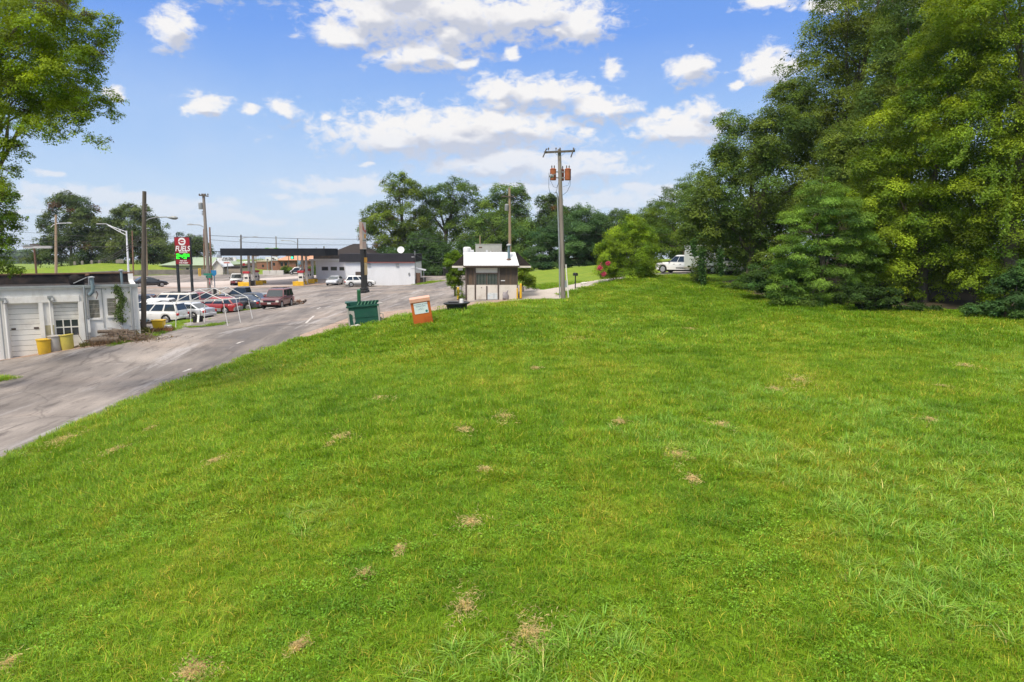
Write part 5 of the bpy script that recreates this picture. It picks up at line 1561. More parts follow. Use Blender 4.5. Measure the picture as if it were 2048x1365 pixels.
        for f_ in (.25, .62):
            x = a0 + (a1 - a0) * f_
            MB().box(x - .09, x + .09, sgn * Wd * .499 - .012, sgn * Wd * .499 + .012, zb_ - .19, zb_ - .15, BLKT if kind == 'pickup' else body).build('door_handle', body, t)
    if grille:
        g_ = MB().box(Lc * .47, Lc * .505, -Wd * .27, Wd * .27, zhl - .18, zhl - .02, BLKT)
        g_.build('grille', BLKT, t)
    MB().box(Lc * .512, Lc * .516, -.16, .16, sill + .14, sill + .28, PLATE).build('number_plate', PLATE, t)
    MB().box(-Lc * .516, -Lc * .511, -.16, .16, sill + .30, sill + .44, PLATE).build('number_plate', PLATE, t)
    if roofrack:
        mb = MB()
        for sgn in (-1, 1):
            mb.tube([(b0 + .25, sgn * Wd * .31, zr - .01), (b0 + .35, sgn * Wd * .31, zr + .06), (b1 - .45, sgn * Wd * .31, zr + .06), (b1 - .35, sgn * Wd * .31, zr - .01)], .022, 6, BLKT)
        for f_ in (.3, .7):
            x = b0 + (b1 - b0) * f_
            mb.bar((x, -Wd * .31, zr + .06), (x, Wd * .31, zr + .06), .05, .03, BLKT)
        mb.build('roof_rack', BLKT, t)
    return t

GP = 'cars parked in the sales row'
def put(px, Y, dz=0):
    return P(px, Y, dz)
car('parked_car', 'white long SUV, nearest in the row, its rear towards the lane', 'car', put(312, 56.5), R(176), 'suv', CWHITE, group=GP, roofrack=True)
car('parked_car', 'silver sedan parked right behind the nearest white SUV, only its tail showing', 'car', put(373, 58.8), R(168), 'sedan', CSILV, group=GP)
car('parked_car', 'bright red hatchback with grey bumpers and wheel arches', 'car', put(434, 64.8), R(175), 'hatch', CRED, CGREYCLAD, group=GP)
car('parked_car', 'charcoal sedan standing beyond the red hatchback', 'car', put(480, 67.5), R(172), 'sedan', CGREY, group=GP)
car('parked_car', 'black sedan tucked beside the dark pickup, its red tail light showing', 'car', put(497, 70.0), R(172), 'sedan', CBLACK, group=GP)
pk = car('parked_pickup', 'dark pickup with a pale cover over its bed in the sales row', 'pickup', put(488, 72.8), R(180), 'pickup', CBLACK, group=GP)
MB().slab((-.495 * 5.7, -.9, 1.20), (-.125 * 5.7, -.9, 1.20), (-.125 * 5.7, .9, 1.20), (-.495 * 5.7, .9, 1.20), .04, CWHITE).build('bed_cover', CWHITE, pk)
car('parked_car', 'pearl white big SUV behind the nearest white one, facing left', 'car', put(341, 68), R(180), 'bigsuv', CPEARL, group=GP, roofrack=True)
car('parked_car', 'dark red minivan squeezed between the pearl SUV and the red hatchback', 'car', put(385, 71.5), R(152), 'suv', CDRED, group=GP)
car('parked_car', 'white small car half hidden by the street lamp pole', 'car', put(296, 62), R(178), 'crossover', CWHITE, group=GP)
car('parked_car', 'white crossover with dark windows beside the pearl SUV', 'car', put(309, 65.2), R(180), 'crossover', CWHITE, group=GP)
car('parked_car', 'dark blue car, farthest left in the row, mostly hidden by the garage', 'car', put(286, 72.5), R(182), 'sedan', CBLUE, group=GP)
car('driving_car', 'maroon SUV with its lamps facing the lens, driving up the lane', 'car', put(556, 63.5), R(-89), 'boxsuv', CMAR, None, roofrack=True)
car('pump_car', 'white over maroon pickup refuelling at the left pump', 'pickup', put(474, 118), R(-70), 'pickup', CWHITE, CDRED)
car('small_car', 'tiny black and white two seater parked beyond the pumps', 'car', put(593, 143), R(194), 'smart', CBLACK, None)
sm = [o for o in col.objects if o.name.startswith('small_car')][-1]
mb = MB()
for sgn in (-1, 1):
    y = sgn * .79
    mb.tube([(1.15, y, .62), (.75, y * .98, .98), (.28, y * .86, 1.42), (-.5, y * .80, 1.50), (-1.0, y * .86, 1.2), (-.62, y, .85), (-.35, y, .45), (.5, y, .40)], .085, 8, CWHITE)
mb.build('safety_cell', CWHITE, sm, smooth=True)
car('shop_car', 'silver sedan facing the lens in front of the shop windows', 'car', put(670, 109), R(-90), 'sedan', CSILV)
car('shop_car', 'white crossover parked sideways behind the tall black sign', 'car', put(720, 102.5), R(16), 'crossover', CWHITE, CGREYCLAD)
car('highway_car', 'black sedan driving along the highway behind the street lamp pole', 'car', put(299, 99), R(40), 'sedan', CBLACK)
wp_ = car('white_pickup', 'white crew cab pickup towing the box trailer up the driveway', 'pickup', put(1366, 72.5), R(140), 'pickup', CWHITE)
# box trailer behind the pickup
yt = R(150)
q = P(1420, 69.5)
tr = thing('box_trailer', 'white box trailer behind the white pickup, half hidden by hanging leaves', 'trailer', q, yt)
TRW = M('trailer_white', (.74, .74, .74), (.68, .68, .68), .8, rough=.4)
MB().box(-2.4, 2.4, -1.05, 1.05, .62, 2.85, TRW).build('box', TRW, tr, bevel=.04)
MB().box(-2.42, 2.42, -1.07, 1.07, .50, .66, M('trailer_skirt', (.48, .42, .36), rough=.6)).build('skirt', None, tr)
MB().bar((2.4, -.6, .5), (3.5, 0, .5), .1, .1, BLKT).bar((2.4, .6, .5), (3.5, 0, .5), .1, .1, BLKT).build('drawbar', BLKT, tr)
for x in (-.55, .4):
    for sgn in (-1, 1):
        wo = wheel_mesh(.36, .2).build('wheel', TYRE, tr, smooth=True); wo.location = (x, sgn * .98, .36)
        rim_mesh(.36, .2, sgn).build('rim', RIM, wo)
for sgn in (-1, 1):
    MB().box(-1.0, .85, sgn * 1.09 - .04, sgn * 1.09 + .04, .70, .80, BLKT).build('mudguard', BLKT, tr)
car('white_van', 'white van with its nose towards the lens, seen through the leaves', 'van', P(1462, 67.5), R(-102), 'van', CWHITE)
# ------------------------------------------------------------------ poles, wires, signs, clutter
POLEW = M('weathered_pole', (.20, .17, .145), (.29, .255, .22), 2.0, rough=.9, stretch=(6, 6, .4), bump=.3)
POLED = M('dark_pole', (.085, .07, .055), (.13, .11, .09), 2.0, rough=.9, stretch=(6, 6, .4), bump=.3)
POLEB = M('brown_pole', (.19, .10, .065), (.25, .15, .10), 2.0, rough=.9, stretch=(6, 6, .4))
POLET = M('tan_pole', (.27, .20, .13), (.34, .26, .17), 2.0, rough=.9, stretch=(6, 6, .4))
WIRE = M('wire_black', (.03, .03, .032), rough=.6)
WHITEM = M('white_painted_metal', (.74, .76, .78), rough=.4)
GRN = M('sign_green', (.02, .20, .13), rough=.5)
CER = M('insulator', (.14, .12, .11), rough=.3)

def cobra(t, z, d, arm, mat, lampm=GREYM, r=.045):
    d = Vector((d[0], d[1], 0)).normalized()
    p = [Vector((0, 0, z)) + d * (arm * f) + Vector((0, 0, h)) for f, h in ((0, -.6), (.15, -.22), (.45, .02), (.8, .06), (1, .05))]
    MB().tube(p, r, 8, mat).build('arm', mat, t, smooth=True)
    yaw = math.atan2(d.y, d.x)
    mx = Matrix.Translation(p[-1]) @ Matrix.Rotation(yaw, 4, 'Z')
    mb = MB()
    s = max(1.0, arm / 2.2)
    vs = [(-.1, -.08, -.02), (-.1, .08, -.02), (-.1, .06, .07), (-.1, -.06, .07), (.25, -.17, -.06), (.25, .17, -.06), (.25, .12, .13), (.25, -.12, .13), (.62, -.10, -.05), (.62, .10, -.05), (.62, .07, .06), (.62, -.07, .06)]
    mb.add([mx @ (Vector(v) * s) for v in vs], [(0, 1, 5, 4), (1, 2, 6, 5), (2, 3, 7, 6), (3, 0, 4, 7), (4, 5, 9, 8), (5, 6, 10, 9), (6, 7, 11, 10), (7, 4, 8, 11), (3, 2, 1, 0), (8, 9, 10, 11)], lampm)
    mb.build('lamp_head', lampm, t, smooth=True)

def pole(name, lab, cat, px, Y, top_px, top_py, r, mat, group=None):
    g = P(px, Y)
    tp = at(top_px, top_py, Y) - g
    t = thing(name, lab, cat, g, 0, group)
    MB().tube([(0, 0, -.5), tuple(tp * .5), tuple(tp)], [r * 1.12, r, r * .8], 12, mat).build('shaft', mat, t, smooth=True)
    return t, tp

# --- big utility pole beside the booth
t, tp = pole('utility_pole', 'tall grey utility pole with three rusty transformers beside the booth', 'utility pole', 1127, 49.5, 1118.5, 299, .155, POLEW)
Y0 = t.location.y; x0 = t.location.x; g0 = t.location.copy()
def lp(px, py, off=0.0):
    return at(px, py, Y0 + off) - g0
# crossarm
a = lp(1088, 305.5, -.2); b = lp(1150, 302.5, -.2)
ca = MB().bar(a, b, .11, .14, POLED).build('crossarm', POLED, t)
for px in (1108, 1131):
    MB().bar(lp(px, 305, -.27), lp(1120, 315, -.27), .03, .02, GREYM).build('brace', GREYM, ca)
for px, d in ((1097, -1), (1112, -1), (1120, 0), (1147, 1)):
    p = lp(px, 301.5, -.2)
    MB().lathe([(.03, 0), (.03, .09), (.055, .11), (.055, .16), (.03, .2)], 10, tuple(p), CER).build('insulator', CER, ca, smooth=True)
for px, sx_ in ((1093, -.5), (1147.5, -.4)):
    p = lp(px, 303, -.3)
    MB().tube([p + Vector((0, 0, .18)), p + Vector((sx_ * .5, 0, -.42))], .045, 8, CER).tube([p + Vector((-.05, 0, .1)), p + Vector((.12, 0, .16))], .02, 6, CER).build('cutout', CER, ca, smooth=True)
RUSTT = M('rusty_transformer', (.36, .105, .03), (.22, .06, .03), 2.5, rough=.7, dirt=(.10, .045, .03), dirt_s=2.2, dirt_amt=.6)
for px, py0, py1, off, rr in ((1106, 339, 361, -.1, .215), (1122.5, 340, 362, .45, .2), (1135.5, 339, 361, -.1, .22)):
    p = lp(px, py1, off); hgt = lp(px, py0, off).z - p.z
    tf = MB().lathe([(rr * .9, 0), (rr, .02), (rr, hgt * .94), (rr * 1.05, hgt * .95), (rr * 1.05, hgt), (rr * .6, hgt + .06), (.02, hgt + .07)], 20, tuple(p), RUSTT).build('transformer', RUSTT, t, smooth=True)
    for d in (-.09, .09):
        MB().lathe([(.03, 0), (.05, .03), (.03, .06), (.05, .09), (.03, .12), (.05, .15), (.02, .22)], 8, (p.x + d, p.y, p.z + hgt + .05), CER).build('bushing', CER, tf, smooth=True)
MB().box(lp(1106, 345).x, lp(1136, 345).x, -.03, .03, lp(1120, 344.5).z - .04, lp(1120, 344.5).z + .04, GREYM).box(lp(1106, 357).x, lp(1136, 357).x, -.03, .03, lp(1120, 356).z - .04, lp(1120, 356).z + .04, GREYM).build('bracket', GREYM, t)
lm = MB().tube([lp(1112, 349, -.2), lp(1103, 350.5, -.6), lp(1100, 351, -.8)], .03, 8, GREYM)
c = lp(1098, 352, -.85)
lm.lathe([(.06, 0), (.11, .08), (.16, .14), (.10, .26), (.05, .34)], 16, mat=GREYM, mtx=Matrix.Translation(c) @ Matrix.Rotation(R(100), 4, 'Y'))
lm.build('street_lamp', GREYM, t, smooth=True)
mb = MB()
mb.tube([lp(1119.5, 596, -.22), lp(1118.5, 500, -.22), lp(1115, 395, -.22), lp(1114.5, 388, -.22), lp(1112, 384.5, -.22), lp(1109.5, 386.5, -.22)], .045, 8, GALV)
mb.tube([lp(1123.5, 415, .2), lp(1124, 395, .2)], .04, 8, GALV)
mb.build('conduit', GALV, t, smooth=True)
mb = MB()
def sagline(p, q, sag, n=10):
    return [p.lerp(q, i / n) + Vector((0, 0, -sag * 4 * (i / n) * (1 - i / n))) for i in range(n + 1)]
mb.tube([lp(1098, 346, -.3), lp(1097.5, 375, -.3), lp(1100, 387, -.3), lp(1104, 390.5, -.3), lp(1110, 388, -.3)], .014, 5, WIRE)
mb.tube([lp(1101, 345, -.3), lp(1101, 362, -.3), lp(1107, 374, -.3), lp(1113, 376, -.3), lp(1117, 367, -.3)], .012, 5, WIRE)
mb.tube([lp(1141, 352, -.3), lp(1140, 372, -.3), lp(1134, 384, -.3), lp(1125, 391, -.3)], .014, 5, WIRE)
mb.tube([lp(1140, 360, -.3), lp(1136, 371, -.3), lp(1126, 374, -.3)], .010, 5, WIRE)
mb.tube([lp(1117, 365, -.3), lp(1112, 386, -.3)], .012, 5, WIRE)
mb.tube([lp(1141, 345, -.3), lp(1141.5, 356, -.3)], .02, 5, WIRE)
mb.build('drop_wire', WIRE, t, smooth=True)
MB().box(lp(1129, 570).x, lp(1133.5, 570).x, -.24, -.16, lp(1131, 575).z, lp(1131, 561).z, GREYM).build('meter_box', GREYM, t)
gw = thing('guy_wire', 'guy wire with white plastic sleeve anchored right of the big utility pole', 'guy wire', P(1137, 49.2), 0)
gl = gw.location
MB().tube([lp(1125, 440) + g0 - gl, Vector((0, 0, -.1))], .014, 6, WIRE).build('cable', WIRE, gw)
f0 = lp(1125, 440) + g0 - gl
MB().tube([f0 * .44 , Vector((0, 0, 0))], .045, 8, M('white_plastic', (.72, .70, .62), rough=.5)).build('sleeve', None, gw, smooth=True)

# --- pole behind the booth
t2, tp2 = pole('utility_pole', 'slim brownish utility pole with a small grey transformer behind the booth', 'utility pole', 1020.5, 62, 1019, 376, .13, POLET)
l2 = lambda px, py, off=0.0: at(px, py, 62 + off) - t2.location
MB().bar(l2(1003, 393, -.15), l2(1033, 394, -.15), .08, .1, POLED).build('crossarm', POLED, t2)
p = l2(1013.5, 422, -.1)
MB().lathe([(.17, 0), (.18, .02), (.18, .52), (.12, .58), (.02, .6)], 16, tuple(p), GREYM).build('transformer', GREYM, t2, smooth=True)
mb = MB().tube([l2(1004, 394, -.2), l2(1008, 402, -.2), l2(1013, 407, -.2)], .012, 5, WIRE).tube([l2(1022, 390, -.2), l2(1030, 405, -.2), l2(1023, 428, -.2)], .012, 5, WIRE)
mb.build('drop_wire', WIRE, t2)

# --- pole with lamp at the garage corner
t3, tp3 = pole('street_lamp', 'dark wooden pole with an arched lamp arm at the garage corner', 'street lamp', 286.5, 44.5, 289, 383, .15, POLED)
l3 = lambda px, py, off=0.0: at(px, py, 44.5 + off) - t3.location
pts_ = [l3(289, 444), l3(298, 438.5), l3(312, 435), l3(334, 434.5)]
MB().tube(pts_, .035, 8, GREYM).build('arm', GREYM, t3, smooth=True)
mb = MB(); c = l3(335, 435.5)
mb.lathe([(.05, 0), (.10, .15), (.17, .35), (.16, .55), (.06, .66)], 16, mat=GREYM, mtx=Matrix.Translation(c) @ Matrix.Rotation(R(93), 4, 'Y') @ Matrix.Diagonal((.7, 1, 1, 1)))
mb.build('lamp_head', GREYM, t3, smooth=True)
for py in (411, 416, 421, 426):
    p = l3(293.5, py, -.1)
    MB().lathe([(.03, 0), (.06, .02), (.06, .07), (.03, .1)], 8, tuple(p), CER).build('insulator', CER, t3)
# --- poles along the highway
t4, tp4 = pole('street_lamp', 'brown wooden pole with a curved lamp arm rising behind the garage roof', 'street lamp', 112, 112, 112, 430, .20, POLET)
cobra(t4, tp4.z - 1.4, (1, -.1), 2.9, WHITEM)
t5, tp5 = pole('street_lamp', 'white steel lamp post with a braced double arm', 'street lamp', 258, 128, 253, 462, .17, WHITEM)
l5 = lambda px, py, off=0.0: at(px, py, 128 + off) - t5.location
MB().tube([l5(252.7, 464), l5(230, 456), l5(213, 449)], .06, 8, WHITEM).tube([l5(252.5, 471), l5(232, 460), l5(216, 451)], .06, 8, WHITEM).bar(l5(240, 460), l5(241.5, 465), .06, .06, WHITEM).build('arm', WHITEM, t5, smooth=True)
c = l5(214, 449)
mb = MB(); mb.box(-1.9, 0, -.2, .2, -.05, .16, GREYM, Matrix.Translation(c)); mb.build('lamp_head', GREYM, t5, bevel=.06)
t6, tp6 = pole('street_lamp', 'tan wooden pole with a short lamp arm right behind the garage corner pole', 'street lamp', 294, 140, 291.5, 452, .2, POLET)
cobra(t6, tp6.z - .6, (1, -.5), 1.2, WHITEM)
t7, tp7 = pole('utility_pole', 'thin brown pole in front of the second dark evergreen', 'utility pole', 267, 141, 264.5, 462, .14, POLEB)
t8, tp8 = pole('utility_pole', 'leaning utility pole with crossarm and grey transformer beside the fuel sign', 'utility pole', 420, 80, 407, 388, .19, POLEW)
l8 = lambda px, py, off=0.0: at(px, py, 80 + off) - t8.location
MB().bar(l8(398, 391, -.2), l8(417, 393, -.2), .12, .14, POLED).build('crossarm', POLED, t8)
for px in (399, 404, 411, 416):
    MB().lathe([(.04, 0), (.08, .06), (.08, .14), (.03, .2)], 8, tuple(l8(px, 391, -.2)), CER).build('insulator', CER, t8)
MB().lathe([(.22, 0), (.24, .02), (.24, .68), (.15, .76), (.02, .78)], 16, tuple(l8(402, 419, -.1)), GREYM).tube([l8(402, 410), l8(409, 410)], .05, 6, GREYM).build('transformer', GREYM, t8, smooth=True)
for py in (424, 427, 430):
    MB().tube([l8(407, py, -.1), l8(404, py, -.1)], .05, 6, CER).build('insulator', CER, t8)
cobra(t8, l8(410, 451).z, (-1, -.1), 1.4, GREYM)
# --- traffic signs on and by the leaning pole
q = at(417, 551, 79.6)
sg = thing('street_sign', 'green street name plates fixed to the leaning pole', 'street sign', q, 0)
MB().box(-.55, .45, -.03, .03, -.02, .22, GRN).build('plate', GRN, sg)
MB().box(-.03, .03, -.5, .45, -.30, -.06, GRN, Matrix.Rotation(R(60), 4, 'Z')).build('plate', GRN, sg)
MB().box(-.05, .2, -.02, .3, -.4, .1, GREYM).build('bracket', GREYM, sg)
STOPR = M('stop_sign_red', (.50, .03, .03), rough=.4)
q = P(421, 78.6); zc = at(419.3, 563.5, 78.6)
sp_ = thing('stop_sign', 'red stop sign seen edge on beside the leaning pole', 'stop sign', (zc.x, 78.6, q.z), R(-62))
hz = zc.z - q.z
oc = [(.42 * math.cos(R(22.5 + 45 * k)), hz + .42 * math.sin(R(22.5 + 45 * k))) for k in range(8)]
MB().prism(oc, -.02, .02, STOPR).build('face', STOPR, sp_)
text('STOP', .28, (0, -.024, hz), FRONT, WHITEM, sp_)
MB().tube([(0, .04, -.2), (0, .04, hz + .3)], .03, 8, GALV).build('post', GALV, sp_)
BLUES = M('sign_blue', (.03, .20, .42), rough=.45)
q = P(431, 80); zt_ = at(431, 541, 80).z - q.z
bs = thing('route_sign', 'blue shield shaped sign on a slim post', 'road sign', q, 0)
MB().prism([(-.3, zt_), (.3, zt_), (.3, zt_ - .45), (0, zt_ - .75), (-.3, zt_ - .45)], -.03, .0, BLUES).build('face', BLUES, bs)
MB().tube([(0, .05, -.3), (0, .05, zt_ - .1)], .05, 8, M('blue_grey_post', (.10, .16, .24), rough=.5)).build('post', None, bs)
MB().box(-.16, .16, -.1, .12, .3, 1.2, BLKT).build('base_box', BLKT, bs)
# --- fuel price sign
q = P(369, 84)
FF = Face(Vector((q.x, 84, q.z)), R(-4))
t = thing('fuel_sign', 'tall red fuel price sign on two dark posts', 'sign', FF.O, FF.yaw)
fu = lambda px, py=520: FF.uz(px, py)[0]
fz = lambda py, px=369: FF.uz(px, py)[1]
SRED = M('sign_red', (.33, .012, .022), (.28, .012, .02), 1.2, rough=.35)
SREDD = M('sign_dark_red', (.22, .010, .016), (.18, .010, .014), 1.2, rough=.35)
SBLK = M('sign_post_dark', (.02, .026, .028), rough=.5)
SWHT = M('sign_white', (.78, .78, .76), rough=.4)
ua, ub = fu(352.8), fu(383)
for px0, px1 in ((355, 358.8), (382, 385.5)):
    MB().box(fu(px0, 560), fu(px1, 560), -.12, .14, -.4, fz(475.5 if px0 > 370 else 529), SBLK).build('post', SBLK, t)
cb_ = MB().box(ua - .06, ub - .002, -.10, .26, fz(529.5), fz(474.5), SBLK).build('cabinet', SBLK, t)
MB().box(ua, ub - .05, -.125, -.102, fz(492), fz(475.5), SRED).build('panel', SRED, t)
MB().box(ua, ub - .05, -.125, -.102, fz(505.6), fz(492.8), SREDD).build('panel', SREDD, t)
MB().box(ua, ub - .05, -.125, -.102, fz(519), fz(506), SREDD).build('panel', SREDD, t)
MB().box(ua, ub - .05, -.125, -.102, fz(528.8), fz(519.5), SREDD).build('panel', SREDD, t)
cx_ = fu(367.3); cz_ = fz(483.6); rr = fz(475.8) - cz_
lo_ = MB().lathe([(rr, 0), (rr, .012)], 32, mat=SWHT, mtx=Matrix.Translation((cx_, -.127, cz_)) @ Matrix.Rotation(R(90), 4, 'X'))
# red lens shape split by a white bar
for sgn in (1, -1):
    mp_ = [(cx_ + rr * .62 * math.cos(a_), cz_ + sgn * (.05 + rr * .42 * abs(math.sin(a_)))) for a_ in np.linspace(0, PI, 14)]
    lo_.prism(mp_, -.147, -.140, SRED)
lo_.prism([(cx_ - rr * 1.0, cz_ - .05), (cx_ - rr * .2, cz_ - .05), (cx_ - rr * .2, cz_ + .02), (cx_ - rr * 1.0, cz_ + .02)], -.149, -.1405, SRED)
lo_.build('logo', SWHT, t)
text('FUELS', .88, ((ua + ub) / 2 - .03, -.127, fz(498.2)), FRONT, SWHT, t, shear=.2, bold=.018, sx=.80)
text('REGULAR', .26, ((ua + ub) / 2 + .05, -.127, fz(505.0)), FRONT, SWHT, t, bold=.006, sx=.95)
GLED = emit('led_green', (.03, 1.0, .02), 1.3)
LEDB = M('led_board', (.010, .03, .010), rough=.4)
MB().box(ua + .07, ub - .08, -.135, -.1255, fz(518.6), fz(507.3), LEDB).build('price_board', LEDB, t)
def seg(ch, x, z, w_, h_, th):
    S = {'2': 'abged', '4': 'fgbc', '9': 'abcdfg'}[ch]
    m_ = MB(); y0, y1 = -.150, -.136
    R_ = {'a': (x, x + w_, z + h_ - th, z + h_), 'd': (x, x + w_, z, z + th), 'g': (x, x + w_, z + h_ / 2 - th / 2, z + h_ / 2 + th / 2),
          'f': (x, x + th, z + h_ / 2 + th / 2 + .001, z + h_ - th - .001), 'b': (x + w_ - th, x + w_, z + h_ / 2 + th / 2 + .001, z + h_ - th - .001), 'e': (x, x + th, z + th + .001, z + h_ / 2 - th / 2 - .001), 'c': (x + w_ - th, x + w_, z + th + .001, z + h_ / 2 - th / 2 - .001)}
    for k in S:
        a_, b_, c_, d_ = R_[k]
        m_.box(a_, b_, y0, y1, c_, d_, GLED)
    m_.build('digit', GLED, t)
zz0 = fz(518.1); hh_ = fz(508) - zz0
seg('2', fu(354.4), zz0, .39, hh_, .125); seg('4', fu(361.6), zz0, .37, hh_, .125); seg('9', fu(368.9), zz0, .37, hh_, .125); seg('9', fu(376.6), zz0 + hh_ * .42, .25, hh_ * .55, .075)
text('PAY AT', .26, ((ua + ub) / 2, -.127, fz(522.3)), FRONT, SWHT, t, bold=.006)
text('THE PUMP', .26, ((ua + ub) / 2, -.127, fz(526.4)), FRONT, SWHT, t, bold=.006, sx=.95)
MB().tube([(fu(356), .05, fz(474.5)), (fu(355.6), .05, fz(466))], .04, 6, SBLK).build('finial', SBLK, t)
# --- tall black sign tower
q = P(729, 76.5)
FT = Face(Vector((q.x, 76.5, q.z)), 0)
t = thing('sign_tower', 'tall weathered sign tower on thick black posts, seen nearly edge on', 'sign', FT.O, R(89))
SGW = M('faded_sign_white', (.55, .52, .47), (.44, .40, .36), 1.5, rough=.6, dirt=(.32, .16, .12), dirt_s=1.8, dirt_amt=.6)
SGE = M('rusty_sign_edge', (.42, .33, .27), (.26, .19, .15), 1.2, rough=.8, stretch=(1, 1, .5))
tz = lambda py: FT.uz(728, py)[1]
for a, b in ((-.82, -.47), (.50, .82)):
    MB().box(a, b, -.17, .17, -.2, tz(499), BLKT).build('post', BLKT, t, bevel=.02)
MB().box(-1.0, 1.0, -.36, .36, -.3, .30, BLKT).box(-.93, .93, -.28, .28, .30, .58, BLKT).build('plinth', BLKT, t, bevel=.04)
CRM = M('cream_sign_panel', (.62, .46, .22), (.56, .42, .22), 1, rough=.5)
MB().box(-.46, .9, -.20, .20, tz(550.5), tz(526), CRM).build('lower_panel', CRM, t)
ORG = M('orange_sign_panel', (.68, .34, .04), rough=.5)
MB().box(-.46, .9, -.20, .20, tz(525.6), tz(515.5), ORG).build('lower_panel', ORG, t)
MB().box(-.46, .9, -.16, .16, .6, tz(551), BLKT).build('lower_panel', BLKT, t)
MB().box(-.88, .88, -.17, .17, tz(499), tz(445), SGW).build('cabinet', SGW, t)
MB().box(-.91, -.882, -.16, .16, tz(498.6), tz(445.5), SGE).build('cabinet_edge', SGE, t)
REDF = M('faded_red', (.42, .07, .05), (.5, .2, .16), 2, rough=.6)
MB().prism([(-.80, tz(447)), (-.5, tz(449)), (.1, tz(462)), (.8, tz(459)), (.8, tz(467.5)), (-.8, tz(460))], -.185, -.172, REDF).build('faded_mark', REDF, t)
MB().box(-.1, .7, -.184, -.172, tz(477), tz(468.6), ORG).build('faded_mark', ORG, t)
MB().box(-.7, .7, -.184, -.172, tz(497), tz(484), M('faded_pink', (.45, .28, .22), (.5, .40, .34), 3, rough=.7)).build('faded_panel', None, t)
MB().box(-.88, .88, -.186, -.171, tz(482), tz(481), BLKT).build('divider', BLKT, t)
for zt__ in (tz(453), tz(458)):
    MB().bar((-.85, .17, zt__), (-.9, .5, zt__ + .08), .04, .04, GREYM).build('bracket', GREYM, t)
# --- T-shaped billboard behind the garage
q = P(75, 118)
t = thing('billboard', 'narrow T-shaped billboard on a rusty brown post, seen from behind the garage', 'billboard', q, 0)
l_ = lambda px, py: at(px, py, 118) - q
MB().tube([(0, 0, -.3), (0, 0, l_(75, 493).z)], .16, 10, RUST).build('post', RUST, t, smooth=True)
BBM = M('billboard_grey', (.46, .46, .46), (.38, .37, .36), 1, rough=.6)
a = l_(48, 499); b = l_(103, 492.5)
MB().box(a.x, b.x, -.2, .2, a.z + .15, b.z, BBM).build('panel', BBM, t)
MB().box(a.x - .2, 0, -.3, -.21, b.z + .0, b.z + .1, GREYM).box(-.6, .9, -.15, .15, b.z + .02, b.z + .35, BROWNT).build('catwalk', GREYM, t)
# --- far poles and street lamps
for (px, Y, tpx, tpy, r, m_, lab, kind, arm) in ((482.5, 132, 482, 470, .16, POLED, 'dark pole with a faint lamp arm standing behind the left half of the canopy', 'street_lamp', (1, 0, 2.8)),
    (553.5, 185, 552, 473, .16, POLEW, 'slim leaning pole rising above the middle of the canopy', 'utility_pole', None), (595.5, 165, 595.5, 478, .12, POLED, 'lamp pole with a long arm above the right half of the canopy', 'street_lamp', (-1, 0, 2.9)),
    (647.5, 190, 648, 493, .2, POLED, 'short dark pole top above the right end of the canopy', 'utility_pole', None), (632, 200, 632.5, 495, .12, POLED, 'distant lamp with a drooping arm near the right end of the canopy', 'street_lamp', (-1, 0, 2.6)),
    (409, 150, 407.5, 458, .14, POLEB, 'brown pole left of the leaning pole, before the green roofed hall', 'utility_pole', None), (423, 128, 419.5, 455, .17, POLEB, 'reddish brown pole just right of the leaning pole', 'utility_pole', None),
    (512, 175, 512, 496, .1, POLET, 'thin tan pole seen between the left canopy posts', 'utility_pole', None), (577.5, 160, 577.5, 506, .1, POLED, 'thin dark pole in front of the brick office', 'utility_pole', None), (743.5, 150, 743.5, 497, .14, POLED, 'short dark pole top over the shop roof right of the sign tower', 'utility_pole', None),
    (961, 100, 960, 472, .1, POLET, 'thin bare pole standing behind the booth air conditioner', 'utility_pole', None)):
    t_, tp_ = pole(kind, lab, kind.replace('_', ' '), px, Y, tpx, tpy, r, m_)
    if arm:
        cobra(t_, tp_.z - .5, arm[:2], arm[2], GREYM, r=.06)
# --- traffic signal on its mast arm
q = P(597, 158)
t = thing('traffic_signal', 'traffic signal showing green, hung below the canopy edge line', 'traffic light', q, 0)
l_ = lambda px, py: at(px, py, 158) - q
MB().tube([(0, 0, -.3), (0, 0, l_(597, 505).z)], .12, 8, GREYM).tube([(0, 0, l_(597, 507).z), (l_(582, 507).x, 0, l_(582, 509).z)], .07, 8, GREYM).build('mast', GREYM, t, smooth=True)
c = l_(584.7, 514)
MB().box(c.x - .35, c.x + .35, -.2, .2, c.z - .55, c.z + .75, M('signal_green_housing', (.01, .10, .07), rough=.5)).build('housing', None, t, bevel=.05)
GE = emit('green_lamp', (.05, 1.0, .45), 1.6)
MB().lathe([(.24, 0), (.2, .05), (.02, .07)], 16, mat=GE, mtx=Matrix.Translation((c.x, -.21, c.z - .2)) @ Matrix.Rotation(R(90), 4, 'X')).build('lens', GE, t)
for dz in (.2, .55):
    MB().lathe([(.15, 0), (.12, .02), (.02, .03)], 14, mat=BLKT, mtx=Matrix.Translation((c.x, -.205, c.z + dz - .05)) @ Matrix.Rotation(R(90), 4, 'X')).build('lens', BLKT, t)
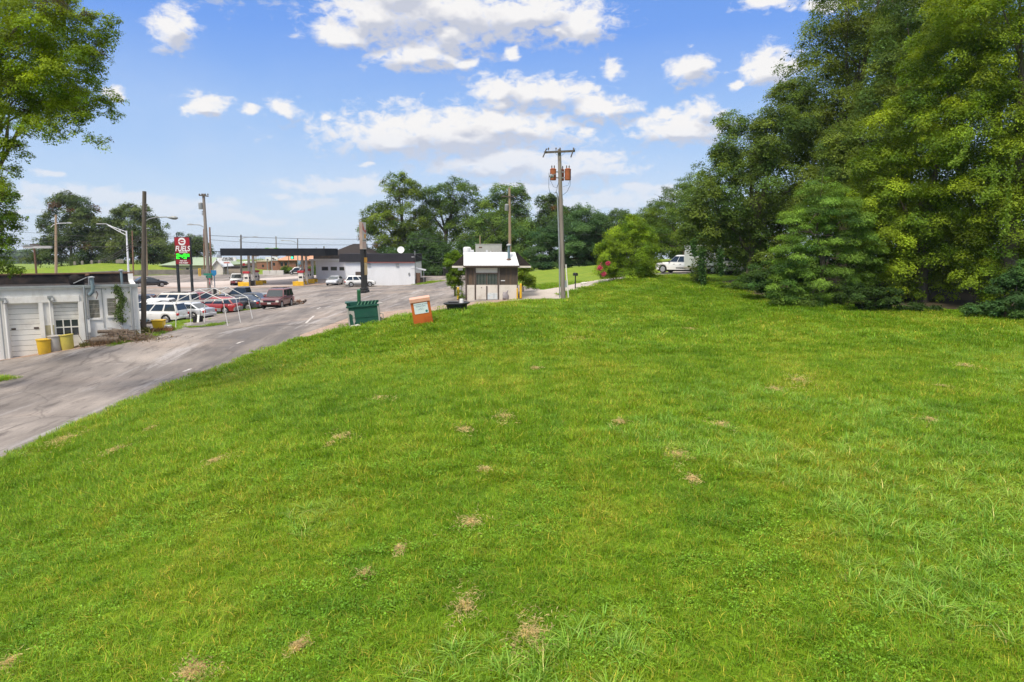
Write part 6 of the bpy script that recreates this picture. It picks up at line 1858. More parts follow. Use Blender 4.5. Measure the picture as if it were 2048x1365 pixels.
# --- cleaners sign and others across the road
def panel_sign(name, lab, px0, px1, py0, py1, Y, pxp, m_, lines=(), post=GREYM, tm=None):
    q = P(pxp, Y)
    t = thing(name, lab, 'sign', q, 0)
    a = at(px0, py1, Y) - q; b = at(px1, py0, Y) - q
    MB().box(a.x, b.x, -.15, .15, a.z, b.z, m_).build('panel', m_, t)
    MB().tube([(0, .2, -.3), (0, .2, b.z)], .10, 8, post).build('post', post, t)
    for body, sz_, px, py, shear in lines:
        p = at(px, py, Y) - q
        text(body, sz_, (p.x, -.155, p.z), FRONT, tm or SBLK, t, shear=shear, bold=.02)
    return t
cs = panel_sign('shop_sign', 'white cleaners sign with black lettering on a post across the highway', 438.5, 472, 515, 522.5, 148, 455.5, SWHT, [('Cedar Point', .42, 456, 516.6, .3), ('CLEANERS', .52, 456, 520.2, 0)])
p = at(446, 527.5, 148) - cs.location; q_ = at(462, 523, 148) - cs.location
MB().box(p.x, q_.x, -.12, .12, p.z, q_.z, SWHT).build('lower_panel', SWHT, cs)
MB().box(-.6, .6, -.13, -.122, (p.z + q_.z) / 2 - .2, (p.z + q_.z) / 2 + .05, REDF).build('faded_mark', REDF, cs)
panel_sign('shop_sign', 'white two panel sign on a dark post in front of the brick annex', 531.5, 555.5, 514.5, 521.5, 160, 535, SWHT, [])
p9 = [o for o in col.objects if o.name.startswith('shop_sign')][-1]
for px0, px1, py0, py1 in ((534, 537.5, 518.5, 521), (543, 549, 516, 518.5), (546, 553, 519, 520.5)):
    a = at(px0, py1, 160) - p9.location; b = at(px1, py0, 160) - p9.location
    MB().box(a.x, b.x, -.165, -.152, a.z, b.z, BROWNT).build('faded_mark', BROWNT, p9)
panel_sign('shop_sign', 'small red sign panel beside the far red and white store', 486, 490, 527, 534.5, 170, 488, SRED)
tgs = panel_sign('roof_sign', 'green and white sign just showing above the canopy edge', 531, 557, 496.2, 500.2, 150, 544, M('lime_sign', (.10, .36, .03), (.16, .42, .05), .8, rough=.4))
a = at(538.5, 499.8, 150) - tgs.location; b = at(549, 496.6, 150) - tgs.location
MB().box(a.x, b.x, -.17, -.152, a.z, b.z, SWHT).build('white_field', SWHT, tgs)
panel_sign('road_sign', 'small blue and white sign between the right canopy posts', 596.5, 601.5, 521.5, 529.5, 135, 599, M('sign_teal', (.04, .15, .22), (.5, .52, .52), 6, rough=.5, lo=.5, hi=.6))
gs = thing('gantry_sign', 'dark sign bracket and grey box reaching from the reddish pole to the canopy', 'sign', P(424, 116), 0)
l_ = lambda px, py: at(px, py, 116) - gs.location
MB().box(l_(422, 504).x, l_(443, 504).x, -.05, .05, l_(430, 504.3).z, l_(430, 503).z, BLKT).build('beam', BLKT, gs)
for py in (504.5, 507, 509.5):
    MB().box(l_(437, py).x, l_(440, py).x, -.04, .04, l_(438, py + 1.2).z, l_(438, py).z, BLKT).build('louvre', BLKT, gs)
MB().box(l_(434.5, 512).x, l_(442.5, 512).x, -.2, .2, l_(438, 516).z, l_(438, 511.2).z, M('blue_grey_box', (.25, .28, .33), rough=.6)).build('panel', None, gs)
MB().tube([(0, 0, -.3), (0, 0, l_(424, 503).z)], .06, 6, BLKT).build('post', BLKT, gs)
# --- headstones and small posts on the bank
for i, px in enumerate((150, 165, 184, 199, 240)):
    q = P(px, 163)
    t = thing('headstone', 'small grey headstone on the grass bank below the dark evergreens', 'headstone', q, 0, 'headstones on the bank')
    w_ = .25 if px != 240 else .9
    MB().prism([(-w_, -.2), (w_, -.2), (w_, .5), (w_ * .6, .7), (-w_ * .6, .7), (-w_, .5)], -.15, .15, STONE).build('slab', CONC, t)

# --- wires
def wire(lab, p, q, sag, r=.016, n=16):
    t = bpy.data.objects
    mid = Vector((0, 0, 0))
    o = MB().tube(sagline(Vector(p), Vector(q), sag, n), r, 5, WIRE).build('power_line', WIRE)
    return tag(o, lab, 'power line', 'overhead wires')
wpt = lambda px, py, Y: at(px, py, Y)
wire('upper wire running right from the leaning pole over the canopy', wpt(418, 471.5, 100), wpt(1130, 462, 130), 1.0, .03)
wire('lower faint wire from the leaning pole towards the tall trees', wpt(420, 480, 100), wpt(1010, 470, 120), 1.2, .025)
for k, (a_, b_) in enumerate(((452, 470), (474, 470.5), (487, 478), (480, 485))):
    wire(('highest wire left of the garage corner pole', 'second wire left of the garage corner pole', 'third wire left of the garage corner pole', 'lowest wire left of the garage corner pole')[k], wpt(-60, a_, 105), wpt(410, b_, 105), .9, .02)
for k in range(3):
    wire(('top service cable from the garage roof up to the corner pole', 'middle service cable from the garage roof up to the corner pole', 'bottom service cable from the garage roof up to the corner pole')[k], wpt(186 + 4 * k, 523 + 1.5 * k, 43), wpt(285, 465 + 5 * k, 44.5), .35, .016)
for k in range(2):
    wire(('left guy of the leaning pole crossing behind the fuel sign', 'right guy of the leaning pole crossing behind the fuel sign')[k], wpt(384 + 9 * k, 521 - 4 * k, 92), wpt(411, 478, 82), .1, .014)
wire('service wire from the shop mast to the pole behind the booth', wpt(830.5, 508, 105), wpt(1019, 430, 62), 2.6, .016)
wire('service wire from the pole behind the booth to the big utility pole', wpt(1020, 425, 62), wpt(1118, 395, 50), .8, .012)
wire('sloping wire from the pole behind the booth into the dark meadow trees', wpt(1021, 395, 62), wpt(1180, 470, 100), 1.0, .02)
wire('long wire across the tall trees above the shop', wpt(830, 470, 110), wpt(1019, 445, 62), 1.4, .014)

# --- canopy tent frame
def lerp(a, b, f):
    return a + (b - a) * f
TENTW = M('tent_frame_white', (.74, .74, .72), rough=.45)
Af = P(351.8, 48.7); Bf = P(455.8, 48.7); Cb = P(505, 52.8); Db = P(409, 52.8)
o0 = (Af + Bf + Cb + Db) / 4
t = thing('tent_frame', 'bare white gazebo frame with no cover standing on the lane', 'tent frame', o0, 0)
top = {}
for k, (g, px, py, Y) in {'A': (Af, 352.3, 603, 48.7), 'B': (Bf, 446, 600.5, 48.7), 'C': (Cb, 496, 595.5, 52.8), 'D': (Db, 409.5, 601, 52.8)}.items():
    e = at(px, py, Y)
    top[k] = e - o0
    MB().tube([g - o0 - Vector((0, 0, .02)), e - o0], .028, 8, TENTW).build('leg', TENTW, t)
    MB().box(-.05, .05, -.05, .05, -.3, -.2, BLKT, Matrix.Translation(e - o0)).build('joint', BLKT, t)
for (a, b) in (('B', 'C'), ('A', 'D')):
    m_ = (top[a] + top[b]) / 2
    gm = {'BC': (Bf + Cb) / 2, 'AD': (Af + Db) / 2}[a + b] - o0
    gm.z = T(gm.x + o0.x, gm.y + o0.y) - o0.z - .02
    MB().tube([gm, m_], .028, 8, TENTW).build('leg', TENTW, t)
r1 = at(398, 579, 48.9) - o0; r2 = at(457, 575, 52.6) - o0
mb = MB()
for a, b in ((top['A'], r1), (r1, top['B']), (top['D'], r2), (r2, top['C']), (r1, r2), (top['A'], top['D']), (top['B'], top['C']), (top['A'] + Vector((0, 0, -.05)), top['B'] + Vector((0, 0, -.05))), (top['D'], top['C'])):
    mb.tube([a, b], .024, 6, TENTW)
for k in (.5,):
    mb.tube([lerp(top['A'], top['D'], k), lerp(r1, r2, k)], .022, 6, TENTW); mb.tube([lerp(top['B'], top['C'], k), lerp(r1, r2, k)], .022, 6, TENTW)
mb.build('roof_frame', TENTW, t)

# --- clutter by the garage
BARY = M('barrel_yellow', (.66, .42, .025), (.58, .36, .03), 2, rough=.5, dirt=(.36, .26, .06), dirt_s=2.5, dirt_amt=.5)
BARYD = M('barrel_dull_yellow', (.52, .44, .08), (.44, .36, .08), 2, rough=.6, dirt=(.25, .2, .08), dirt_s=2.5, dirt_amt=.5)
BARG = M('barrel_grey', (.42, .40, .37), (.34, .32, .29), 2, rough=.7, dirt=(.10, .08, .07), dirt_s=2.2, dirt_amt=.7)
def barrel(lab, px, Y, r, h, m_, tilt=0, rim=True, mark=None):
    g = P(px, Y)
    t = thing('barrel', lab, 'barrel', g, 0, 'barrels by the garage doors')
    t.rotation_euler = (0, R(tilt), 0)
    MB().lathe([(r * .80, -.04), (r * .84, .02), (r * .93, h * .5), (r * .98, h * .92), (r * 1.06, h * .93), (r * 1.06, h), (r * .95, h), (r * .92, h * .93), (r * .78, .05), (.02, .04)], 26, mat=m_).build('shell', m_, t, smooth=True)
    MB().lathe([(r * 1.07, h * .955), (r * 1.085, h * .97), (r * 1.07, h * .985)], 26, mat=m_).build('rim', m_, t)
    return t
barrel('yellow barrel left of the grey drum at the garage doors', 90, 38.2, .37, .84, BARY)
bg_ = barrel('grey drum with a dark burn mark between two yellow barrels', 112, 38.6, .36, .92, BARG)
MB().lathe([(.11, 0), (.10, .006), (.02, .008)], 14, mat=BLKT, mtx=Matrix.Translation((-.12, -.345, .50)) @ Matrix.Rotation(R(88), 4, 'X')).build('burn_mark', BLKT, bg_)
bd_ = barrel('dull yellow barrel leaning slightly, right of the grey drum', 136.5, 38.8, .36, .86, BARYD, tilt=-5)
# heap of branches and logs
def log(lab, px, Y, L, r, yaw, dz):
    g = P(px, Y, dz)
    t = thing('log', lab, 'log', g, R(yaw), 'logs in front of the garage')
    MB().tube([(-L / 2, 0, r * .9), (0, .02, r), (L / 2, 0, r * .95)], [r, r * 1.05, r * .95], 12, BARK).build('bark', BARK, t, smooth=True)
    CUT = M('cut_wood', (.30, .22, .14), (.22, .15, .09), 6, rough=.8)
    for s in (-1, 1):
        MB().lathe([(r * .9, 0), (.02, .005)], 12, mat=CUT, mtx=Matrix.Translation((s * (L / 2 + .002), 0, r * .93)) @ Matrix.Rotation(R(90 * s), 4, 'Y')).build('cut_end', CUT, t)
log('thick log at the left end of the brush heap', 212, 39.3, 1.5, .20, 4, 0)
log('thick log at the right end of the brush heap', 252, 39.9, 1.2, .21, 8, 0)
log('short log lying on top of the two thick logs', 234, 40.1, 1.0, .13, -15, .32)
log('thin log half buried in the brush', 228, 40.2, 1.6, .10, 20, .5)
mb = MB(); g0_ = P(238, 40.1)
TWIG = M('dead_twigs', (.14, .10, .075), (.20, .15, .11), 3, rough=.95)
hp = thing('brush_heap', 'heap of dead branches piled against the garage wall', 'brush heap', g0_, 0)
for _ in range(230):
    c = Vector((random.gauss(0, .85), random.gauss(0, .42), abs(random.gauss(.25, .25))))
    c.z *= max(.2, 1 - abs(c.x) / 2.4)
    d = Vector((random.gauss(0, 1), random.gauss(0, .6), random.gauss(.05, .22))).normalized() * random.uniform(.3, .9)
    gz = T(g0_.x + c.x, g0_.y + c.y) - g0_.z
    c.z += gz
    m_ = c + Vector((random.gauss(0, .05), random.gauss(0, .05), random.gauss(.03, .05)))
    r = random.uniform(.008, .03)
    mb.tube([c - d, m_, c + d], [r, r * .8, r * .4], 5, TWIG)
mb.build('branches', TWIG, hp)
k = 2600
x = rng.normal(0, 1.15, k); y = rng.normal(0, .5, k)
zz = np.array([T(g0_.x + a, g0_.y + b) - g0_.z for a, b in zip(x, y)]) + np.abs(rng.normal(0, .22, k)) * np.clip(1 - np.abs(x) / 2.6, .1, 1)
cc_ = np.stack([x, y, zz], 1)
cl_ = np.where((rng.random(k) < .25)[:, None], np.array([[.10, .12, .03]]), np.array([[.22, .14, .075]])) * rng.uniform(.5, 1.4, (k, 1))
leaf_mesh('dead_leaves', cc_, unit(rng.normal(size=(k, 3)) + [0, -.3, .7]), rng.uniform(.05, .16, k), .35, cl_, hp)
# dry weeds and grasses round the heap
wl_ = []; wn = []; wc = []; wz = []
for px0, px1, Y0_, Y1_, n_, hh_, col_ in ((180, 240, 39.0, 39.5, 420, .28, (.22, .15, .085)), (235, 345, 40.6, 45, 1500, .30, (.30, .17, .085)), (285, 350, 42, 46, 700, .25, (.20, .20, .05)), (160, 182, 39.2, 39.5, 160, .25, (.16, .16, .05)), (235, 300, 40.3, 42.5, 500, .5, (.17, .17, .05))):
    for _ in range(n_):
        f_ = random.random()
        g = P(lerp(px0, px1, f_), lerp(Y0_, Y1_, f_) + random.gauss(0, .35))
        h = hh_ * random.uniform(.3, 1.2)
        wl_.append((g.x, g.y, g.z + h * .5)); a_ = random.uniform(0, 6.28)
        wn.append((math.cos(a_), math.sin(a_), random.gauss(0, .2))); wz.append(h)
        v = random.uniform(.6, 1.4); wc.append(tuple(c_ * v for c_ in col_))
wn = unit(np.array(wn)); tv = unit(np.stack([rng.normal(0, .35, len(wn)), rng.normal(0, .35, len(wn)), np.ones(len(wn))], 1))
o = leaf_mesh('dry_weeds', np.array(wl_), wn, np.array(wz) * 1.1, .12, np.array(wc), None, LEAF, t=tv)
tag(o, 'rust coloured dry weeds around the brush heap', 'weeds', kind='stuff')
# work table, yellow bin, bucket, hand truck behind the heap
g = P(303, 45.2)
t = thing('work_table', 'dark low work table behind the corner pole, cluttered with oddments', 'table', g, R(6))
MB().box(-.85, .65, -.4, .4, .62, .68, WOODG).build('table_top', WOODG, t)
for sx_ in (-.78, .58):
    for sy_ in (-.34, .34):
        MB().box(sx_ - .04, sx_ + .04, sy_ - .04, sy_ + .04, -.1, .62, WOODG).build('leg', WOODG, t)
MB().box(-.7, .5, -.3, .3, .15, .2, BROWNT).build('shelf', BROWNT, t)
top_ = g + Vector((0, 0, .68))
j = thing('jug', 'pale blue plastic jug standing on the work table', 'jug', top_ + Vector((-.30, -.1, 0)), .4)
JB = M('jug_blue', (.30, .52, .58), rough=.4)
MB().lathe([(.09, 0), (.11, .04), (.11, .18), (.05, .25), (.05, .3), (.02, .31)], 14, mat=JB).build('body', JB, j, smooth=True)
MB().tube([(.1, 0, .08), (.2, 0, .14), (.16, 0, .24), (.06, 0, .25)], .02, 6, JB).build('handle', JB, j, smooth=True)
j = thing('paint_tin', 'small white tin on the work table', 'tin', top_ + Vector((.05, -.15, 0)), 0)
MB().lathe([(.07, 0), (.07, .15), (.075, .15), (.075, .165), (.02, .165)], 14, mat=SWHT).build('body', SWHT, j, smooth=True)
j = thing('crate', 'low brown tray lying at the right end of the work table', 'tray', top_ + Vector((.38, -.05, 0)), .1)
MB().box(-.26, .26, -.18, .18, 0, .03, RUST).box(-.26, .26, -.18, -.15, .03, .11, RUST).box(-.26, .26, .15, .18, .03, .11, RUST).build('tray', RUST, j)
g = P(319, 44.6)
t = thing('yellow_bin', 'square yellow bin tapering downwards beside the work table', 'bin', g, R(8))
BY = M('bin_yellow', (.72, .46, .02), (.66, .42, .02), 2, rough=.5)
MB().add([(-.25, -.25, 0), (.25, -.25, 0), (.25, .25, 0), (-.25, .25, 0), (-.34, -.34, .74), (.34, -.34, .74), (.34, .34, .74), (-.34, .34, .74)], [(3, 2, 1, 0), (0, 1, 5, 4), (1, 2, 6, 5), (2, 3, 7, 6), (3, 0, 4, 7), (4, 5, 6, 7)], BY).build('body', BY, t, bevel=.03)
MB().box(-.37, .37, -.37, .37, .74, .80, BY).build('lid', BY, t, bevel=.02)
g = P(334, 44.9)
t = thing('storage_tub', 'low white plastic tub right of the yellow bin', 'tub', g, R(5))
MB().box(-.24, .24, -.2, .2, 0, .36, SWHT).build('body', SWHT, t, bevel=.03)
MB().box(-.26, .26, -.22, .22, .36, .40, SWHT).build('lid', SWHT, t, bevel=.015)
g = P(280.5, 41.9)
t = thing('hand_truck', 'dark two wheeled hand truck leaning at the garage corner', 'hand truck', g, R(70))
mb = MB()
for s in (-.2, .2):
    mb.tube([(0, s, .12), (-.28, s, 1.0), (-.36, s * .8, 1.15), (-.42, s * .3, 1.2)], .022, 6, BLKT)
for f_ in (.3, .55, .8):
    mb.tube([(-.28 * f_, -.2, .12 + .88 * f_), (-.28 * f_, .2, .12 + .88 * f_)], .018, 6, BLKT)
mb.box(0, .28, -.22, .22, .02, .05, BLKT)
mb.build('frame', BLKT, t)
for s in (-.26, .26):
    wo = wheel_mesh(.13, .07).build('wheel', TYRE, t, smooth=True); wo.rotation_euler = (0, 0, 0); wo.location = (-.08, s, .13)
# buckets by the silver sedan
for px, Y, lab, m_ in ((391, 53.5, 'dark planter bucket left of the pair behind the tent', 0), (401.5, 53.8, 'dark planter bucket right of the pair behind the tent', 0)):
    g = P(px, Y)
    t = thing('planter_bucket', lab, 'bucket', g, 0, 'buckets behind the tent')
    MB().lathe([(.16, 0), (.18, .02), (.21, .42), (.225, .42), (.225, .46), (.19, .46), (.18, .40), (.02, .38)], 18, mat=BLKT).build('body', BLKT, t, smooth=True)
    MB().tube([(0, 0, .38), (.02, 0, .8), (0, 0, 1.15 if px > 395 else .55)], .018, 5, BROWNT).build('stick', BROWNT, t)
g = P(396.5, 53.3)
t = thing('board_offcut', 'pale board leaning between the two dark buckets', 'board', g, 0)
MB().add([(-.09, -.05, 0), (.08, -.05, 0), (.09, .1, .58), (-.07, .1, .6), (-.09, -.02, 0), (.08, -.02, 0), (.09, .13, .58), (-.07, .13, .6)], [(0, 1, 2, 3), (7, 6, 5, 4), (0, 4, 5, 1), (1, 5, 6, 2), (2, 6, 7, 3), (3, 7, 4, 0)], SWHT).build('board', SWHT, t)

# --- waste containers at the lawn edge
DG = M('dumpster_green', (.012, .085, .055), (.010, .07, .05), 1.5, rough=.5, dirt=(.06, .12, .09), dirt_s=1.2, dirt_amt=.35)
DGL = M('bin_green', (.014, .10, .035), (.012, .085, .03), 1.5, rough=.5)
SCR = M('scraped_metal', (.42, .39, .36), (.34, .31, .29), 3, rough=.6)
g = P(731, 40.3)
t = thing('dumpster', 'dark green front loading dumpster tilted at the lawn edge, lid open', 'dumpster', g, R(-12))
t.rotation_euler = (R(2), R(-4.5), R(9))
w_ = .88
mb = MB()
prof = [(-.70, -.1), (.70, -.1), (.70, 1.10), (.5, 1.17), (-.70, 1.17)]
mb.add([(-w_, -.75, -.12), (w_, -.75, -.12), (w_, .62, -.12), (-w_, .62, -.12), (-w_, -.75, 1.14), (w_, -.75, 1.14), (w_, .62, 1.30), (-w_, .62, 1.30)], [(0, 1, 5, 4), (1, 2, 6, 5), (2, 3, 7, 6), (3, 0, 4, 7), (3, 2, 1, 0)], DG)
mb.add([(-w_ + .05, -.70, .9), (w_ - .05, -.70, .9), (w_ - .05, .57, .9), (-w_ + .05, .57, .9)], [(0, 1, 2, 3)], BLKT)
mb.box(-w_ + .19, w_ - .01, -.772, -.752, .50, .53, DG)
mb.build('body', DG, t)
MB().box(-w_ - .02, -w_ + .06, -.80, -.752, -.1, 1.14, SCR).box(w_ - .05, w_ + .035, -.80, -.752, -.1, 1.16, SCR).build('corner_post', SCR, t)
MB().prism([(-w_ + .07, .95), (-w_ + .36, .92), (-w_ + .38, .30), (-w_ + .28, .12), (-w_ + .24, .40), (-w_ + .26, .66), (-w_ + .14, .78), (-w_ + .07, .74)], -.768, -.753, SCR).build('scrape', SCR, t)
MB().box(-w_ - .06, w_ + .03, -.82, -.76, 1.13, 1.21, DG).build('rim', DG, t)
mb = MB()
for k in range(6):
    x = -.35 + k * .2
    mb.bar((x, -.1, 1.155), (x + .08, .60, 1.29), .05, .03, DGL)
mb.build('lid_ribs', GREYM, t)
MB().tube([(w_ + .05, -.6, .62), (w_ + .22, -.6, .60), (w_ + .22, -.6, .26), (w_ + .05, -.6, .24)], .03, 6, SCR).box(w_ + .002, w_ + .08, -.62, .5, .2, .28, BLKT).build('side_handle', SCR, t)
MB().box(w_ - .04, w_ + .26, -.72, -.4, 1.20, 1.25, SCR).build('lid_hinge', SCR, t)
g = P(715, 41.9)
t = thing('waste_bin', 'bright green slope sided bin with upright lid behind the dumpster', 'bin', g, R(12))
MB().prism([(-.28, .35), (.45, .1), (.52, 1.2), (-.62, 1.2), (-.58, .75)], -.5, .5, DGL).build('body', DGL, t)
MB().box(-.70, .58, -.56, .56, 1.2, 1.27, DG).build('rim', DG, t)
MB().box(.03, .24, -.5, .5, 1.27, 2.02, DGL).build('lid', DGL, t, bevel=.03)
# scraps at the dumpster corner
SCP = M('litter_white', (.62, .58, .55), (.45, .40, .38), 6, rough=.7)
for k in range(5):
    g = P(703 + 4.5 * k * .8, 39.3 - .05 * k)
    v = [Vector((random.gauss(0, .10), random.gauss(0, .08), random.uniform(0, .22))) for _ in range(9)]
    bm = bmesh.new(); [bm.verts.new(p) for p in v]; bmesh.ops.convex_hull(bm, input=bm.verts)
    me = bpy.data.meshes.new('litter'); bm.to_mesh(me); bm.free(); me.materials.append(SCP)
    o = bpy.data.objects.new('litter', me); col.objects.link(o); o.location = g
    tag(o, 'crumpled pale scrap lying at the left corner of the dumpster', 'litter', 'scraps by the dumpster')
# orange donation bin
ORN = M('donation_orange', (.54, .13, .020), (.47, .105, .018), 1.3, rough=.5, dirt=(.17, .035, .015), dirt_s=1.6, dirt_amt=.6)
ORT = M('donation_top', (.66, .36, .26), (.60, .30, .20), 2, rough=.5)
g = P(847.5, 36.8)
t = thing('donation_bin', 'leaning orange clothing donation bin with a white notice', 'donation bin', g, 0)
t.rotation_euler = (R(3), R(-8.5), R(8))
w_ = .515; hh_ = 1.36
MB().box(-w_, w_, -.45, .45, -.12, hh_, ORN).build('body', ORN, t, bevel=.015)
MB().prism([(-w_ - .02, hh_ - .10), (w_ + .02, hh_ - .10), (w_ + .02, hh_ + .04), (-w_ - .02, hh_ + .04)], -.49, -.452, ORT).box(-w_ - .02, w_ + .02, -.49, .47, hh_ + .041, hh_ + .08, ORT).build('top_cover', ORT, t)
NOT = M('notice_white', (.66, .73, .74), (.62, .70, .71), 1, rough=.4)
nb = MB().box(-.37, .37, -.462, -.4505, .63, 1.21, NOT).build('notice', NOT, t)
TEAL = M('teal_print', (.02, .20, .22), rough=.5); INK = M('ink_blue', (.06, .13, .20), rough=.5)
text('CLOTHING & SHOE', .085, (0, -.464, 1.12), FRONT, INK, nb, ext=.002)
text('DONATIONS', .085, (0, -.464, 1.02), FRONT, INK, nb, ext=.002)
text('drop off', .05, (0, -.464, .92), FRONT, INK, nb, ext=.002)
text('here, thank you', .05, (0, -.464, .86), FRONT, INK, nb, ext=.002)
MB().lathe([(.065, 0), (.065, .004)], 20, mat=TEAL, mtx=Matrix.Translation((.27, -.463, .735)) @ Matrix.Rotation(R(90), 4, 'X')).build('badge', TEAL, nb)
# black tub with bucket and lid
g = P(914, 41.2)
t = thing('planter_tub', 'wide black planter tub with flared rim at the lawn edge', 'tub', g, R(3))
t.rotation_euler = (0, R(-2), R(3))
MB().lathe([(.52, -.2), (.56, .0), (.64, .36), (.80, .43), (.80, .49), (.68, .50), (.60, .42), (.02, .34)], 28, mat=BLK).build('basin', BLK, t, smooth=True)
tt_ = g + Vector((0, 0, .44))
b_ = thing('white_bucket', 'upturned white bucket standing on the black tub', 'bucket', g + Vector((.27, .12, .36)), 0)
MB().lathe([(.15, 0), (.15, .03), (.135, .03), (.115, .33), (.10, .34), (.02, .34)], 18, mat=SWHT).build('body', SWHT, b_, smooth=True)
b_ = thing('flat_lid', 'flat black lid lying across the left of the tub', 'lid', g + Vector((-.22, -.1, .49)), R(12))
MB().box(-.3, .28, -.25, .3, 0, .07, BLK).build('lid', BLK, b_, bevel=.02)
# bag by the booth wall
g = P(1011, 49.6)
t = thing('rubbish_bag', 'grey crumpled bag slumped against the booth wall', 'bag', g, 0)
GBAG = M('grey_bag', (.23, .21, .22), (.32, .29, .29), 5, rough=.5)
mb = MB()
vs = []; n_ = 16
prof = [(.16, 0), (.23, .08), (.22, .28), (.19, .42), (.13, .50), (.05, .52)]
for i, (r, z) in enumerate(prof):
    for k in range(n_):
        a = 2 * PI * k / n_
        rr = r * (1 + .18 * math.sin(a * 3 + i) + random.uniform(-.1, .1))
        vs.append((rr * math.cos(a), rr * .7 * math.sin(a), z + .05 * math.sin(a * 2)))
fs = [(i * n_ + k, i * n_ + (k + 1) % n_, (i + 1) * n_ + (k + 1) % n_, (i + 1) * n_ + k) for i in range(len(prof) - 1) for k in range(n_)] + [tuple((len(prof) - 1) * n_ + k for k in range(n_))]
mb.add(vs, fs, GBAG); mb.tube([(.08, 0, .48), (.15, 0, .64), (.19, .02, .68)], [.07, .05, .03], 7, GBAG); mb.tube([(-.06, 0, .46), (-.16, 0, .56)], [.06, .03], 7, GBAG)
mb.build('bag', GBAG, t, smooth=True)
# bollards
for px, Y, h, r, lab in ((916.5, 51.5, .95, .09, 'scuffed yellow bollard left of the booth'), (922, 52.6, 1.0, .09, 'faded grey bollard close to the left booth wall'), (1034.5, 49.7, .80, .055, 'thin yellow pipe bollard at the right booth corner'), (1041.5, 49.9, 1.12, .085, 'stout yellow bollard right of the booth')):
    g = P(px, Y)
    t = thing('bollard', lab, 'bollard', g, 0, 'bollards around the booth')
    m_ = YEL if px != 922 else CONC
    MB().lathe([(r, -.2), (r, h - r * .4), (r * .8, h - .02), (r * .4, h + .02), (.01, h + .03)], 16, mat=m_).build('post', m_, t, smooth=True)
    if px != 922:
        MB().lathe([(r * 1.05, .0), (r * 1.05, .06), (r, .07)], 16, mat=RUST).build('base_collar', RUST, t)
for px, Y, h, r, lab, m_ in ((398.5, 139, 1.6, .10, 'left of two thin yellow posts in front of the green roofed hall', YEL), (401.5, 139.5, 1.6, .10, 'right of two thin yellow posts in front of the green roofed hall', YEL), (440.5, 83, .75, .09, 'short cream post near the blue shield sign', CRM)):
    g = P(px, Y)
    t = thing('bollard', lab, 'bollard', g, 0, 'posts along the highway')
    MB().lathe([(r, -.2), (r, h - r * .4), (r * .8, h - .02), (r * .4, h + .02), (.01, h + .03)], 12, mat=m_).build('post', m_, t, smooth=True)
g = P(899, 117)
t = thing('dumpster', 'dark skip half hidden by the climbing bush left of the booth', 'dumpster', g, R(8))
MB().add([(-1, -.7, .1), (1, -.7, .1), (1, .7, .1), (-1, .7, .1), (-1.1, -.85, 1.3), (1.1, -.85, 1.3), (1.1, .85, 1.5), (-1.1, .85, 1.5)], [(3, 2, 1, 0), (0, 1, 5, 4), (1, 2, 6, 5), (2, 3, 7, 6), (3, 0, 4, 7), (4, 5, 6, 7)], BLKT).build('body', BLKT, t)
MB().box(-1.15, 1.15, -.92, -.86, 1.22, 1.34, BLKT).build('rim', BLKT, t)
# mailbox and stone by the driveway
g = P(1150.5, 57)
t = thing('mailbox', 'black mailbox on a thin post beside the driveway', 'mailbox', g, R(20))
MB().tube([(0, 0, -.2), (0, 0, 1.05)], .05, 8, BLKT).build('post', BLKT, t)
pr = [(-.11, 1.05), (.11, 1.05), (.11, 1.19)] + [(.11 * math.cos(a), 1.19 + .11 * math.sin(a)) for a in np.linspace(.3, PI - .3, 6)] + [(-.11, 1.19)]
MB().prism(pr, -.26, .26, BLKT).build('box', BLKT, t)
MB().box(-.17, -.11, -.05, .05, 1.1, 1.26, BLKT).build('flag', BLKT, t)
g = P(1168, 60.5)
bm = bmesh.new(); bmesh.ops.create_icosphere(bm, subdivisions=2, radius=.25)
for v in bm.verts:
    v.co *= random.uniform(.85, 1.12); v.co.x *= 1.5; v.co.z *= .55; v.co.z += .06
me = bpy.data.meshes.new('boulder'); bm.to_mesh(me); bm.free(); me.materials.append(CONC)
o = bpy.data.objects.new('boulder', me); col.objects.link(o); o.location = g
tag(o, 'pale boulder lying on the driveway verge', 'boulder')
# kerb nib of the driveway and roadside debris near the maroon SUV
g = P(585, 67)
t = thing('debris_heap', 'low heap of broken brown debris behind the maroon SUV', 'debris', g, 0)
mb = MB()
for _ in range(26):
    c = Vector((random.gauss(0, .5), random.gauss(0, .5), abs(random.gauss(.1, .15))))
    mb.box(-.2, .2, -.12, .12, -.08, .08, RUST if random.random() < .6 else BROWNT, Matrix.Translation(c) @ Matrix.Rotation(random.uniform(0, 3), 4, Vector((random.random(), random.random(), random.random() + .1))))
mb.build('rubble', RUST, t)
# ------------------------------------------------------------------ grass
def grassmat(name, dark, mid, light, tipmul=1.35, trans=.35):
    m, nt, b = newmat(name); MATS[name] = m
    c = lawn_tone(nt, dark, mid, light)
    a = nd(nt, 'ShaderNodeAttribute', attribute_name='leaf_col')
    c = mix(nt, 1.0, c, a.outputs['Color'], 'MULTIPLY')
    nt.links.new(c, b.inputs['Base Color'])
    b.inputs['Roughness'].default_value = .5; b.inputs['Specular IOR Level'].default_value = .25
    tr = nd(nt, 'ShaderNodeBsdfTranslucent'); nt.links.new(c, tr.inputs['Color'])
    ms = nd(nt, 'ShaderNodeMixShader'); ms.inputs[0].default_value = trans
    nt.links.new(b.outputs[0], ms.inputs[1]); nt.links.new(tr.outputs[0], ms.inputs[2])
    nt.links.new(ms.outputs[0], nt.nodes['Material Output'].inputs[0])
    return m
GM = grassmat('grass_blade', (.12, .245, .011), (.185, .318, .014), (.265, .35, .024))
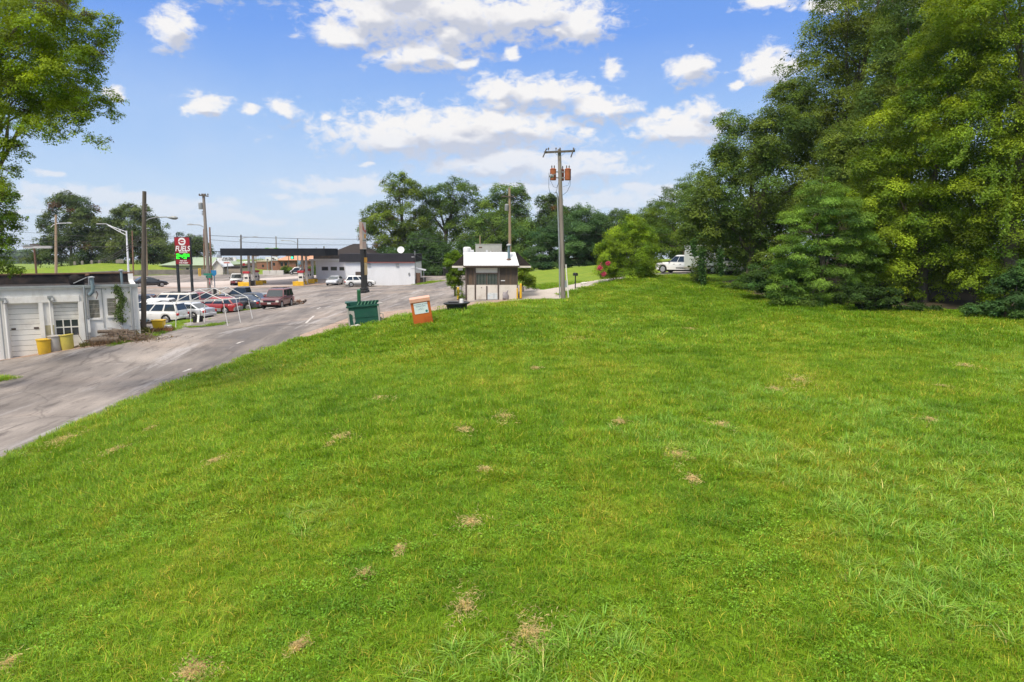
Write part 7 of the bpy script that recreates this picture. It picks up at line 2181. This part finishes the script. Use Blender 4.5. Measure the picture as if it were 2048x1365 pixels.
GM2 = grassmat('grass_tall', (.14, .27, .03), (.19, .34, .045), (.25, .37, .05), trans=.3)

def tuft(name, nb, rad, hmin, hmax, wid, seg, mat, lean=.6, tone=(.7, 1.35), dry=.05):
    vs = []; fs = []; cs = []
    for _ in range(nb):
        a = random.uniform(0, 2 * PI); r = rad * math.sqrt(random.random())
        x, y = r * math.cos(a), r * math.sin(a)
        h = random.uniform(hmin, hmax) * (1 - .35 * (r / rad) ** 2)
        da = a + random.gauss(0, 1.2)
        dx, dy = math.cos(da), math.sin(da)
        ln = h * random.uniform(.1, lean * 1.6)
        wx, wy = -dy * wid * .5 * random.uniform(.7, 1.3), dx * wid * .5
        o = len(vs)
        for k in range(seg + 1):
            t = k / seg
            zz = h * (t - (.42 * t * t * ln / h if ln / h > .2 else 0))
            off = ln * t * t
            wk = 1 - t ** 2 * .95
            vs.append((x + dx * off - wx * wk, y + dy * off - wy * wk, zz)); vs.append((x + dx * off + wx * wk, y + dy * off + wy * wk, zz))
        br = random.uniform(*tone)
        c = (br * random.uniform(.85, 1.2), br, br * random.uniform(.7, 1.2))
        if random.random() < dry:
            c = (br * 2.6, br * 1.35, br * 3.5)
        for k in range(seg):
            fs.append((o + 2 * k, o + 2 * k + 1, o + 2 * k + 3, o + 2 * k + 2)); cs.append((*c, 1))
    me = bpy.data.meshes.new(name)
    me.from_pydata(vs, [], fs)
    at_ = me.attributes.new('leaf_col', 'FLOAT_COLOR', 'FACE')
    at_.data.foreach_set('color', np.array(cs, np.float32).ravel())
    me.materials.append(mat)
    return bpy.data.objects.new(name, me)

def clover(name, nb, rad, mat):
    vs = []; fs = []; cs = []
    for _ in range(nb):
        a = random.uniform(0, 2 * PI); r = rad * math.sqrt(random.random())
        c = Vector((r * math.cos(a), r * math.sin(a), random.uniform(.02, .09)))
        s = random.uniform(.007, .016)
        n = Vector((random.gauss(0, .4), random.gauss(0, .4), 1)).normalized()
        t = n.orthogonal().normalized(); b2 = n.cross(t)
        o = len(vs)
        for k in range(5):
            q = 2 * PI * k / 5
            vs.append(c + (t * math.cos(q) + b2 * math.sin(q)) * s)
        fs.append(tuple(range(o, o + 5)))
        br = random.uniform(.7, 1.5)
        cs.append((br, br * 1.1, br * 1.5, 1))
    me = bpy.data.meshes.new(name)
    me.from_pydata([tuple(v) for v in vs], [], fs)
    at_ = me.attributes.new('leaf_col', 'FLOAT_COLOR', 'FACE')
    at_.data.foreach_set('color', np.array(cs, np.float32).ravel())
    me.materials.append(mat)
    return bpy.data.objects.new(name, me)

TUFTS = [tuft('tuft_a', 150, .27, .06, .17, .009, 2, GM, .9, (.6, 1.5)), tuft('tuft_b', 150, .27, .07, .21, .010, 2, GM, 1.1, (.6, 1.5)), tuft('tuft_c', 150, .27, .05, .15, .010, 2, GM, 1.1, (.6, 1.5), dry=.10),      # 0 1 2 near turf
         tuft('tuft_d', 210, .42, .06, .18, .015, 1, GM, .9, (.6, 1.5)), tuft('tuft_e', 210, .42, .07, .22, .017, 1, GM, 1.0, (.6, 1.5), dry=.08),                                                        # 3 4 middle
         tuft('tuft_f', 230, .75, .08, .22, .034, 1, GM, .9, (.65, 1.4)), tuft('tuft_g', 230, .75, .09, .26, .038, 1, GM, 1.0, (.65, 1.4)),                                                               # 5 6 far
         tuft('tuft_h', 70, .2, .14, .34, .012, 4, GM2, 1.0, (.9, 1.6), .03), tuft('tuft_i', 46, .17, .18, .44, .014, 4, GM2, 1.1, (.9, 1.7), .03), tuft('tuft_j', 34, .14, .12, .3, .016, 3, GM2, 1.2, (.8, 1.5), .03),   # 7 8 9 tall
         clover('tuft_k', 120, .22, GM)]                                                                                                                                         # 10
tc_ = bpy.data.collections.new('turf_tufts')
for o in TUFTS:
    tc_.objects.link(o)

def scatter(name, label, cat, pts_, idx, scl):
    me = bpy.data.meshes.new(name)
    me.from_pydata(pts_.tolist(), [], [])
    n = len(pts_)
    a = me.attributes.new('idx', 'INT', 'POINT'); a.data.foreach_set('value', idx.astype(np.int32))
    a = me.attributes.new('scl', 'FLOAT', 'POINT'); a.data.foreach_set('value', scl.astype(np.float32))
    rot = np.stack([rng.normal(0, .10, n), rng.normal(0, .10, n), rng.uniform(0, 6.28, n)], 1)
    a = me.attributes.new('rot', 'FLOAT_VECTOR', 'POINT'); a.data.foreach_set('vector', rot.astype(np.float32).ravel())
    o = bpy.data.objects.new(name, me); col.objects.link(o)
    g = bpy.data.node_groups.new(name + '_scatter', 'GeometryNodeTree')
    g.interface.new_socket('Geometry', in_out='INPUT', socket_type='NodeSocketGeometry')
    g.interface.new_socket('Geometry', in_out='OUTPUT', socket_type='NodeSocketGeometry')
    N = g.nodes.new
    gi = N('NodeGroupInput'); go_ = N('NodeGroupOutput')
    ci = N('GeometryNodeCollectionInfo'); ci.inputs['Collection'].default_value = tc_
    ci.inputs['Separate Children'].default_value = True; ci.inputs['Reset Children'].default_value = True
    ip = N('GeometryNodeInstanceOnPoints'); ip.inputs['Pick Instance'].default_value = True
    def na(nm, ty):
        k = N('GeometryNodeInputNamedAttribute'); k.data_type = ty; k.inputs['Name'].default_value = nm
        return k.outputs['Attribute']
    lk = g.links.new
    lk(gi.outputs[0], ip.inputs['Points']); lk(ci.outputs[0], ip.inputs['Instance'])
    lk(na('idx', 'INT'), ip.inputs['Instance Index']); lk(na('rot', 'FLOAT_VECTOR'), ip.inputs['Rotation']); lk(na('scl', 'FLOAT'), ip.inputs['Scale'])
    lk(ip.outputs[0], go_.inputs[0])
    md = o.modifiers.new('scatter', 'NODES'); md.node_group = g
    return tag(o, label, cat, kind='stuff')

px_ = np.array([p[0] for p in PAVE]); py_ = np.array([p[1] for p in PAVE])
def lawn_pts(y0, y1, dens, margin=.02):
    st = dens ** -.5
    gx_, gy_ = np.meshgrid(np.arange(-.86 * (y1 + 1.5) - 6, .86 * (y1 + 1.5) + 6, st), np.arange(y0, y1, st))
    x = gx_.ravel() + rng.uniform(-.5, .5, gx_.size) * st; y = gy_.ravel() + rng.uniform(-.5, .5, gx_.size) * st
    k_ = np.abs(x) < .86 * (y + 1.5) + 6
    x, y = x[k_], y[k_]
    ok = pav_dist(x, y, PAVE) < -margin
    ok &= pav_dist(x, y, DR) < -margin
    ok &= (x > -22)
    # under the closed wood nothing grows
    ok &= ~((x > 17) & (y > 41 - (x - 17) * .25))
    x, y = x[ok], y[ok]
    return np.stack([x, y, TG(x, y)], 1)

def vnoise(x, y, s, seed):
    r = np.random.default_rng(seed)
    out = np.zeros_like(x)
    for k in range(7):
        a = r.uniform(0, 6.28); f = s * r.uniform(.5, 1.8); ph = r.uniform(0, 6.28)
        out += np.sin((x * math.cos(a) + y * math.sin(a)) * f + ph)
    return out / 3.2
P1 = lawn_pts(3.0, 15, 17); P2 = lawn_pts(14, 30, 9); P3 = lawn_pts(28, 66, 4)
I1 = rng.choice([0, 1, 2], len(P1)); I2 = rng.choice([3, 4], len(P2)); I3 = rng.choice([5, 6], len(P3))
S1 = rng.uniform(.75, 1.25, len(P1)); S2 = rng.uniform(.75, 1.25, len(P2)); S3 = rng.uniform(.7, 1.2, len(P3))
# coarse taller grass in drifts, thickest lower right
P4 = lawn_pts(3.0, 34, 9, .1)
x, y = P4[:, 0], P4[:, 1]
wgt = vnoise(x, y, .9, 3) + vnoise(x, y, .35, 4) + .10 * x - .055 * (y - 8)
for (px, py, rr_, am) in ((1330, 880, 1.6, 1.0), (1240, 850, 1.2, .9), (1050, 880, .9, .8), (1480, 900, 1.2, .9), (1890, 940, 1.5, 1.1), (640, 1040, .8, .7), (560, 800, 1.4, .6), (1700, 1200, 1.3, 1.2), (1250, 1240, 1.0, 1.0), (1950, 1150, 1.2, 1.1), (1500, 1290, 1.0, 1.0), (1000, 1120, .7, .7), (380, 1290, .6, .6), (1270, 632, 2.0, .8)):
    g = G(px, py)
    wgt = wgt + 1.3 * am * np.exp(-((x - g.x) ** 2 + (y - g.y) ** 2) / (rr_ * rr_)) - .05
k4 = wgt > .12
P4 = P4[k4]
I4 = rng.choice([7, 8, 9, 9], len(P4)); S4 = rng.uniform(.55, 1.15, len(P4)) * np.clip(1.2 - .015 * P4[:, 1], .6, 1.05)
P5 = lawn_pts(3.0, 16, 6)
I5 = np.full(len(P5), 10); S5 = rng.uniform(.7, 1.3, len(P5))
k5 = vnoise(P5[:, 0], P5[:, 1], 1.1, 9) > .0
P5, I5, S5 = P5[k5], I5[k5], S5[k5]
# fringe growing over the edge of the lane
fr = []
for i in range(len(EDGE_W) - 1):
    a, b = EDGE_W[i], EDGE_W[i + 1]
    for _ in range(int((b - a).length * 9)):
        t = random.random(); p = a.lerp(b, t)
        n = Vector((b.y - a.y, a.x - b.x, 0)).normalized()
        p = p + n * random.uniform(-.08 - .32 * max(0, math.sin(p.y * 1.9 + 2 * math.sin(p.y * .7))) ** 2, .5)
        fr.append((p.x, p.y, T(p.x, p.y)))
P6 = np.array(fr); I6 = rng.choice([3, 4, 4, 9], len(P6)); S6 = rng.uniform(.5, 1.15, len(P6))
scatter('grass', 'bright green mown lawn with coarser drifts of grass', 'grass', np.concatenate([P1, P2, P3, P4, P5, P6]), np.concatenate([I1, I2, I3, I4, I5, I6]), np.concatenate([S1, S2, S3, S4, S5, S6]))
# weeds in the car park strip and along the garage kerb
wp = []
def verge(p0, p1, wd, n):
    a, b = G(*p0), G(*p1)
    for _ in range(n):
        p = a.lerp(b, random.random()); p.x += random.gauss(0, wd); p.y += random.gauss(0, wd)
        wp.append((p.x, p.y, T(p.x, p.y)))
verge((225, 691), (300, 672), .22, 60); verge((300, 672), (350, 655), .35, 110); verge((350, 655), (362, 642), .3, 60)
verge((420, 630), (520, 614), .5, 150); verge((515, 618), (530, 611), .5, 40); verge((395, 655), (440, 648), .4, 30); verge((360, 648), (395, 640), .5, 50)
verge((852, 567.5), (868, 564), .9, 130); verge((838, 568), (850, 567), .5, 40)
verge((-10, 762), (4, 760), .25, 40)
WP = np.array(wp)
scatter('weeds', 'ragged weeds along the kerb and between the parked cars', 'weeds', WP, rng.choice([3, 4, 9], len(WP)), rng.uniform(.5, 1.2, len(WP)))
# lumps of dry mown clippings
STRAW = leafmat('straw', .45, .9)
cl = []; cn = []; cs_ = []; cz = []
for px, py, wpx, k in ((390, 1350, 46, 420), (600, 1300, 34, 260), (1060, 1285, 50, 260), (930, 1225, 40, 160), (940, 1050, 30, 130), (1355, 915, 40, 200), (1385, 965, 36, 130), (1600, 765, 34, 110), (1240, 848, 30, 110), (1010, 838, 26, 120), (930, 865, 24, 80), (685, 878, 24, 110),
                       (120, 885, 46, 260), (230, 905, 26, 110), (300, 862, 24, 70), (430, 928, 26, 90), (660, 893, 18, 60), (1160, 680, 40, 130), (1070, 740, 24, 70), (1860, 845, 24, 80), (800, 1110, 24, 90), (1550, 782, 24, 60), (1380, 660, 30, 80), (1885, 778, 24, 50), (970, 945, 24, 80), (760, 800, 20, 60), (1930, 735, 30, 60), (1440, 855, 24, 60), (20, 1335, 30, 120), (730, 1160, 20, 60)):
    g = G(px, py); s = wpx * .5 / F * g.y * random.uniform(.7, 2.4)
    ph_ = random.uniform(0, 6.28)
    for _ in range(int(k * 2.8)):
        a_ = random.uniform(0, 6.28); q_ = abs(random.gauss(0, .62)) * (1 + .45 * math.sin(2 * a_ + ph_) + .3 * math.sin(5 * a_ + ph_))
        x = g.x + s * q_ * math.cos(a_) * 1.15; y = g.y + s * q_ * math.sin(a_) * 1.6
        hgt = .03 * math.exp(-((x - g.x) ** 2 + (y - g.y) ** 2) / (s * s)) * random.random() ** .5
        cl.append((x, y, T(x, y) + .06 + hgt)); cn.append((random.gauss(0, .6), random.gauss(0, .6), 1)); cz.append(random.uniform(.03, .10) * (1 + .03 * g.y))
        v = random.uniform(.6, 1.15); cs_.append((.78 * v, .66 * v, .34 * v))
o = leaf_mesh('dry_clippings', np.array(cl), unit(np.array(cn)), np.array(cz), .10, np.array(cs_), None, STRAW)
tag(o, 'lumps of dry straw coloured grass clippings lying on the lawn', 'clippings', kind='stuff')

# ------------------------------------------------------------------ air
m = bpy.data.materials.new('air'); m.use_nodes = True
nt_ = m.node_tree; nt_.nodes.clear()
o_ = nd(nt_, 'ShaderNodeOutputMaterial'); v_ = nd(nt_, 'ShaderNodeVolumePrincipled')
v_.inputs['Color'].default_value = (.80, .88, 1.0, 1); v_.inputs['Density'].default_value = HAZE; v_.inputs['Anisotropy'].default_value = .2
nt_.links.new(v_.outputs[0], o_.inputs['Volume'])
zlo = float(Z.min()) - 1.0
hz = MB().box(-5600, 5600, -5600, 6700, zlo, 42.0, m).build('haze', m)
tag(hz, 'thin summer haze that pales the far trees', 'haze', kind='stuff')
sc.render.engine = 'CYCLES'
cy = sc.cycles
cy.max_bounces = 6; cy.diffuse_bounces = 3; cy.glossy_bounces = 2; cy.transmission_bounces = 3; cy.transparent_max_bounces = 6
cy.caustics_reflective = False; cy.caustics_refractive = False
cy.use_denoising = True
try:
    cy.denoiser = 'OPENIMAGEDENOISE'
    cy.denoising_input_passes = 'RGB_ALBEDO_NORMAL'
    cy.denoising_prefilter = 'ACCURATE'
except Exception:
    pass
sc.render.film_transparent = False
